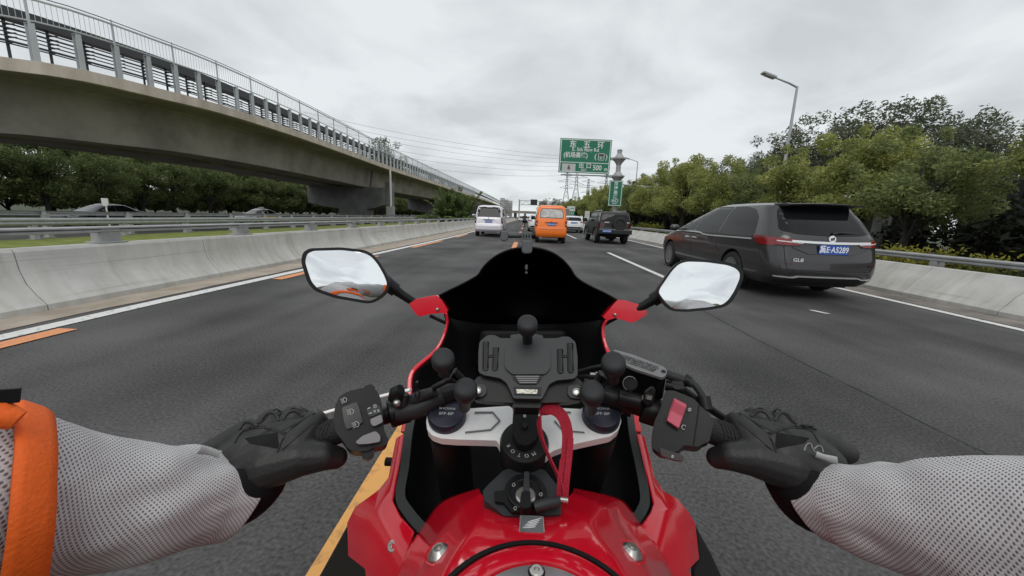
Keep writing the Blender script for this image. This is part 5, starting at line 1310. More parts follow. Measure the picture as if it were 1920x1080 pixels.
b = MB(); b.ball(pt(987, 501, .70), (.003, .003, .006)); b.ball(pt(987, 511, .71), .0028); part(b, 'screw_reflection', M_GREYB, ws, smooth=60)  # small grey balls standing in for a screw's reflection in the screen
# ---- inner cockpit lining
secs = [[(832, 580, .752), (870, 588, .86), (988, 592, 1.0), (1108, 588, .86), (1138, 584, .752)],
        [(836, 612, .745), (880, 640, .84), (988, 660, .97), (1098, 640, .84), (1131, 614, .745)],
        [(815, 664, .72), (870, 690, .82), (988, 720, .95), (1100, 690, .82), (1134, 645, .73)],
        [(772, 700, .69), (850, 750, .80), (988, 790, .90), (1120, 750, .80), (1160, 690, .70)],
        [(768, 760, .66), (840, 820, .77), (988, 850, .85), (1140, 820, .77), (1190, 760, .665)],
        [(757, 815, .63), (820, 880, .72), (988, 910, .78), (1160, 880, .72), (1198, 815, .635)],
        [(748, 880, .60), (810, 950, .67), (988, 980, .70), (1165, 950, .67), (1212, 880, .605)],
        [(736, 940, .567), (800, 1010, .60), (988, 1060, .62), (1160, 1010, .60), (1225, 945, .57)],
        [(777, 997, .525), (830, 1060, .55), (988, 1120, .56), (1140, 1060, .55), (1204, 984, .525)]]
rows = [[Vector(p) for p in spline([tuple(pt(*q)) for q in r], 33)] for r in secs]
rows2 = []
for j in range(33): rows2.append([Vector(p) for p in spline([tuple(r[j]) for r in rows], 41)])
b = MB(); b.grid(rows2); lin = part(b, 'cockpit_lining', M_PLAST, solid=.004, smooth=50, off=0)
for lst in ([(768, 760, .655), (757, 812, .622), (750, 872, .594), (741, 930, .562), (757, 962, .540), (782, 992, .520)], [(1190, 760, .66), (1196, 815, .628), (1210, 880, .598), (1219, 935, .565), (1213, 960, .545), (1200, 980, .522)]):
    q = [Vector(p) + X_ * (.008 if lst[0][0] < 988 else -.008) for p in spline([tuple(pt(*q)) for q in lst], 40)]; b = MB(); b.ribbon(q, .014, .004, X_); part(b, 'edge_rubber', M_EDGEG, lin, smooth=40)
# instrument panel deep behind the holder, air ducts
b = MB(); b.rings([[pt(x, y, d) for x, y in ((900, 618), (1062, 618), (1070, 690), (892, 690))] for d in (.80, .86)]); dsh = part(b, 'instrument_panel', M_PLAST, bevel=.01)
# ---- red mirror stays and cowl edges
def facet_panel(name, pts, faces, th=.004, m=M_REDP, bevel=.0015, smooth=22, sub=0):
    b = MB(); b.add([pt(*q) for q in pts], faces); return part(b, name, m, solid=th, bevel=bevel, seg=2, smooth=smooth, off=0)
def thick(name, px_pts, dep, th, m=M_REDP, bev=.003):
    a = [pt(x, y, dep(x, y)) for x, y in px_pts]; b = MB(); b.prism(a, FW * th); return part(b, name, m, bevel=bev, seg=3)
ms = thick('mirror_stay', round_poly([(766, 570), (781, 560), (817, 553), (828, 562), (840, 582), (836, 590), (828, 587), (805, 589), (786, 594), (779, 588)], 2.5, 3), lambda x, y: .725, .018)
mr_ = thick('mirror_stay', round_poly([(1158, 562), (1172, 563), (1199, 571), (1215, 585), (1210, 592), (1187, 605), (1180, 604), (1155, 596), (1138, 601), (1130, 594), (1140, 583)], 2.5, 3), lambda x, y: .725, .018)
for q in ((820, 580), (1153, 590)): b = MB(); b.ball(pt(q[0], q[1], .722), .0035, 10, 6); part(b, 'stay_bolt', M_BOLT, ms if q[0] < 988 else mr_, smooth=60)
for lst, w0 in (([(837, 586, .728), (839, 604, .732), (834, 625, .73), (825, 646, .722), (812, 663, .712), (794, 678, .70), (776, 695, .688), (769, 712, .68), (768, 740, .665), (764, 775, .648), (757, 812, .628)], .006), ([(1137, 600, .728), (1131, 612, .732), (1131, 630, .73), (1136, 650, .722), (1144, 668, .712), (1158, 690, .698), (1175, 720, .68), (1188, 760, .66), (1197, 812, .63)], .006)):
    q = [Vector(p) for p in spline([tuple(pt(*q)) for q in lst], 50)]; n_ = len(q)
    b = MB(); b.ribbon(q, [.0045 + .006 * i / n_ for i in range(n_)], .008, X_); part(b, 'cowl_edge', M_REDP, bevel=.002, smooth=40)
# ---- side fairing panels
L_P = [(744, 822, .625), (759, 812, .622), (730, 895, .60), (737, 940, .562), (667, 950, .602), (652, 980, .602), (654, 1042, .585), (686, 1067, .56), (777, 998, .515), (751, 968, .54), (702, 965, .572), (745, 1090, .50), (690, 1095, .55), (712, 918, .59)]
L_F = [(0, 1, 3, 2), (2, 3, 10, 13), (13, 10, 4), (4, 10, 6, 5), (10, 3, 9), (10, 9, 8), (10, 8, 11), (10, 11, 7), (10, 7, 6), (7, 11, 12)]
sfl = facet_panel('side_fairing', L_P, L_F)
R_P = [(1206, 817, .628), (1194, 813, .625), (1226, 895, .602), (1225, 945, .565), (1270, 936, .602), (1302, 980, .602), (1310, 1048, .585), (1290, 1068, .56), (1204, 984, .515), (1219, 962, .54), (1253, 955, .572), (1235, 1090, .50), (1300, 1095, .55), (1243, 921, .592), (1290, 960, .603)]
R_F = [(1, 0, 2, 3), (2, 13, 10, 3), (13, 4, 10), (4, 14, 10), (14, 5, 6, 10), (3, 10, 9), (9, 10, 8), (8, 10, 11), (11, 10, 7), (7, 10, 6), (11, 7, 12)]
sfr = facet_panel('side_fairing', R_P, R_F)
def bolt(x, y, d, n, r, parent, cone=True):
    c = pt(x, y, d); b = MB(); pr = [(r, -.002), (r, .001), (r * .62, .0065), (r * .56, .0072), (r * .36, .0070), (r * .32, .004), (.0005, .004)] if cone else [(r, -.002), (r, .002), (r * .8, .003), (r * .5, .003), (r * .45, .0015), (.0005, .0015)]
    b.lathe(pr, 28, c, n); return part(b, 'bolt', M_BOLT, parent, smooth=30)
bolt(737, 1024, .527, Vector((-.30, -.72, .62)).normalized(), .0078, sfl, False)
thick('lower_fairing', [(651, 985), (655, 1043), (690, 1070), (700, 1120), (560, 1140), (600, 1078)], lambda x, y: .615, .01, mat('dark lower fairing', (.022, .024, .022), .45))
thick('lower_fairing', [(1303, 982), (1335, 1040), (1365, 1105), (1300, 1110), (1300, 1070), (1311, 1048)], lambda x, y: .615, .01, MATS['dark lower fairing'])
b = MB(); c = pt(734, 866, .64); b.tube([c + X_ * .006, c - X_ * .01], .007, 14); part(b, 'fairing_grommet', M_PLAST, sfl, smooth=50)
# ---- tank
tank_rows = [(987, [(897, 915, .852), (902, 926, .864), (925, 950, .872), (950, 966, .874), (987, 965.5, .875)]),
             (1001, [(842, 931, .828), (868, 945, .858), (905, 965, .880), (945, 976, .885), (996, 975, .886)]),
             (998, [(818, 946, .802), (850, 968, .854), (890, 985, .885), (940, 996, .893), (997, 995, .894)]),
             (998, [(798, 978, .792), (830, 1000, .854), (875, 1010, .889), (930, 1013, .898), (998, 1010, .899)]),
             (1000, [(775, 1012, .786), (805, 1035, .853), (850, 1045, .889), (925, 1036, .901), (1000, 1024, .903)]),
             (1002, [(757, 1045, .78), (785, 1075, .853), (830, 1085, .889), (905, 1062, .901), (1002, 1040, .904)]),
             (1004, [(740, 1090, .775), (765, 1130, .853), (812, 1135, .889), (890, 1095, .900), (1004, 1060, .904)]),
             (1005, [(715, 1160, .77), (745, 1200, .853), (795, 1210, .889), (880, 1150, .899), (1005, 1120, .904)]),
             (1005, [(690, 1280, .77), (720, 1320, .85), (790, 1340, .888), (880, 1300, .90), (1005, 1260, .905)])]
rows = []
for xc, r in tank_rows:
    lft = [gz(*q) for q in r]; rgt = [gz(2 * xc - x, y, z) for x, y, z in r[:-1]][::-1]; rows.append(lft + rgt)
skirt = []
for r in rows: skirt.append([r[0] + Vector((-.004, 0, -.10))] + r + [r[-1] + Vector((.004, 0, -.10))])
b = MB(); b.grid(skirt); tk = part(b, 'fuel_tank', M_REDP, smooth=180, sub=3)
cr_ = tk.data.attributes.new('crease_edge', 'FLOAT', 'EDGE'); nC_ = len(skirt[0])
for e in tk.data.edges:
    i, j = sorted(e.vertices); ci, cj = i % nC_, j % nC_
    if ci == cj and ci in (1, 2, 3, nC_ - 4, nC_ - 3, nC_ - 2) or (i < nC_ and j < nC_): cr_.data[e.index].value = (1.0 if i < nC_ and j < nC_ else {1: 1.0, 2: .7, 3: .8, nC_ - 4: .8, nC_ - 3: .7, nC_ - 2: 1.0}.get(ci, .6))
cv_ = tk.data.attributes.new('crease_vert', 'FLOAT', 'POINT')
for i in range(1, nC_ - 1): cv_.data[i].value = .9
b = MB(); fl = [p + Vector((0, .0, -.001)) for p in rows[0]]; b.grid([fl, [p + Vector((0, .004, -.05)) for p in fl]]); part(b, 'tank_front_lip', M_REDP, tk, smooth=40, solid=.003)
# filler ring: fit a circle through three points of the dark groove
zf = .9045
A, B, C_ = [gz(x, y, zf) for x, y in ((884, 1057), (1003, 1023), (1120, 1061))]
ax_, ay_, bx_, by_, cx_, cy_ = A.x, A.y, B.x, B.y, C_.x, C_.y
dd = 2 * (ax_ * (by_ - cy_) + bx_ * (cy_ - ay_) + cx_ * (ay_ - by_))
ux = ((ax_**2 + ay_**2) * (by_ - cy_) + (bx_**2 + by_**2) * (cy_ - ay_) + (cx_**2 + cy_**2) * (ay_ - by_)) / dd
uy = ((ax_**2 + ay_**2) * (cx_ - bx_) + (bx_**2 + by_**2) * (ax_ - cx_) + (cx_**2 + cy_**2) * (bx_ - ax_)) / dd
FC = Vector((ux, uy, zf)); FRd = (Vector((ax_, ay_, zf)) - FC).length
b = MB(); b.lathe([(FRd * 1.06, -.006), (FRd * 1.055, .0015), (FRd * 1.0, .0022), (FRd * .985, -.002)], 72, FC, (0, 0, 1), cap=False); part(b, 'filler_groove', M_PLAST, tk, smooth=50)
rs = (gz(1004, 1062, zf + .004) - FC).length
b = MB(); b.lathe([(FRd * .99, -.004), (FRd * .985, .002), (FRd * .93, .006), (rs * 1.03, .007), (rs * 1.0, .003)], 72, FC, (0, 0, 1), cap=False); part(b, 'filler_surround', M_REDP, tk, smooth=60)
b = MB(); b.lathe([(rs * 1.0, .001), (rs * .99, .006), (rs * .97, .0065), (.001, .0065)], 72, FC, (0, 0, 1)); part(b, 'filler_cap', mat('brushed cap', (.55, .56, .56), .3, metal=.85), tk, smooth=40)
cb_ = gz(1006, 1073, zf + .0065); b = MB(); b.lathe([(.0058, -.001), (.0058, .0022), (.0045, .003), (.0026, .003), (.0024, .001), (.0005, .001)], 24, cb_, (0, 0, 1)); part(b, 'cap_screw', M_BOLT, tk, smooth=30)
b = MB(); b.lathe([(.0072, 0), (.0072, .0006), (.006, .0006)], 24, cb_, (0, 0, 1), cap=False); part(b, 'cap_screw_ring', M_PLAST, tk, smooth=30)
dg_ = bpy.context.evaluated_depsgraph_get(); dg_.update()
def bvh_of(o):
    me = evalmesh(o); me.transform(Matrix.Translation(Vector(BK.location) + o.location)); bm = bmesh.new(); bm.from_mesh(me); t = BVHTree.FromBMesh(bm); bm.free(); bpy.data.meshes.remove(me); return t
tb_ = bvh_of(tk)
def hit(bv, x, y):
    r = ray(x, y).normalized(); h, n, i, d = bv.ray_cast(CP, r)
    if h is not None and n.dot(r) > 0: n = -n
    return h, n
for x, y in ((824, 1037), (1183, 1035)):
    h, n = hit(tb_, x, y); n = (n + Vector((0, 0, 1.5))).normalized()
    b = MB(); b.lathe([(.0112, -.004), (.0112, .0010), (.0064, .0062), (.0058, .0066), (.0040, .0065), (.0037, .003), (.0005, .003)], 32, h, n); part(b, 'tank_bolt', M_BOLT, tk, smooth=28)
    b = MB(); b.lathe([(.0155, .0002), (.0150, .0012), (.0138, .0012), (.0132, .0002)], 36, h, n, cap=False); part(b, 'bolt_recess', M_REDP, tk, smooth=50)
h, n = hit(tb_, 997, 989); n = (n + Vector((0, -.55, .6))).normalized()
ey = n.cross(Vector((1, 0, 0))) * -1; ey = Vector((0, 1, 0)) - n * n.y; ey.normalize(); Fe = frame(h + n * .001, (1, 0, 0), ey); hw_, hh_ = 23 / 700 * .385, 14.5 / 700 * .385 * 1.25
b = MB(); b.prism([Fe @ Vector((x, y, 0)) for x, y in round_poly([(-hw_, -hh_), (hw_, -hh_), (hw_ * .96, hh_), (-hw_ * .96, hh_)], .0012)], n * .003); em = part(b, 'tank_emblem', M_BOLT, tk, bevel=.0005)
b = MB(); b.prism([Fe @ Vector((x, y, .0032)) for x, y in round_poly([(-hw_ * .93, -hh_ * .9), (hw_ * .93, -hh_ * .9), (hw_ * .89, hh_ * .9), (-hw_ * .89, hh_ * .9)], .001)], n * .0004); part(b, 'emblem_field', mat('emblem graphite', (.10, .11, .115), .3, coat=.6), em)
b = MB()
for k in range(5):      # swept wing of five feathers fanning out to the right
    y0 = hh_ * (-.52 + .17 * k); xr = hw_ * (.30 + .12 * k); yr = hh_ * (-.30 + .25 * k); x0 = -hw_ * (.76 - .11 * k)
    pa = [(x0, y0), (x0 * .35, y0 + .12 * (yr - y0)), (xr * .55, y0 + .55 * (yr - y0)), (xr, yr)]
    up2 = [(x, y + hh_ * t) for (x, y), t in zip(pa, (.04, .11, .12, .05))]
    b.prism([Fe @ Vector((x, y, .0037)) for x, y in pa + up2[::-1]], n * .0005)
part(b, 'wing_mark', M_ICON, em)
# ---- ignition lock
nI = Vector((0, -math.sin(R(12)), math.cos(R(12)))); PI_ = pt(984, 929, .423)
b = MB(); pxprism(b, round_poly([(905, 920), (916, 908), (944, 882), (969, 873), (998, 873), (1022, 882), (1040, 904), (1050, 918), (1052, 965), (945, 967), (925, 950), (908, 938)], 4), PI_, nI, .05, -.004); ig = part(b, 'ignition_housing', M_HOLD, bevel=.004, seg=3)
b = MB(); pxprism(b, round_poly([(927, 921), (945, 919), (950, 904), (966, 891), (984, 887), (1003, 891), (1017, 903), (1026, 921), (1024, 945), (1008, 960), (960, 960), (945, 942), (928, 940)], 3), PI_, nI, .01, .0005); part(b, 'lock_surround', M_SATIN, ig, bevel=.0015)
b = MB(); cI = onplane(984, 928, PI_, nI); b.lathe([(.0195, 0), (.0195, .003), (.0175, .0045), (.016, .0035), (.001, .0035)], 40, cI, nI); part(b, 'lock_ring', M_SATIN, ig, smooth=30)
b = MB(); b.lathe([(.0112, .003), (.0112, .0065), (.0095, .008), (.001, .008)], 32, onplane(985, 936, PI_, nI), nI); part(b, 'lock_barrel', M_BOLT, ig, smooth=30)
for x, y in ((963, 909), (1014, 927), (966, 953)):
    b = MB(); b.tube([onplane(x + 2.6 * math.cos(a), y + 3 * math.sin(a), PI_ + nI * .0042, nI) for a in np.linspace(0, 6.283, 13)[:-1]], .0003, 5, closed=True); part(b, 'lock_mark', M_ICON, ig)
KY = thing('ignition_key', 'black ignition key standing in the lock between the tank and the steering yoke', 'key', (0, .36, 0))
b = MB(); pxprism(b, round_poly([(978, 921), (994, 921), (996, 948), (990, 952), (979, 952), (974, 945)], 3), PI_, nI, .012, .020); part(b, 'key_head', M_SATIN, KY, bevel=.002, seg=3)
b = MB(); pxprism(b, round_poly([(983, 884), (992, 884), (993, 920), (981, 920)], 2), PI_, nI, .012, .012); part(b, 'key_fin', M_HOLD, KY, bevel=.002)
b = MB(); b.tube(pd([(1002, 951, .402), (1025, 944, .404), (1046, 940, .412)]), .0058, 10, sx=1.0); part(b, 'key_fob', M_HOLD, KY, smooth=40)
# ---- mirrors
def mirror(outline, glass, P, tgt, label=None):
    n = ((CP - P).normalized() + Vector(tgt).normalized()).normalized()
    b = MB(); a = [onplane(x, y, P, n) for x, y in round_poly(outline, 8, 4)]; c = sum(a, Vector()) / len(a)
    b.rings([[p + n * .004 for p in a], [p for p in a], [c + (p - c) * .985 - n * .012 for p in a], [c + (p - c) * .86 - n * .030 for p in a], [c + (p - c) * .45 - n * .042 for p in a]]); mh = part(b, 'mirror_housing', M_SATIN, smooth=50)
    g_ = [onplane(x, y, P + n * .0046, n) for x, y in round_poly(glass, 7, 4)]; gc = sum(g_, Vector()) / len(g_)
    b = MB(); rows = [[gc + (p - gc) * k + n * (.0035 * (1 - k * k)) for p in g_] for k in (1.0, .9, .75, .6, .45, .3, .15, .02)]; b.rings([[p - n * .002 for p in g_]] + rows); part(b, 'mirror_glass', M_MIRR, mh, smooth=40)
    return mh, n
lo_ = [(566, 489), (570, 473), (582, 466), (640, 464), (685, 469), (700, 477), (713, 492), (726, 515), (732, 532), (728, 546), (715, 560), (700, 568), (688, 569), (630, 559), (592, 546), (579, 531), (571, 508)]
lg_ = [(572, 491), (576, 476), (587, 470.5), (640, 469), (682, 474), (696, 481), (708, 495), (720, 516), (726, 532), (722, 545), (711, 556), (698, 563), (688, 564), (632, 554), (596, 541.5), (584, 528), (577, 507)]
ro_ = [(1231, 548), (1234, 538), (1243, 524), (1257, 504), (1271, 491), (1286, 486), (1322, 487), (1365, 492), (1383, 499), (1392, 508), (1392, 522), (1382, 547), (1371, 566), (1357, 576), (1330, 581), (1286, 585), (1260, 583.5), (1246, 572), (1236, 558)]
rg_ = [(1235, 548), (1238, 540), (1247, 527), (1260, 508), (1273, 495), (1288, 490.5), (1322, 491.5), (1363, 497), (1379, 503), (1387, 511), (1387, 522), (1377, 545), (1366, 562), (1355, 571), (1329, 576), (1286, 580), (1262, 579), (1250, 569), (1240, 556)]
mL, nL = mirror(lo_, lg_, pt(650, 516, .665), (-.19, -1, .215)); mR, nR = mirror(ro_, rg_, pt(1315, 535, .665), (.30, -1, .33))
for pth, parent in (([(775, 566, .735), (755, 553, .728), (738, 541, .722)], mL), ([(1188, 582, .735), (1208, 572, .728), (1228, 560, .722)], mR)):
    b = MB(); b.tube(pd(pth), [.0085, .0088, .0105], 16); part(b, 'mirror_arm', M_SATIN, parent, smooth=50)
    b = MB(); e0, e1 = pt(*pth[-1]), pt(*pth[1]); dv_ = (e0 - e1).normalized(); b.tube([e0 - dv_ * .006, e0 + dv_ * .010, e0 + dv_ * .022], [.0135, .0145, .016], 16); part(b, 'mirror_joint', M_SATIN, parent, smooth=50)
b = MB(); b.prism([onplane(x, y, pt(1315, 535, .665) + nR * .0048, nR) for x, y in ((1269, 569.5), (1286, 569), (1286.5, 573.5), (1269.5, 574))], nR * .0003); part(b, 'mirror_label', M_GREYB, mR)
for sx_, q in ((1, ((806, 592, .735), (836, 606, .745))), (-1, ((1156, 596, .735), (1130, 610, .745)))):
    b = MB(); b.tube(pd(q), .0035, 8); part(b, 'stay_wire', M_SATIN, smooth=60)
# ---- handlebars
def bar(A, B, r, n=20): b = MB(); b.tube([A, B], r, n); return b
M_GRIP = mat('grip rubber', (.010, .010, .011), .7, bump=1.0, bscale=350)
for side in ('l', 'r'):
    if side == 'l': A, G, E2 = pt(850, 738, .525), pt(632, 808, .478), pt(440, 872, .44)
    else: A, G, E2 = pt(1118, 738, .525), pt(1335, 808, .478), pt(1530, 880, .44)
    e1 = (G - A).normalized()
    part(bar(A, G, .0115), 'handlebar', M_SATIN, smooth=50)
    gr_ = part(bar(G - e1 * .012, G + e1 * .125, .0165, 28), 'grip', M_GRIP, smooth=50)
    b = MB()
    for i in range(6): b.tube([G + e1 * (.006 + .0042 * i) + (UP * math.cos(a) + FW * math.sin(a)) * .0168 for a in np.linspace(0, 6.283, 29)[:-1]], .0009, 5, closed=True)
    part(b, 'grip_rib', M_GRIP, gr_)
    part(bar(G - e1 * .016, G - e1 * .009, .0205, 28), 'grip_flange', M_SATIN, smooth=50)
    part(bar(A - e1 * .02, A + e1 * .05, .0165), 'clip_on', M_SATIN, smooth=50)
    part(bar(A + e1 * .062, A + e1 * .088, .0185), 'lever_perch', M_SATIN, smooth=50, bevel=.002)
# left switch gear
PLs = pt(680, 785, .452); nS = ((CP - PLs).normalized() + Vector((0, 0, .25))).normalized()
sw = [(628, 762), (637, 742), (655, 733), (680, 727), (704, 729), (712, 741), (717, 762), (719, 795), (722, 812), (730, 826), (722, 836), (702, 838), (690, 846), (665, 847), (652, 841), (644, 828), (630, 812), (625, 785)]
b = MB(); pxprism(b, round_poly(sw, 6), PLs, nS, .045, 0); SL = part(b, 'switch_housing', M_SATIN, bevel=.007, seg=4)
def stick(name, pts, m, th, lift, parent, P=PLs, n=nS, r=2.0, bev=.0015):
    b = MB(); pxprism(b, round_poly(pts, r) if r else pts, P, n, th, lift); return part(b, name, m, parent, bevel=bev, seg=3)
stick('beam_switch', [(641, 764), (669, 753), (674, 766), (681, 792), (650, 806), (645, 790)], mat('gloss black', (.006, .006, .007), .22), .006, .0035, SL, r=4)
stick('label_panel', [(687, 768), (711, 760), (715, 774), (692, 782)], mat('slate label', (.030, .036, .037), .5), .004, .002, SL, r=1)
stick('dip_switch', [(694, 786), (715, 777), (718, 791), (702, 799), (696, 796)], M_GREYB, .010, .008, SL, r=3, bev=.003)
stick('indicator_switch', [(666, 829), (680, 817), (704, 808), (713, 816), (713, 828), (690, 832), (672, 833)], M_GREYB, .012, .008, SL, r=4, bev=.004)
stick('horn_button', [(676, 846), (700, 838), (702, 851), (692, 861), (681, 859)], M_SATIN, .02, -.004, SL, r=3, bev=.003)
stick('pass_switch', [(679, 733), (683, 724), (696, 720), (704, 726), (701, 732), (690, 736)], M_SATIN, .012, -.006, SL, r=3, bev=.002)
def icon(kind, x, y, s, parent, P, n, rot=0.0):
    b = MB(); lift = .0045
    def q(u, v):
        c_, s_ = math.cos(rot), math.sin(rot); return onplane(x + s * (u * c_ - v * s_), y + s * (u * s_ + v * c_), P + n * lift, n)
    t = .00028
    if kind == 'beam':
        b.tube([q(.1 + .9 * math.cos(a), .8 * math.sin(a)) for a in np.linspace(-1.5, 1.5, 11)] + [q(-.1, .8), q(-.1, -.8)], t, 5, closed=True)
        for v in (-.7, -.25, .2, .65): b.tube([q(-.35, v), q(-1.1, v + .12)], t, 5)
    elif kind == 'sun':
        b.tube([q(.5 * math.cos(a), .5 * math.sin(a)) for a in np.linspace(0, 6.283, 13)[:-1]], t, 5, closed=True)
        for a in np.linspace(0, 6.283, 9)[:-1]: b.tube([q(.7 * math.cos(a), .7 * math.sin(a)), q(1.0 * math.cos(a), 1.0 * math.sin(a))], t, 4)
    elif kind == 'dash': b.tube([q(-.8, .2), q(0, -.3), q(.8, -.2)], t * 2.2, 5)
    elif kind == 'side':
        for sg in (-1, 1):
            b.tube([q(sg * (.2 + .5 * math.cos(a)), .5 * math.sin(a)) for a in np.linspace(-1.5, 1.5, 7)], t, 4)
            for v in (-.4, 0, .4): b.tube([q(sg * .8, v), q(sg * 1.3, v)], t, 4)
    elif kind == 'circ':
        b.tube([q(.8 * math.cos(a), .9 * math.sin(a)) for a in np.linspace(.6, 5.6, 15)], t * 1.2, 5)
    elif kind == 'flash':
        b.tube([q(.7 * math.cos(a), .7 * math.sin(a)) for a in np.linspace(0, 6.283, 13)[:-1]], t, 5, closed=True); b.tube([q(.2, -.9), q(-.2, .1), q(.2, .0), q(-.2, .9)], t, 4)
    return part(b, 'icon', M_ICON, parent)
icon('beam', 657, 772, 6, SL, PLs, nS, -.2); icon('beam', 667, 796, 6.3, SL, PLs, nS, -.35); icon('beam', 645, 750.5, 5.5, SL, PLs, nS, -.4)
icon('sun', 703, 761.5, 4.2, SL, PLs, nS); icon('dash', 692, 766, 3.5, SL, PLs, nS, -.2); icon('side', 706, 770.5, 4.2, SL, PLs, nS, -.15); icon('dash', 694.5, 775.5, 3.5, SL, PLs, nS)
# clutch lever, cables and joints on the left
b = MB(); lv = [Vector(p) for p in spline([tuple(pt(*q)) for q in ((770, 731, .54), (735, 738, .545), (690, 750, .55), (640, 765, .55), (600, 777, .545), (560, 790, .54))], 24)]; b.tube(lv, .0024, 10, sx=1.6); part(b, 'clutch_lever', M_SILVER, smooth=60)
b = MB(); b.tube(pd([(800, 738, .50), (815, 726, .49), (838, 714, .49), (862, 713, .50), (884, 720, .52)]), .0038, 10); part(b, 'clutch_cable', M_SATIN, smooth=60)
b = MB(); b.tube(pd([(770, 752, .50), (790, 742, .495), (815, 733, .49)]), [.0085, .0075, .006], 14); b.tube(pd([(752, 760, .49), (756, 738, .49)]), .008, 14); part(b, 'cable_boot', M_RUBB, smooth=60)
b = MB(); b.tube(pd([(742, 748, .485), (744, 735, .482), (752, 730, .48)]), [.010, .0095, .007], 14); cl_ = part(b, 'perch_clamp', M_SATIN, smooth=60)
b = MB(); b.ball(pt(744, 756, .474), .005, 12, 8); part(b, 'clamp_bolt', M_BOLT, cl_, smooth=60)
b = MB(); b.tube(pd([(740, 775, .49), (780, 768, .50), (830, 742, .51)]), [.012, .013, .012], 14); part(b, 'wire_loom', M_RUBB, smooth=60)
b = MB(); b.box(pt(782, 724, .488), (.003, .006, .012)); b.tube([pt(782 + 4 * math.cos(a), 738 + 8 * math.sin(a), .486) for a in np.linspace(0, 6.283, 13)[:-1]], .0008, 5, closed=True); part(b, 'cable_tie', M_SATIN)
# right controls
PRs = pt(1275, 790, .452); nT = ((CP - PRs).normalized() + Vector((0, 0, .25))).normalized()
sw = [(1247, 732), (1264, 732), (1302, 748), (1312, 760), (1333, 778), (1330, 800), (1321, 831), (1309, 838), (1282, 834), (1271, 846), (1250, 852), (1236, 850), (1221, 838), (1222, 813), (1228, 787), (1237, 770), (1243, 748)]
b = MB(); pxprism(b, round_poly(sw, 6), PRs, nT, .045, 0); SR = part(b, 'switch_housing', M_SATIN, bevel=.007, seg=4)
b = MB(); b.add([onplane(x, y, PRs + nT * l, nT) for x, y, l in ((1263, 745, .004), (1288, 758, .004), (1264, 750, .0105), (1287, 763, .0105), (1257, 770, .006), (1280, 783, .006), (1250, 788, .0105), (1273, 803, .0105), (1249, 790, .003), (1271, 806, .003))], [(0, 1, 3, 2), (2, 3, 5, 4), (4, 5, 7, 6), (6, 7, 9, 8), (0, 2, 4, 6, 8), (1, 9, 7, 5, 3), (0, 8, 9, 1)]); part(b, 'kill_switch', M_KILL, SR, bevel=.0012, seg=2)
stick('starter_button', [(1237, 838), (1250, 844), (1272, 850), (1283, 857), (1279, 864), (1262, 862), (1240, 854)], mat('starter maroon', (.016, .007, .008), .4), .012, .003, SR, PRs, nT, 2)
icon('circ', 1282, 801, 4.6, SR, PRs, nT, .4); icon('flash', 1293, 768, 4, SR, PRs, nT, .3); icon('flash', 1261, 856, 3.2, SR, PRs, nT, .2)
stick('throttle_tube', [(1313, 766), (1333, 780), (1338, 792), (1330, 828), (1312, 836), (1304, 800)], M_SATIN, .03, -.004, SR, PRs, nT, 3, .004)
stick('housing_seam', [(1310, 757), (1312.5, 758.5), (1302, 835), (1299, 835)], M_PLAST, .002, .0006, SR, PRs, nT, 0, 0)
# brake reservoir
PRv = pt(1197, 682, .50); nV = Vector((-.10, -.30, .95)).normalized()
rv = [(1145, 662), (1151, 655), (1185, 664), (1244, 687), (1251, 694), (1249, 704), (1241, 708), (1190, 692), (1147, 672)]
b = MB(); pxprism(b, round_poly(rv, 4), PRv, nV, .040, -.004); RV = part(b, 'brake_reservoir', M_SATIN, bevel=.003, seg=3)
b = MB(); top = pxprism(b, round_poly(rv, 4), PRv, nV, .004, .0005); lid = part(b, 'reservoir_lid', M_LABEL, RV, bevel=.001)
ex_ = (onplane(1244, 694, PRv, nV) - onplane(1150, 662, PRv, nV)).normalized(); ey_ = nV.cross(ex_); c = onplane(1199, 683, PRv, nV) + nV * .0012
for k, (tx_, dx) in enumerate((('WARNING: CLEAN FILLER CAP', -.001), ('BEFORE REMOVING. USE ONLY', .0), ('DOT 4 BRAKE FLUID FROM', .001), ('A SEALED CONTAINER', .003))):
    o = text_obj('lettering', tx_, .0038, M_PLAST, lid, frame(c + ey_ * (.0056 - .0037 * k) + ex_ * dx, ex_, ey_), sx=.92, bold=.0001)
for x, y in ((1150, 661), (1244, 697)): b = MB(); b.lathe([(.0028, 0), (.0028, .001), (.001, .0006)], 14, onplane(x, y, PRv + nV * .0005, nV), nV); part(b, 'lid_screw', M_SATIN, lid)
c = pt(1181, 719, .475); dv_ = (CP - c).normalized(); b = MB(); b.lathe([(.0092, 0), (.0092, .002), (.0080, .0024), (.0078, .001), (.001, .001)], 28, c, dv_); part(b, 'sight_glass', M_SATIN, RV, smooth=30)
b = MB(); b.tube([c + dv_ * .0024 + (RT * math.cos(a) + UP * math.sin(a)) * .0088 for a in np.linspace(0, 6.283, 29)[:-1]], .0005, 6, closed=True); part(b, 'glass_rim', M_GREYB, RV, smooth=60)
b = MB(); b.tube(pd([(1160, 744, .495), (1190, 752, .49), (1202, 755, .487)]), [.0115, .0115, .011], 18); part(b, 'master_cylinder', M_SATIN, RV, smooth=50)
b = MB(); b.rings([[pt(x, y, d) for x, y in ((1207, 733), (1222, 722), (1230, 730), (1226, 758), (1214, 764), (1205, 756))] for d in (.466, .50)]); rc = part(b, 'perch_clamp', M_SATIN, bevel=.003)
b = MB(); b.tube(pd([(1216, 748, .464), (1217, 741, .464)]), .0042, 12); part(b, 'clamp_bolt', M_BOLT, rc, smooth=50)
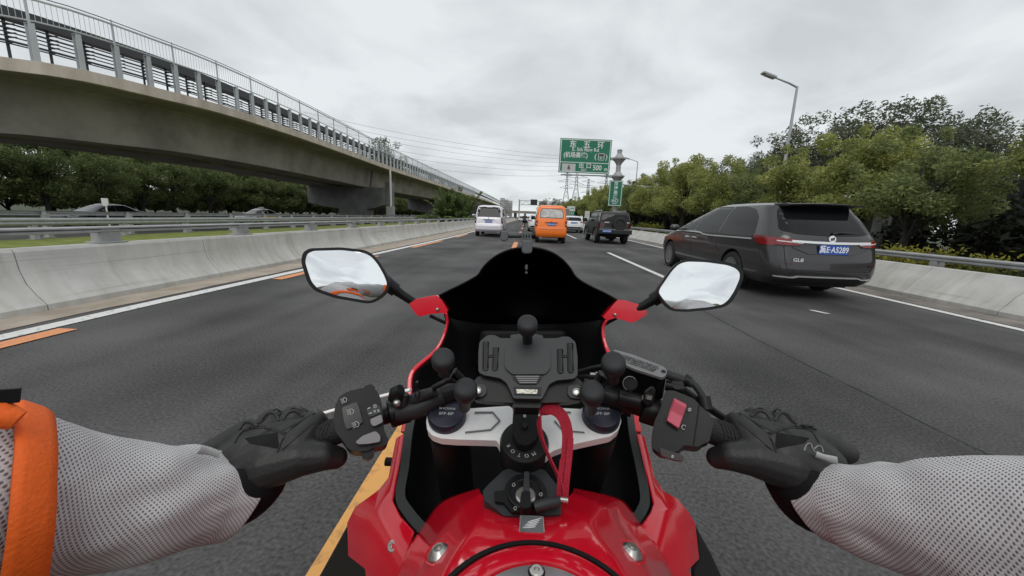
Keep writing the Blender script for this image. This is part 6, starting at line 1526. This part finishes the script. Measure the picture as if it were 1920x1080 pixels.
b = MB(); b.tube([Vector(p) for p in spline([tuple(pt(*q)) for q in ((1244, 700, .49), (1262, 706, .488), (1285, 714, .485), (1302, 722, .48), (1314, 738, .475), (1319, 752, .472), (1321, 768, .47))], 30)], [.0062] * 14 + [.0045] * 16, 12); part(b, 'brake_hose', M_RUBB, smooth=60)
b = MB(); b.tube(pd([(1318, 744, .472), (1323, 768, .466)]), .0085, 14); b.tube(pd([(1283, 711, .486), (1292, 716, .484)]), .0078, 14); part(b, 'hose_collar', M_SATIN, smooth=50)
b = MB(); b.lathe([(.0082, -.006), (.0082, .002), (.007, .003), (.001, .003)], 20, pt(1270, 722, .482), (CP - pt(1270, 722, .482)).normalized() + Vector((0, 0, .6))); b.tube(pd([(1248, 722, .49), (1282, 730, .48)]), .007, 12); part(b, 'lever_pivot', M_SATIN, smooth=40)
b = MB(); b.tube([Vector(p) for p in spline([tuple(pt(*q)) for q in ((1270, 724, .50), (1310, 752, .535), (1360, 785, .545), (1420, 815, .54))], 20)], .0055, 10, sx=1.3); part(b, 'brake_lever', M_SATIN, smooth=60)
for q in ([(1084, 697, .52), (1110, 690, .51), (1140, 684, .505)], [(1086, 706, .52), (1115, 706, .51), (1150, 712, .50)], [(1105, 716, .50), (1130, 708, .49)]): b = MB(); b.tube(pd(q), .0030, 8); part(b, 'throttle_cable', M_SATIN, smooth=60)
b = MB(); b.box(pt(1113, 703, .49), (.010, .006, .004)); b.box(pt(1118, 706, .488), (.003, .004, .012)); part(b, 'cable_clip', M_BOLT, bevel=.0008)
# ---- out of sight but there: wheels, engine, seat, tail
def bwheel(y, r, wd):
    w_ = bpy.data.objects.new('wheel', None); COL.objects.link(w_); w_.parent = BK; w_.location = Vector((0, y, r)) - Vector(BK.location)
    b = MB(); b.lathe([(r * .72, -wd * .4), (r * .86, -wd * .5), (r * .96, -wd * .34), (r, 0), (r * .96, wd * .34), (r * .86, wd * .5), (r * .72, wd * .4)], 40, (0, 0, 0), (1, 0, 0), cap=False); b.build('tyre', M_TYRE, w_, smooth=50)
    b = MB(); b.lathe([(r * .73, -wd * .38), (r * .66, -wd * .3), (r * .66, wd * .3), (r * .73, wd * .38)], 40, (0, 0, 0), (1, 0, 0), cap=False)
    for i in range(6): a = i * 1.047; b.ribbon([(0, 0, 0), (0, math.cos(a) * r * .68, math.sin(a) * r * .68)], .03, .02, (1, 0, 0))
    b.build('rim', M_SATIN, w_, smooth=40)
bwheel(.98, .30, .12); bwheel(-.47, .31, .18)
b = MB(); b.box((0, .30, .42), (.34, .5, .42)); part(b, 'engine', M_PLAST, bevel=.05)
b = MB(); b.rings([[Vector((s * w_, y, z)) for s, z in ((-1, z0), (1, z0), (.8, z1), (-.8, z1))] for y, w_, z0, z1 in ((.02, .10, .70, .80), (-.2, .14, .68, .78), (-.45, .16, .70, .80), (-.75, .10, .80, .92), (-.95, .05, .86, .93))]); part(b, 'seat', M_RUBB, bevel=.03)
b = MB(); b.box((0, -.15, .42), (.12, .75, .08)); part(b, 'swing_arm', M_SATIN, bevel=.02)
# nose and outer flanks of the fairing, below the sight line
b = MB(); rows = []
for y, w_, z0, z1 in ((.56, .215, .40, .70), (.75, .22, .45, .80), (.92, .20, .55, .92), (1.08, .13, .66, .93), (1.16, .04, .74, .90)):
    rows.append([Vector((-w_ * .55, y, z0)), Vector((-w_, y, (z0 + z1) / 2)), Vector((-w_ * .93, y, z1 - .02))])
b.grid(rows); rr_ = [[Vector((-p.x, p.y, p.z)) for p in r] for r in rows]; b.grid(rr_); part(b, 'fairing_flank', M_REDP, solid=.004, smooth=60)
# ---- action camera mount clamped on the screen
AM = thing('camera_clamp', 'small grey camera clamp with a side arm on the windscreen top edge', 'camera clamp', (0, .62, 0))
M_CLG = mat('clamp grey', (.085, .088, .095), .5, spec=.4)
b = MB(); b.rings([[pt(x, y, d) for x, y in ((978, 450), (998, 450), (998, 472), (994, 476), (982, 476), (978, 472))] for d in (.635, .66)]); part(b, 'clamp_jaw', M_CLG, AM, bevel=.003)
b = MB()
for x in (979.5, 984.5, 989.5, 994.5): b.rings([[pt(x + s, y, d) for s, y in ((-1.5, 436), (1.5, 436), (1.5, 452), (-1.5, 452))] for d in (.636, .655)])
part(b, 'hinge_finger', M_CLG, AM, bevel=.001)
b = MB(); b.tube(pd([(998, 441, .645), (952, 441.5, .645)]), .0045, 12); part(b, 'arm', mat('clamp olive', (.05, .06, .058), .5), AM, smooth=50)
b = MB(); b.rings([[pt(x, y, d) for x, y in ((939, 433), (952, 432), (953, 447), (949, 452), (941, 452), (938, 447))] for d in (.632, .655)]); part(b, 'end_block', M_CLG, AM, bevel=.002)
b = MB(); b.tube(pd([(998, 441, .645), (1004, 441, .645)]), .0065, 12); part(b, 'thumb_screw', M_SATIN, AM, smooth=40)
# ================================================================== RIDER
PR = thing('person', 'rider in grey mesh jacket, black leather gloves and an orange armband holding the motorcycle grips', 'person', (0, -.1, .5))
def ppart(mb, name, m, parent=PR, **k): return mb.build(name, m, parent, world=True, **k)
M_LEATH = mat('black glove leather', (.021, .0205, .0205), .5, spec=.45, bump=.25, bscale=260)
M_LEATHG = mat('grey glove leather', (.026, .026, .0255), .6, spec=.4, bump=.25, bscale=260)
M_SEAMG = mat('glove seam', (.006, .006, .006), .6)
M_GAUNT = mat('neoprene cuff', (.007, .007, .0072), .8, spec=.2, bump=.2, bscale=300)
M_ORANGE = mat('orange webbing', (.85, .13, .008), .7, var=.05, scale=200, bump=.4, bscale=300)
M_SKIN = mat('skin', (.42, .20, .14), .55, spec=.35)
M_GREYF = mat('plain grey fabric', (.38, .395, .395), .75, var=.05, scale=60, bump=.2, bscale=800)
def mesh_fabric(name, base, hole, sx_=.0048, sy_=.0039):
    m = bpy.data.materials.new(name); m.use_nodes = True; t = m.node_tree; b = t.nodes['Principled BSDF']; L = t.links.new; g = t.nodes.new
    uv = g('ShaderNodeUVMap')
    def cells(off):
        mp = g('ShaderNodeMapping'); mp.inputs['Scale'].default_value = (1 / sx_, 1 / sy_, 1); mp.inputs['Location'].default_value = (off, off, 0); L(uv.outputs[0], mp.inputs[0])
        fr = g('ShaderNodeVectorMath'); fr.operation = 'FRACTION'; L(mp.outputs[0], fr.inputs[0])
        sb = g('ShaderNodeVectorMath'); sb.operation = 'SUBTRACT'; sb.inputs[1].default_value = (.5, .5, 0); L(fr.outputs[0], sb.inputs[0])
        ml = g('ShaderNodeVectorMath'); ml.operation = 'MULTIPLY'; ml.inputs[1].default_value = (1.0, 1.15, 0); L(sb.outputs[0], ml.inputs[0])
        ln = g('ShaderNodeVectorMath'); ln.operation = 'LENGTH'; L(ml.outputs[0], ln.inputs[0]); return ln.outputs['Value']
    mn = g('ShaderNodeMath'); mn.operation = 'MINIMUM'; L(cells(0), mn.inputs[0]); L(cells(.5), mn.inputs[1])
    nz = g('ShaderNodeTexNoise'); nz.inputs['Scale'].default_value = 9; nz.inputs['Detail'].default_value = 3; tcn = g('ShaderNodeTexCoord'); L(tcn.outputs['Object'], nz.inputs['Vector'])
    rp = g('ShaderNodeValToRGB'); rp.color_ramp.elements[0].position = .16; rp.color_ramp.elements[0].color = (*hole, 1); rp.color_ramp.elements[1].position = .27; rp.color_ramp.elements[1].color = (*base, 1)
    L(mn.outputs[0], rp.inputs[0])
    mx = g('ShaderNodeMix'); mx.data_type = 'RGBA'; mx.blend_type = 'MULTIPLY'; mx.inputs[0].default_value = 1
    r2 = g('ShaderNodeValToRGB'); r2.color_ramp.elements[0].position = .3; r2.color_ramp.elements[0].color = (.80, .77, .78, 1); r2.color_ramp.elements[1].position = .7; r2.color_ramp.elements[1].color = (1, 1, 1, 1); L(nz.outputs[0], r2.inputs[0])
    L(rp.outputs[0], mx.inputs[6]); L(r2.outputs[0], mx.inputs[7]); L(mx.outputs[2], b.inputs['Base Color'])
    b.inputs['Roughness'].default_value = .8; b.inputs['Specular IOR Level'].default_value = .2
    bp = g('ShaderNodeBump'); bp.inputs['Strength'].default_value = .6; bp.inputs['Distance'].default_value = .0012; L(mn.outputs[0], bp.inputs['Height']); L(bp.outputs[0], b.inputs['Normal']); return m
M_MESHF = mesh_fabric('grey mesh fabric', (.63, .625, .63), (.17, .165, .17))
M_GMESH = mesh_fabric('glove mesh', (.014, .014, .014), (.002, .002, .002), .0042, .0030)
def remesh(mb, name, m, voxel, smooth, parent=PR, fac=.5):
    me = mb.mesh(name, True); o = bpy.data.objects.new('tmp', me); COL.objects.link(o)
    a = o.modifiers.new('r', 'REMESH'); a.mode = 'VOXEL'; a.voxel_size = voxel; a.use_smooth_shade = True
    a = o.modifiers.new('s', 'SMOOTH'); a.iterations = smooth; a.factor = fac
    me2 = evalmesh(o); bpy.data.objects.remove(o); me2.materials.clear(); me2.polygons.foreach_set('use_smooth', [True] * len(me2.polygons))
    return link(name, me2, m, parent, True)
def caps(mb, pts, rr, n=14):
    for (p, q), (r0, r1) in zip(zip(pts[:-1], pts[1:]), zip(rr[:-1], rr[1:])):
        d = (q - p).normalized(); L = (q - p).length
        pr = [(r0 * math.sin(a), -r0 * math.cos(a)) for a in np.linspace(.15, math.pi / 2, 5)] + [(r1 * math.cos(a), L + r1 * math.sin(a)) for a in np.linspace(0, math.pi / 2 - .15, 5)]
        mb.lathe(pr, n, p, d)
def world_bvh(o):
    me = o.data.copy(); p = o; off = Vector((0, 0, 0))
    while p is not None: off = off + Vector(p.location); p = p.parent
    me.transform(Matrix.Translation(off)); bm = bmesh.new(); bm.from_mesh(me); t = BVHTree.FromBMesh(bm); bm.free(); bpy.data.meshes.remove(me); return t
def on_surface(bv, pts, n=0, lift=.0):
    P2 = spline(pts, n) if n else pts; res = []
    for x, y in P2:
        h, nn = hit(bv, x, y)
        if h is not None: res.append(h + nn * lift)
    return res
def seam(bv, pts, name, parent, r=.0011, m=M_SEAMG, n=30, lift=.0003):
    p = on_surface(bv, pts, n, lift)
    if len(p) > 3: b = MB(); b.tube(p, r, 6); return ppart(b, name, m, parent, smooth=60)
def patch_px(bv, outline, name, m, parent, lift=.0008, nx=14, ny=10, bulge=0.0):
    """outline: four corners in px, clockwise; bilinear grid laid on the surface, with UVs in metres"""
    (ax_, ay_), (bx_, by_), (cx_, cy_), (dx_, dy_) = outline; rows = []
    for i in range(ny + 1):
        v = i / ny; r = []
        for j in range(nx + 1):
            u = j / nx; x = (1 - v) * ((1 - u) * ax_ + u * bx_) + v * ((1 - u) * dx_ + u * cx_); y = (1 - v) * ((1 - u) * ay_ + u * by_) + v * ((1 - u) * dy_ + u * cy_)
            h, nn = hit(bv, x, y)
            if h is None: h = rows[-1][j] if rows else r[-1]; nn = Vector((0, 0, 0))
            r.append(h + nn * (lift + bulge * math.sin(math.pi * u) * math.sin(math.pi * v)))
        rows.append(r)
    b = MB(); b.grid(rows); o = ppart(b, name, m, parent, smooth=60, fix=False)
    me = o.data; uvl = me.uv_layers.new(name='UVMap')
    for lp_ in me.loops: k = lp_.vertex_index; uvl.data[lp_.index].uv = ((k % (nx + 1)) / nx * (rows[0][0] - rows[0][-1]).length, (k // (nx + 1)) / ny * (rows[0][0] - rows[-1][0]).length)
    return o
# ---------------- gloves: one voxel-fused surface per hand, five separate fingers around the grip
def glove(side):
    mx_ = (lambda x: x) if side == 'l' else (lambda x: 1976 - x)
    def P(x, y, d): return pt(mx_(x), y, d)
    sg = 1 if side == 'l' else -1
    W = P(468, 878, .447); b = MB()
    K = [P(588, 793, .478), P(550, 784, .481), P(508, 790, .474), P(462, 808, .462)]
    kr = [.0150, .0162, .0156, .0140]
    if side == 'r': K[3] = P(452, 820, .460)
    base = [W + (P(500, 868, .45) - W) * t for t in (1.0, .66, .33, 0.0)]
    for k, r, bs in zip(K, kr, base): caps(b, [bs, bs.lerp(k, .55), k], [.024, .0205, r])
    for k0, k1 in zip(K[:-1], K[1:]): caps(b, [k0.lerp(W, .12) - Vector((0, 0, .004)), k1.lerp(W, .12) - Vector((0, 0, .004))], [.0125, .0125])
    caps(b, [W, P(515, 850, .452), P(550, 820, .462)], [.029, .029, .022]); caps(b, [P(430, 868, .447), P(470, 835, .455)], [.022, .020]); caps(b, [K[3], P(424, 836, .468), P(392, 848, .464)], [.0145, .0175, .014])
    axis = (P(480, 860, .452) - P(632, 808, .478)).normalized()       # along the grip, outwards
    fwd = Vector((0, 1, 0)); fwd = (fwd - axis * fwd.dot(axis)).normalized(); dn = axis.cross(fwd); dn = dn if dn.z < 0 else -dn
    for i, (k, r) in enumerate(zip(K, (.0112, .0116, .0112, .0098))):
        ln = (.9, 1.0, .95, .8)[i]
        p1 = k + fwd * .026 * ln + dn * .010; p2 = p1 + fwd * .004 + dn * .024 * ln; p3 = p2 - fwd * .018 * ln + dn * .010
        caps(b, [k, p1, p2, p3], [r * 1.25, r * 1.05, r, r * .86])
    # thumb leaves the side of the palm and lies along the near side of the grip
    T = [P(505, 872, .444), P(560, 858, .446), P(604, 855, .452), P(630, 858, .462)]
    caps(b, T, [.027, .0225, .0175, .0135]); caps(b, [T[0], P(560, 835, .455), K[0]], [.024, .021, .0165])
    g = remesh(b, 'glove', M_LEATH, .0019, 4); bv = world_bvh(g)
    # gauntlet running into the sleeve
    dy = 0 if side == 'l' else 11; b = MB(); rings = []
    cl = [(512, 866, .452, .029), (495, 878, .451, .034), (476, 895 + dy * .5, .449, .0375), (454, 916 + dy, .446, .0392), (432, 926 + dy, .438, .0375), (400, 934 + dy, .425, .035)]
    Cg = spline([(*P(x, y, d), r) for x, y, d, r in cl], 20)
    for i, q in enumerate(Cg):
        u = (Vector(Cg[min(i + 1, 19)][:3]) - Vector(Cg[max(i - 1, 0)][:3])).normalized(); v1 = u.cross(Vector((0, 0, 1))).normalized(); v2 = u.cross(v1)
        rings.append([Vector(q[:3]) + (v1 * math.cos(a) + v2 * math.sin(a)) * q[3] * (1 + .012 * math.sin(3 * a + i * .4)) for a in np.linspace(0, 6.283, 41)[:-1]])
    b.rings(rings, cap=False); ga = ppart(b, 'gauntlet', M_GAUNT, g, solid=.003, smooth=60); ga.location = (0, 0, 0)
    # seams over the knuckles
    S1 = [(487, 786), (495, 783), (508, 768), (521, 762), (529, 769), (520, 777), (524, 784), (530, 783), (539, 768), (551, 760), (562, 765)]
    for q in ([(x, y + 5) for x, y in S1], [(455, 806), (475, 800), (500, 800), (536, 812)], [(455, 809), (475, 803), (500, 803), (535, 815)], [(521, 848), (526, 832), (534, 818), (553, 798), (575, 783), (590, 775)], [(440, 830), (452, 812), (470, 800), (492, 791)]):
        seam(bv, [(mx_(x), y) for x, y in q], 'seam', g)
    for q in ([(488, 790), (500, 776), (514, 775), (524, 790)], [(530, 788), (541, 774), (555, 771), (568, 782)], [(448, 806), (458, 793), (470, 792), (484, 800)]):
        p = on_surface(bv, [(mx_(x), y) for x, y in q], 14, .0006)
        if len(p) > 4: b = MB(); b.tube(p, .0020, 8); ppart(b, 'knuckle_fold', M_LEATHG, g, smooth=60)
    patch_px(bv, [(mx_(x), y) for x, y in ((458, 822), (520, 811), (524, 842), (470, 832))], 'vent_panel', M_GMESH, g, .0006)
    patch_px(bv, [(mx_(x), y) for x, y in ((536, 814), (586, 777), (592, 790), (527, 846))], 'wedge_panel', M_LEATHG, g, .0010, bulge=.0012)
    patch_px(bv, [(mx_(x), y) for x, y in ((470, 800), (560, 779), (572, 786), (530, 808))], 'knuckle_panel', M_LEATHG, g, .0008, bulge=.001)
    return g, bv, P
gL, bvL, PLf = glove('l'); gR, bvR, PRf = glove('r')
seam(bvR, [(1507, 845), (1512, 834), (1520, 832), (1523, 841), (1528, 848)], 'embossed_mark', gR, .0008, M_GREYB, 14); seam(bvR, [(1526, 842), (1533, 836), (1540, 838), (1543, 848)], 'embossed_mark', gR, .0008, M_GREYB, 12)
# ---------------- sleeves
def sleeve(path, tail, name, m, parent, n=72, rows=150, seed=0, amp=1.0):
    """path: list of (x, y, d, r, flatten); wrinkled loft with UVs in metres"""
    C = [(*pt(x, y, d), r, f) for x, y, d, r, f in path] + tail; S_ = spline(C, rows); vs = []; fs = []; uvs = []
    run = 0.0; prev = None; nx_ = None
    for i, s in enumerate(S_):
        c = Vector(s[:3]); r, fl = s[3], s[4]
        t = (Vector(S_[min(i + 1, rows - 1)][:3]) - Vector(S_[max(i - 1, 0)][:3])).normalized()
        u = Vector((0, 0, 1)); u = (u - t * u.dot(t)).normalized(); w_ = t.cross(u)
        if prev is not None: run += (c - prev).length
        prev = c
        for j in range(n):
            a = 2 * math.pi * j / n; d = u * math.cos(a) + w_ * math.sin(a)
            q = run * 19 + .9 * math.sin(a * 1.0 + seed) + .6 * math.sin(2 * a + seed * 2) 
            wr = (.0030 * (1 - abs(math.sin(q * 1.6 + 2.0 * noise.noise((run * 9, math.cos(a), math.sin(a) + seed))))) ** 1.6 * (0.4 + noise.noise((run * 14, a, seed + 4)) ** 1) + (.0070 + .004 * math.sin(run * 40)) * noise.noise((run * 13 + seed, math.cos(a) * 1.3, math.sin(a) * 1.3)) + .0030 * noise.noise((run * 30, math.cos(a) * 3 + seed, math.sin(a) * 3))) * amp
            sag = .004 * max(0, -math.cos(a)) * math.sin(run * 22 + seed)
            vs.append(c + (u * math.cos(a) * fl + w_ * math.sin(a)) * (r + wr * 1.35 * min(1, .2 + run * 9) * (.45 if run > .15 else 1 - .55 * max(0, (run - .10) / .05)) + sag) - t * (.020 * (math.cos(a) - .0) * max(0, 1 - run / .05))); uvs.append((a * r if False else a * .060, run))
    for i in range(rows - 1):
        for j in range(n): k = (j + 1) % n; fs.append((i * n + j, i * n + k, (i + 1) * n + k, (i + 1) * n + j))
    me = bpy.data.meshes.new(name); me.from_pydata(vs, [], fs); uvl = me.uv_layers.new(name='UVMap')
    for p in me.polygons:
        for li in p.loop_indices:
            k = me.loops[li].vertex_index; uu, vv = uvs[k]
            if k % n == 0 and any(me.loops[l].vertex_index % n == n - 1 for l in p.loop_indices): uu += 2 * math.pi * .060
            uvl.data[li].uv = (uu, vv)
    o = link(name, me, [m, M_GREYF], parent, True); shade(me, 180)
    for k_, p in enumerate(me.polygons):      # plain zip placket along the top, plain hem at the cuff
        i_, j_ = divmod(k_, n)
        if i_ < 2 or (i_ < rows * .52 and (j_ < 7 or j_ > n - 7)): p.material_index = 1; x = o.modifiers.new('s', 'SOLIDIFY'); x.thickness = .002; x.offset = -1; return o
SLp = [(446, 919, .444, .0450, 1.0), (403, 931, .424, .0435, 1.0), (358, 937, .404, .0455, 1.0), (249, 943, .366, .0530, 1.0), (108, 950, .328, .0620, 1.0), (-60, 950, .29, .0715, 1.0), (-230, 952, .26, .074, 1.0)]
WL = [(-.458, .15, 1.01, .075, 1.0), (-.45, .06, 1.04, .076, 1.0), (-.41, -.04, 1.07, .076, 1.0)]
SRp = [(1530, 930, .444, .0450, 1.0), (1572, 945, .424, .0440, 1.0), (1617, 957, .404, .0470, 1.0), (1726, 978, .366, .0550, 1.0), (1860, 1003, .328, .0635, 1.0), (2030, 1036, .29, .0690, 1.0), (2200, 1060, .26, .072, 1.0)]
WR = [(.472, .17, 1.0, .075, 1.0), (.46, .07, 1.035, .076, 1.0), (.41, -.04, 1.07, .076, 1.0)]
def sk(path): return [pt(x, y, d) for x, y, d, r, f in path]
# body: one continuous skin surface (arms, trunk, neck, head, legs) inside the clothes
b = MB(); shL, shR = Vector((-.20, -.22, 1.13)), Vector((.20, -.22, 1.13))
for P_, sh, el, g0 in ((sk(SLp), shL, Vector(WL[1][:3]), pt(470, 880, .447)), (sk(SRp), shR, Vector(WR[1][:3]), pt(1506, 880, .447))):
    caps(b, [g0, P_[0], P_[2], P_[4], P_[6], el, sh], [.022, .026, .033, .040, .044, .045, .055])
caps(b, [shL, shR], [.06, .06]); caps(b, [Vector((0, -.26, 1.08)), Vector((0, -.36, .90)), Vector((0, -.44, .86))], [.13, .14, .15]); caps(b, [Vector((0, -.22, 1.16)), Vector((0, -.17, 1.30))], [.06, .06])
b.ball((0, -.16, 1.42), (.078, .10, .12), 20, 14); b.ball((0, -.055, 1.405), (.013, .022, .018), 10, 8)
for s in (-1, 1):
    b.ball((s * .08, -.17, 1.415), (.012, .022, .033), 10, 8)
    caps(b, [Vector((s * .10, -.44, .84)), Vector((s * .26, -.08, .74)), Vector((s * .19, -.34, .42))], [.085, .068, .05]); caps(b, [Vector((s * .19, -.34, .42)), Vector((s * .20, -.22, .34))], [.045, .035])
body = remesh(b, 'body', M_SKIN, .009, 6)
JK = None
slL = sleeve(SLp, WL, 'sleeve', M_MESHF, PR, seed=1.3); slR = sleeve(SRp, WR, 'sleeve', M_MESHF, PR, seed=4.1)
bvSL, bvSR = world_bvh(slL), world_bvh(slR)
def zip_pull(q, parent):
    b = MB(); a = [pt(*p) for p in q]; b.tube(a, [.0040, .0034, .0042, .0044], 10, sx=.6); o = ppart(b, 'zip_pull', M_GREYF, parent, smooth=60)
SEAM1 = None
zip_pull([(1530, 852, .425), (1544, 857, .421), (1558, 861, .416), (1570, 864, .412)], slR); zip_pull([(412, 852, .41), (396, 848, .405), (382, 845, .40), (372, 843, .396)], slL)
# orange armband round the left upper forearm
C = spline([(*pt(x, y, d), r) for x, y, d, r, f in SLp] + [q[:4] for q in WL], 150); b = MB(); rings = []
i0, i1 = 69, 77
ta = (Vector(C[77][:3]) - Vector(C[69][:3])).normalized(); u = Vector((0, 0, 1)); u = (u - ta * u.dot(ta)).normalized(); w_ = ta.cross(u)
for i in range(i0, i1 + 1, 2):
    c = Vector(C[i][:3]); e = 1 - abs(2 * (i - i0) / (i1 - i0) - 1) ** 6
    rings.append([c + (u * math.cos(a) + w_ * math.sin(a)) * (C[i][3] + .0105 + .0015 * e + .0015 * noise.noise((math.cos(a) * 2, math.sin(a) * 2, i * .1))) + ta * .032 * math.cos(a) for a in np.linspace(0, 6.283, 65)[:-1]])
b.rings(rings, cap=False); AB = ppart(b, 'armband', M_ORANGE, PR, solid=.004, smooth=70)
b = MB(); p0 = [pt(-90, 772, .262), pt(-50, 772, .266), pt(0, 778, .270), pt(34, 788, .275)]; b.tube(p0, [.010, .010, .0095, .007], 14, sx=1.0); ppart(b, 'folded_strap', M_ORANGE, AB, smooth=60)
b = MB(); b.ribbon([pt(-60, 742, .262), pt(0, 744, .270), pt(38, 741, .276)], .010, .004, UP); ppart(b, 'hook_strap', M_GAUNT, AB)
# jacket trunk, shoulders, trousers, boots and helmet (behind the lens; seen by the mirrors)
def cloth(name, chains, m, vox=.012, it=6):
    b = MB()
    for pts_, rr in chains: caps(b, pts_, rr, 16)
    return remesh(b, name, m, vox, it)
eL, eR = Vector(WL[-1][:3]), Vector(WR[-1][:3])
cloth('jacket', [([eL, shL], [.074, .078]), ([eR, shR], [.074, .078]), ([shL, shR], [.085, .085]), ([Vector((0, -.27, 1.08)), Vector((0, -.37, .90)), Vector((0, -.43, .84))], [.16, .165, .17]), ([shL, Vector((-.06, -.36, .9))], [.09, .12]), ([shR, Vector((.06, -.36, .9))], [.09, .12])], M_GREYF)
M_TRS = mat('dark trousers', (.012, .012, .014), .85)
tr_ch = []
for s in (-1, 1): tr_ch += [([Vector((s * .10, -.44, .82)), Vector((s * .27, -.08, .74)), Vector((s * .20, -.34, .42))], [.105, .088, .068])]
cloth('trousers', tr_ch + [([Vector((-.08, -.45, .83)), Vector((.08, -.45, .83))], [.13, .13])], M_TRS)
for s in (-1, 1): cloth('boot', [([Vector((s * .20, -.34, .44)), Vector((s * .20, -.33, .35)), Vector((s * .20, -.18, .33))], [.065, .058, .045])], M_GAUNT, .01, 4)
b = MB(); b.ball((0, -.175, 1.435), (.128, .155, .145), 32, 22); hm = ppart(b, 'helmet', mat('helmet shell', (.03, .03, .032), .2, coat=.8), PR, smooth=60)

b = MB(); b.tube([Vector((-.185, -.22, 1.115)) + (Vector((0, 1, 0)) * math.cos(a) + Vector((.25, 0, 1)) * math.sin(a)) * .098 for a in np.linspace(0, 6.283, 33)[:-1]], .014, 8, closed=True); ppart(b, 'mirror_orange_ring', M_ORANGE, PR, smooth=60)  # unseen orange ring, added so the left mirror reflects some orange
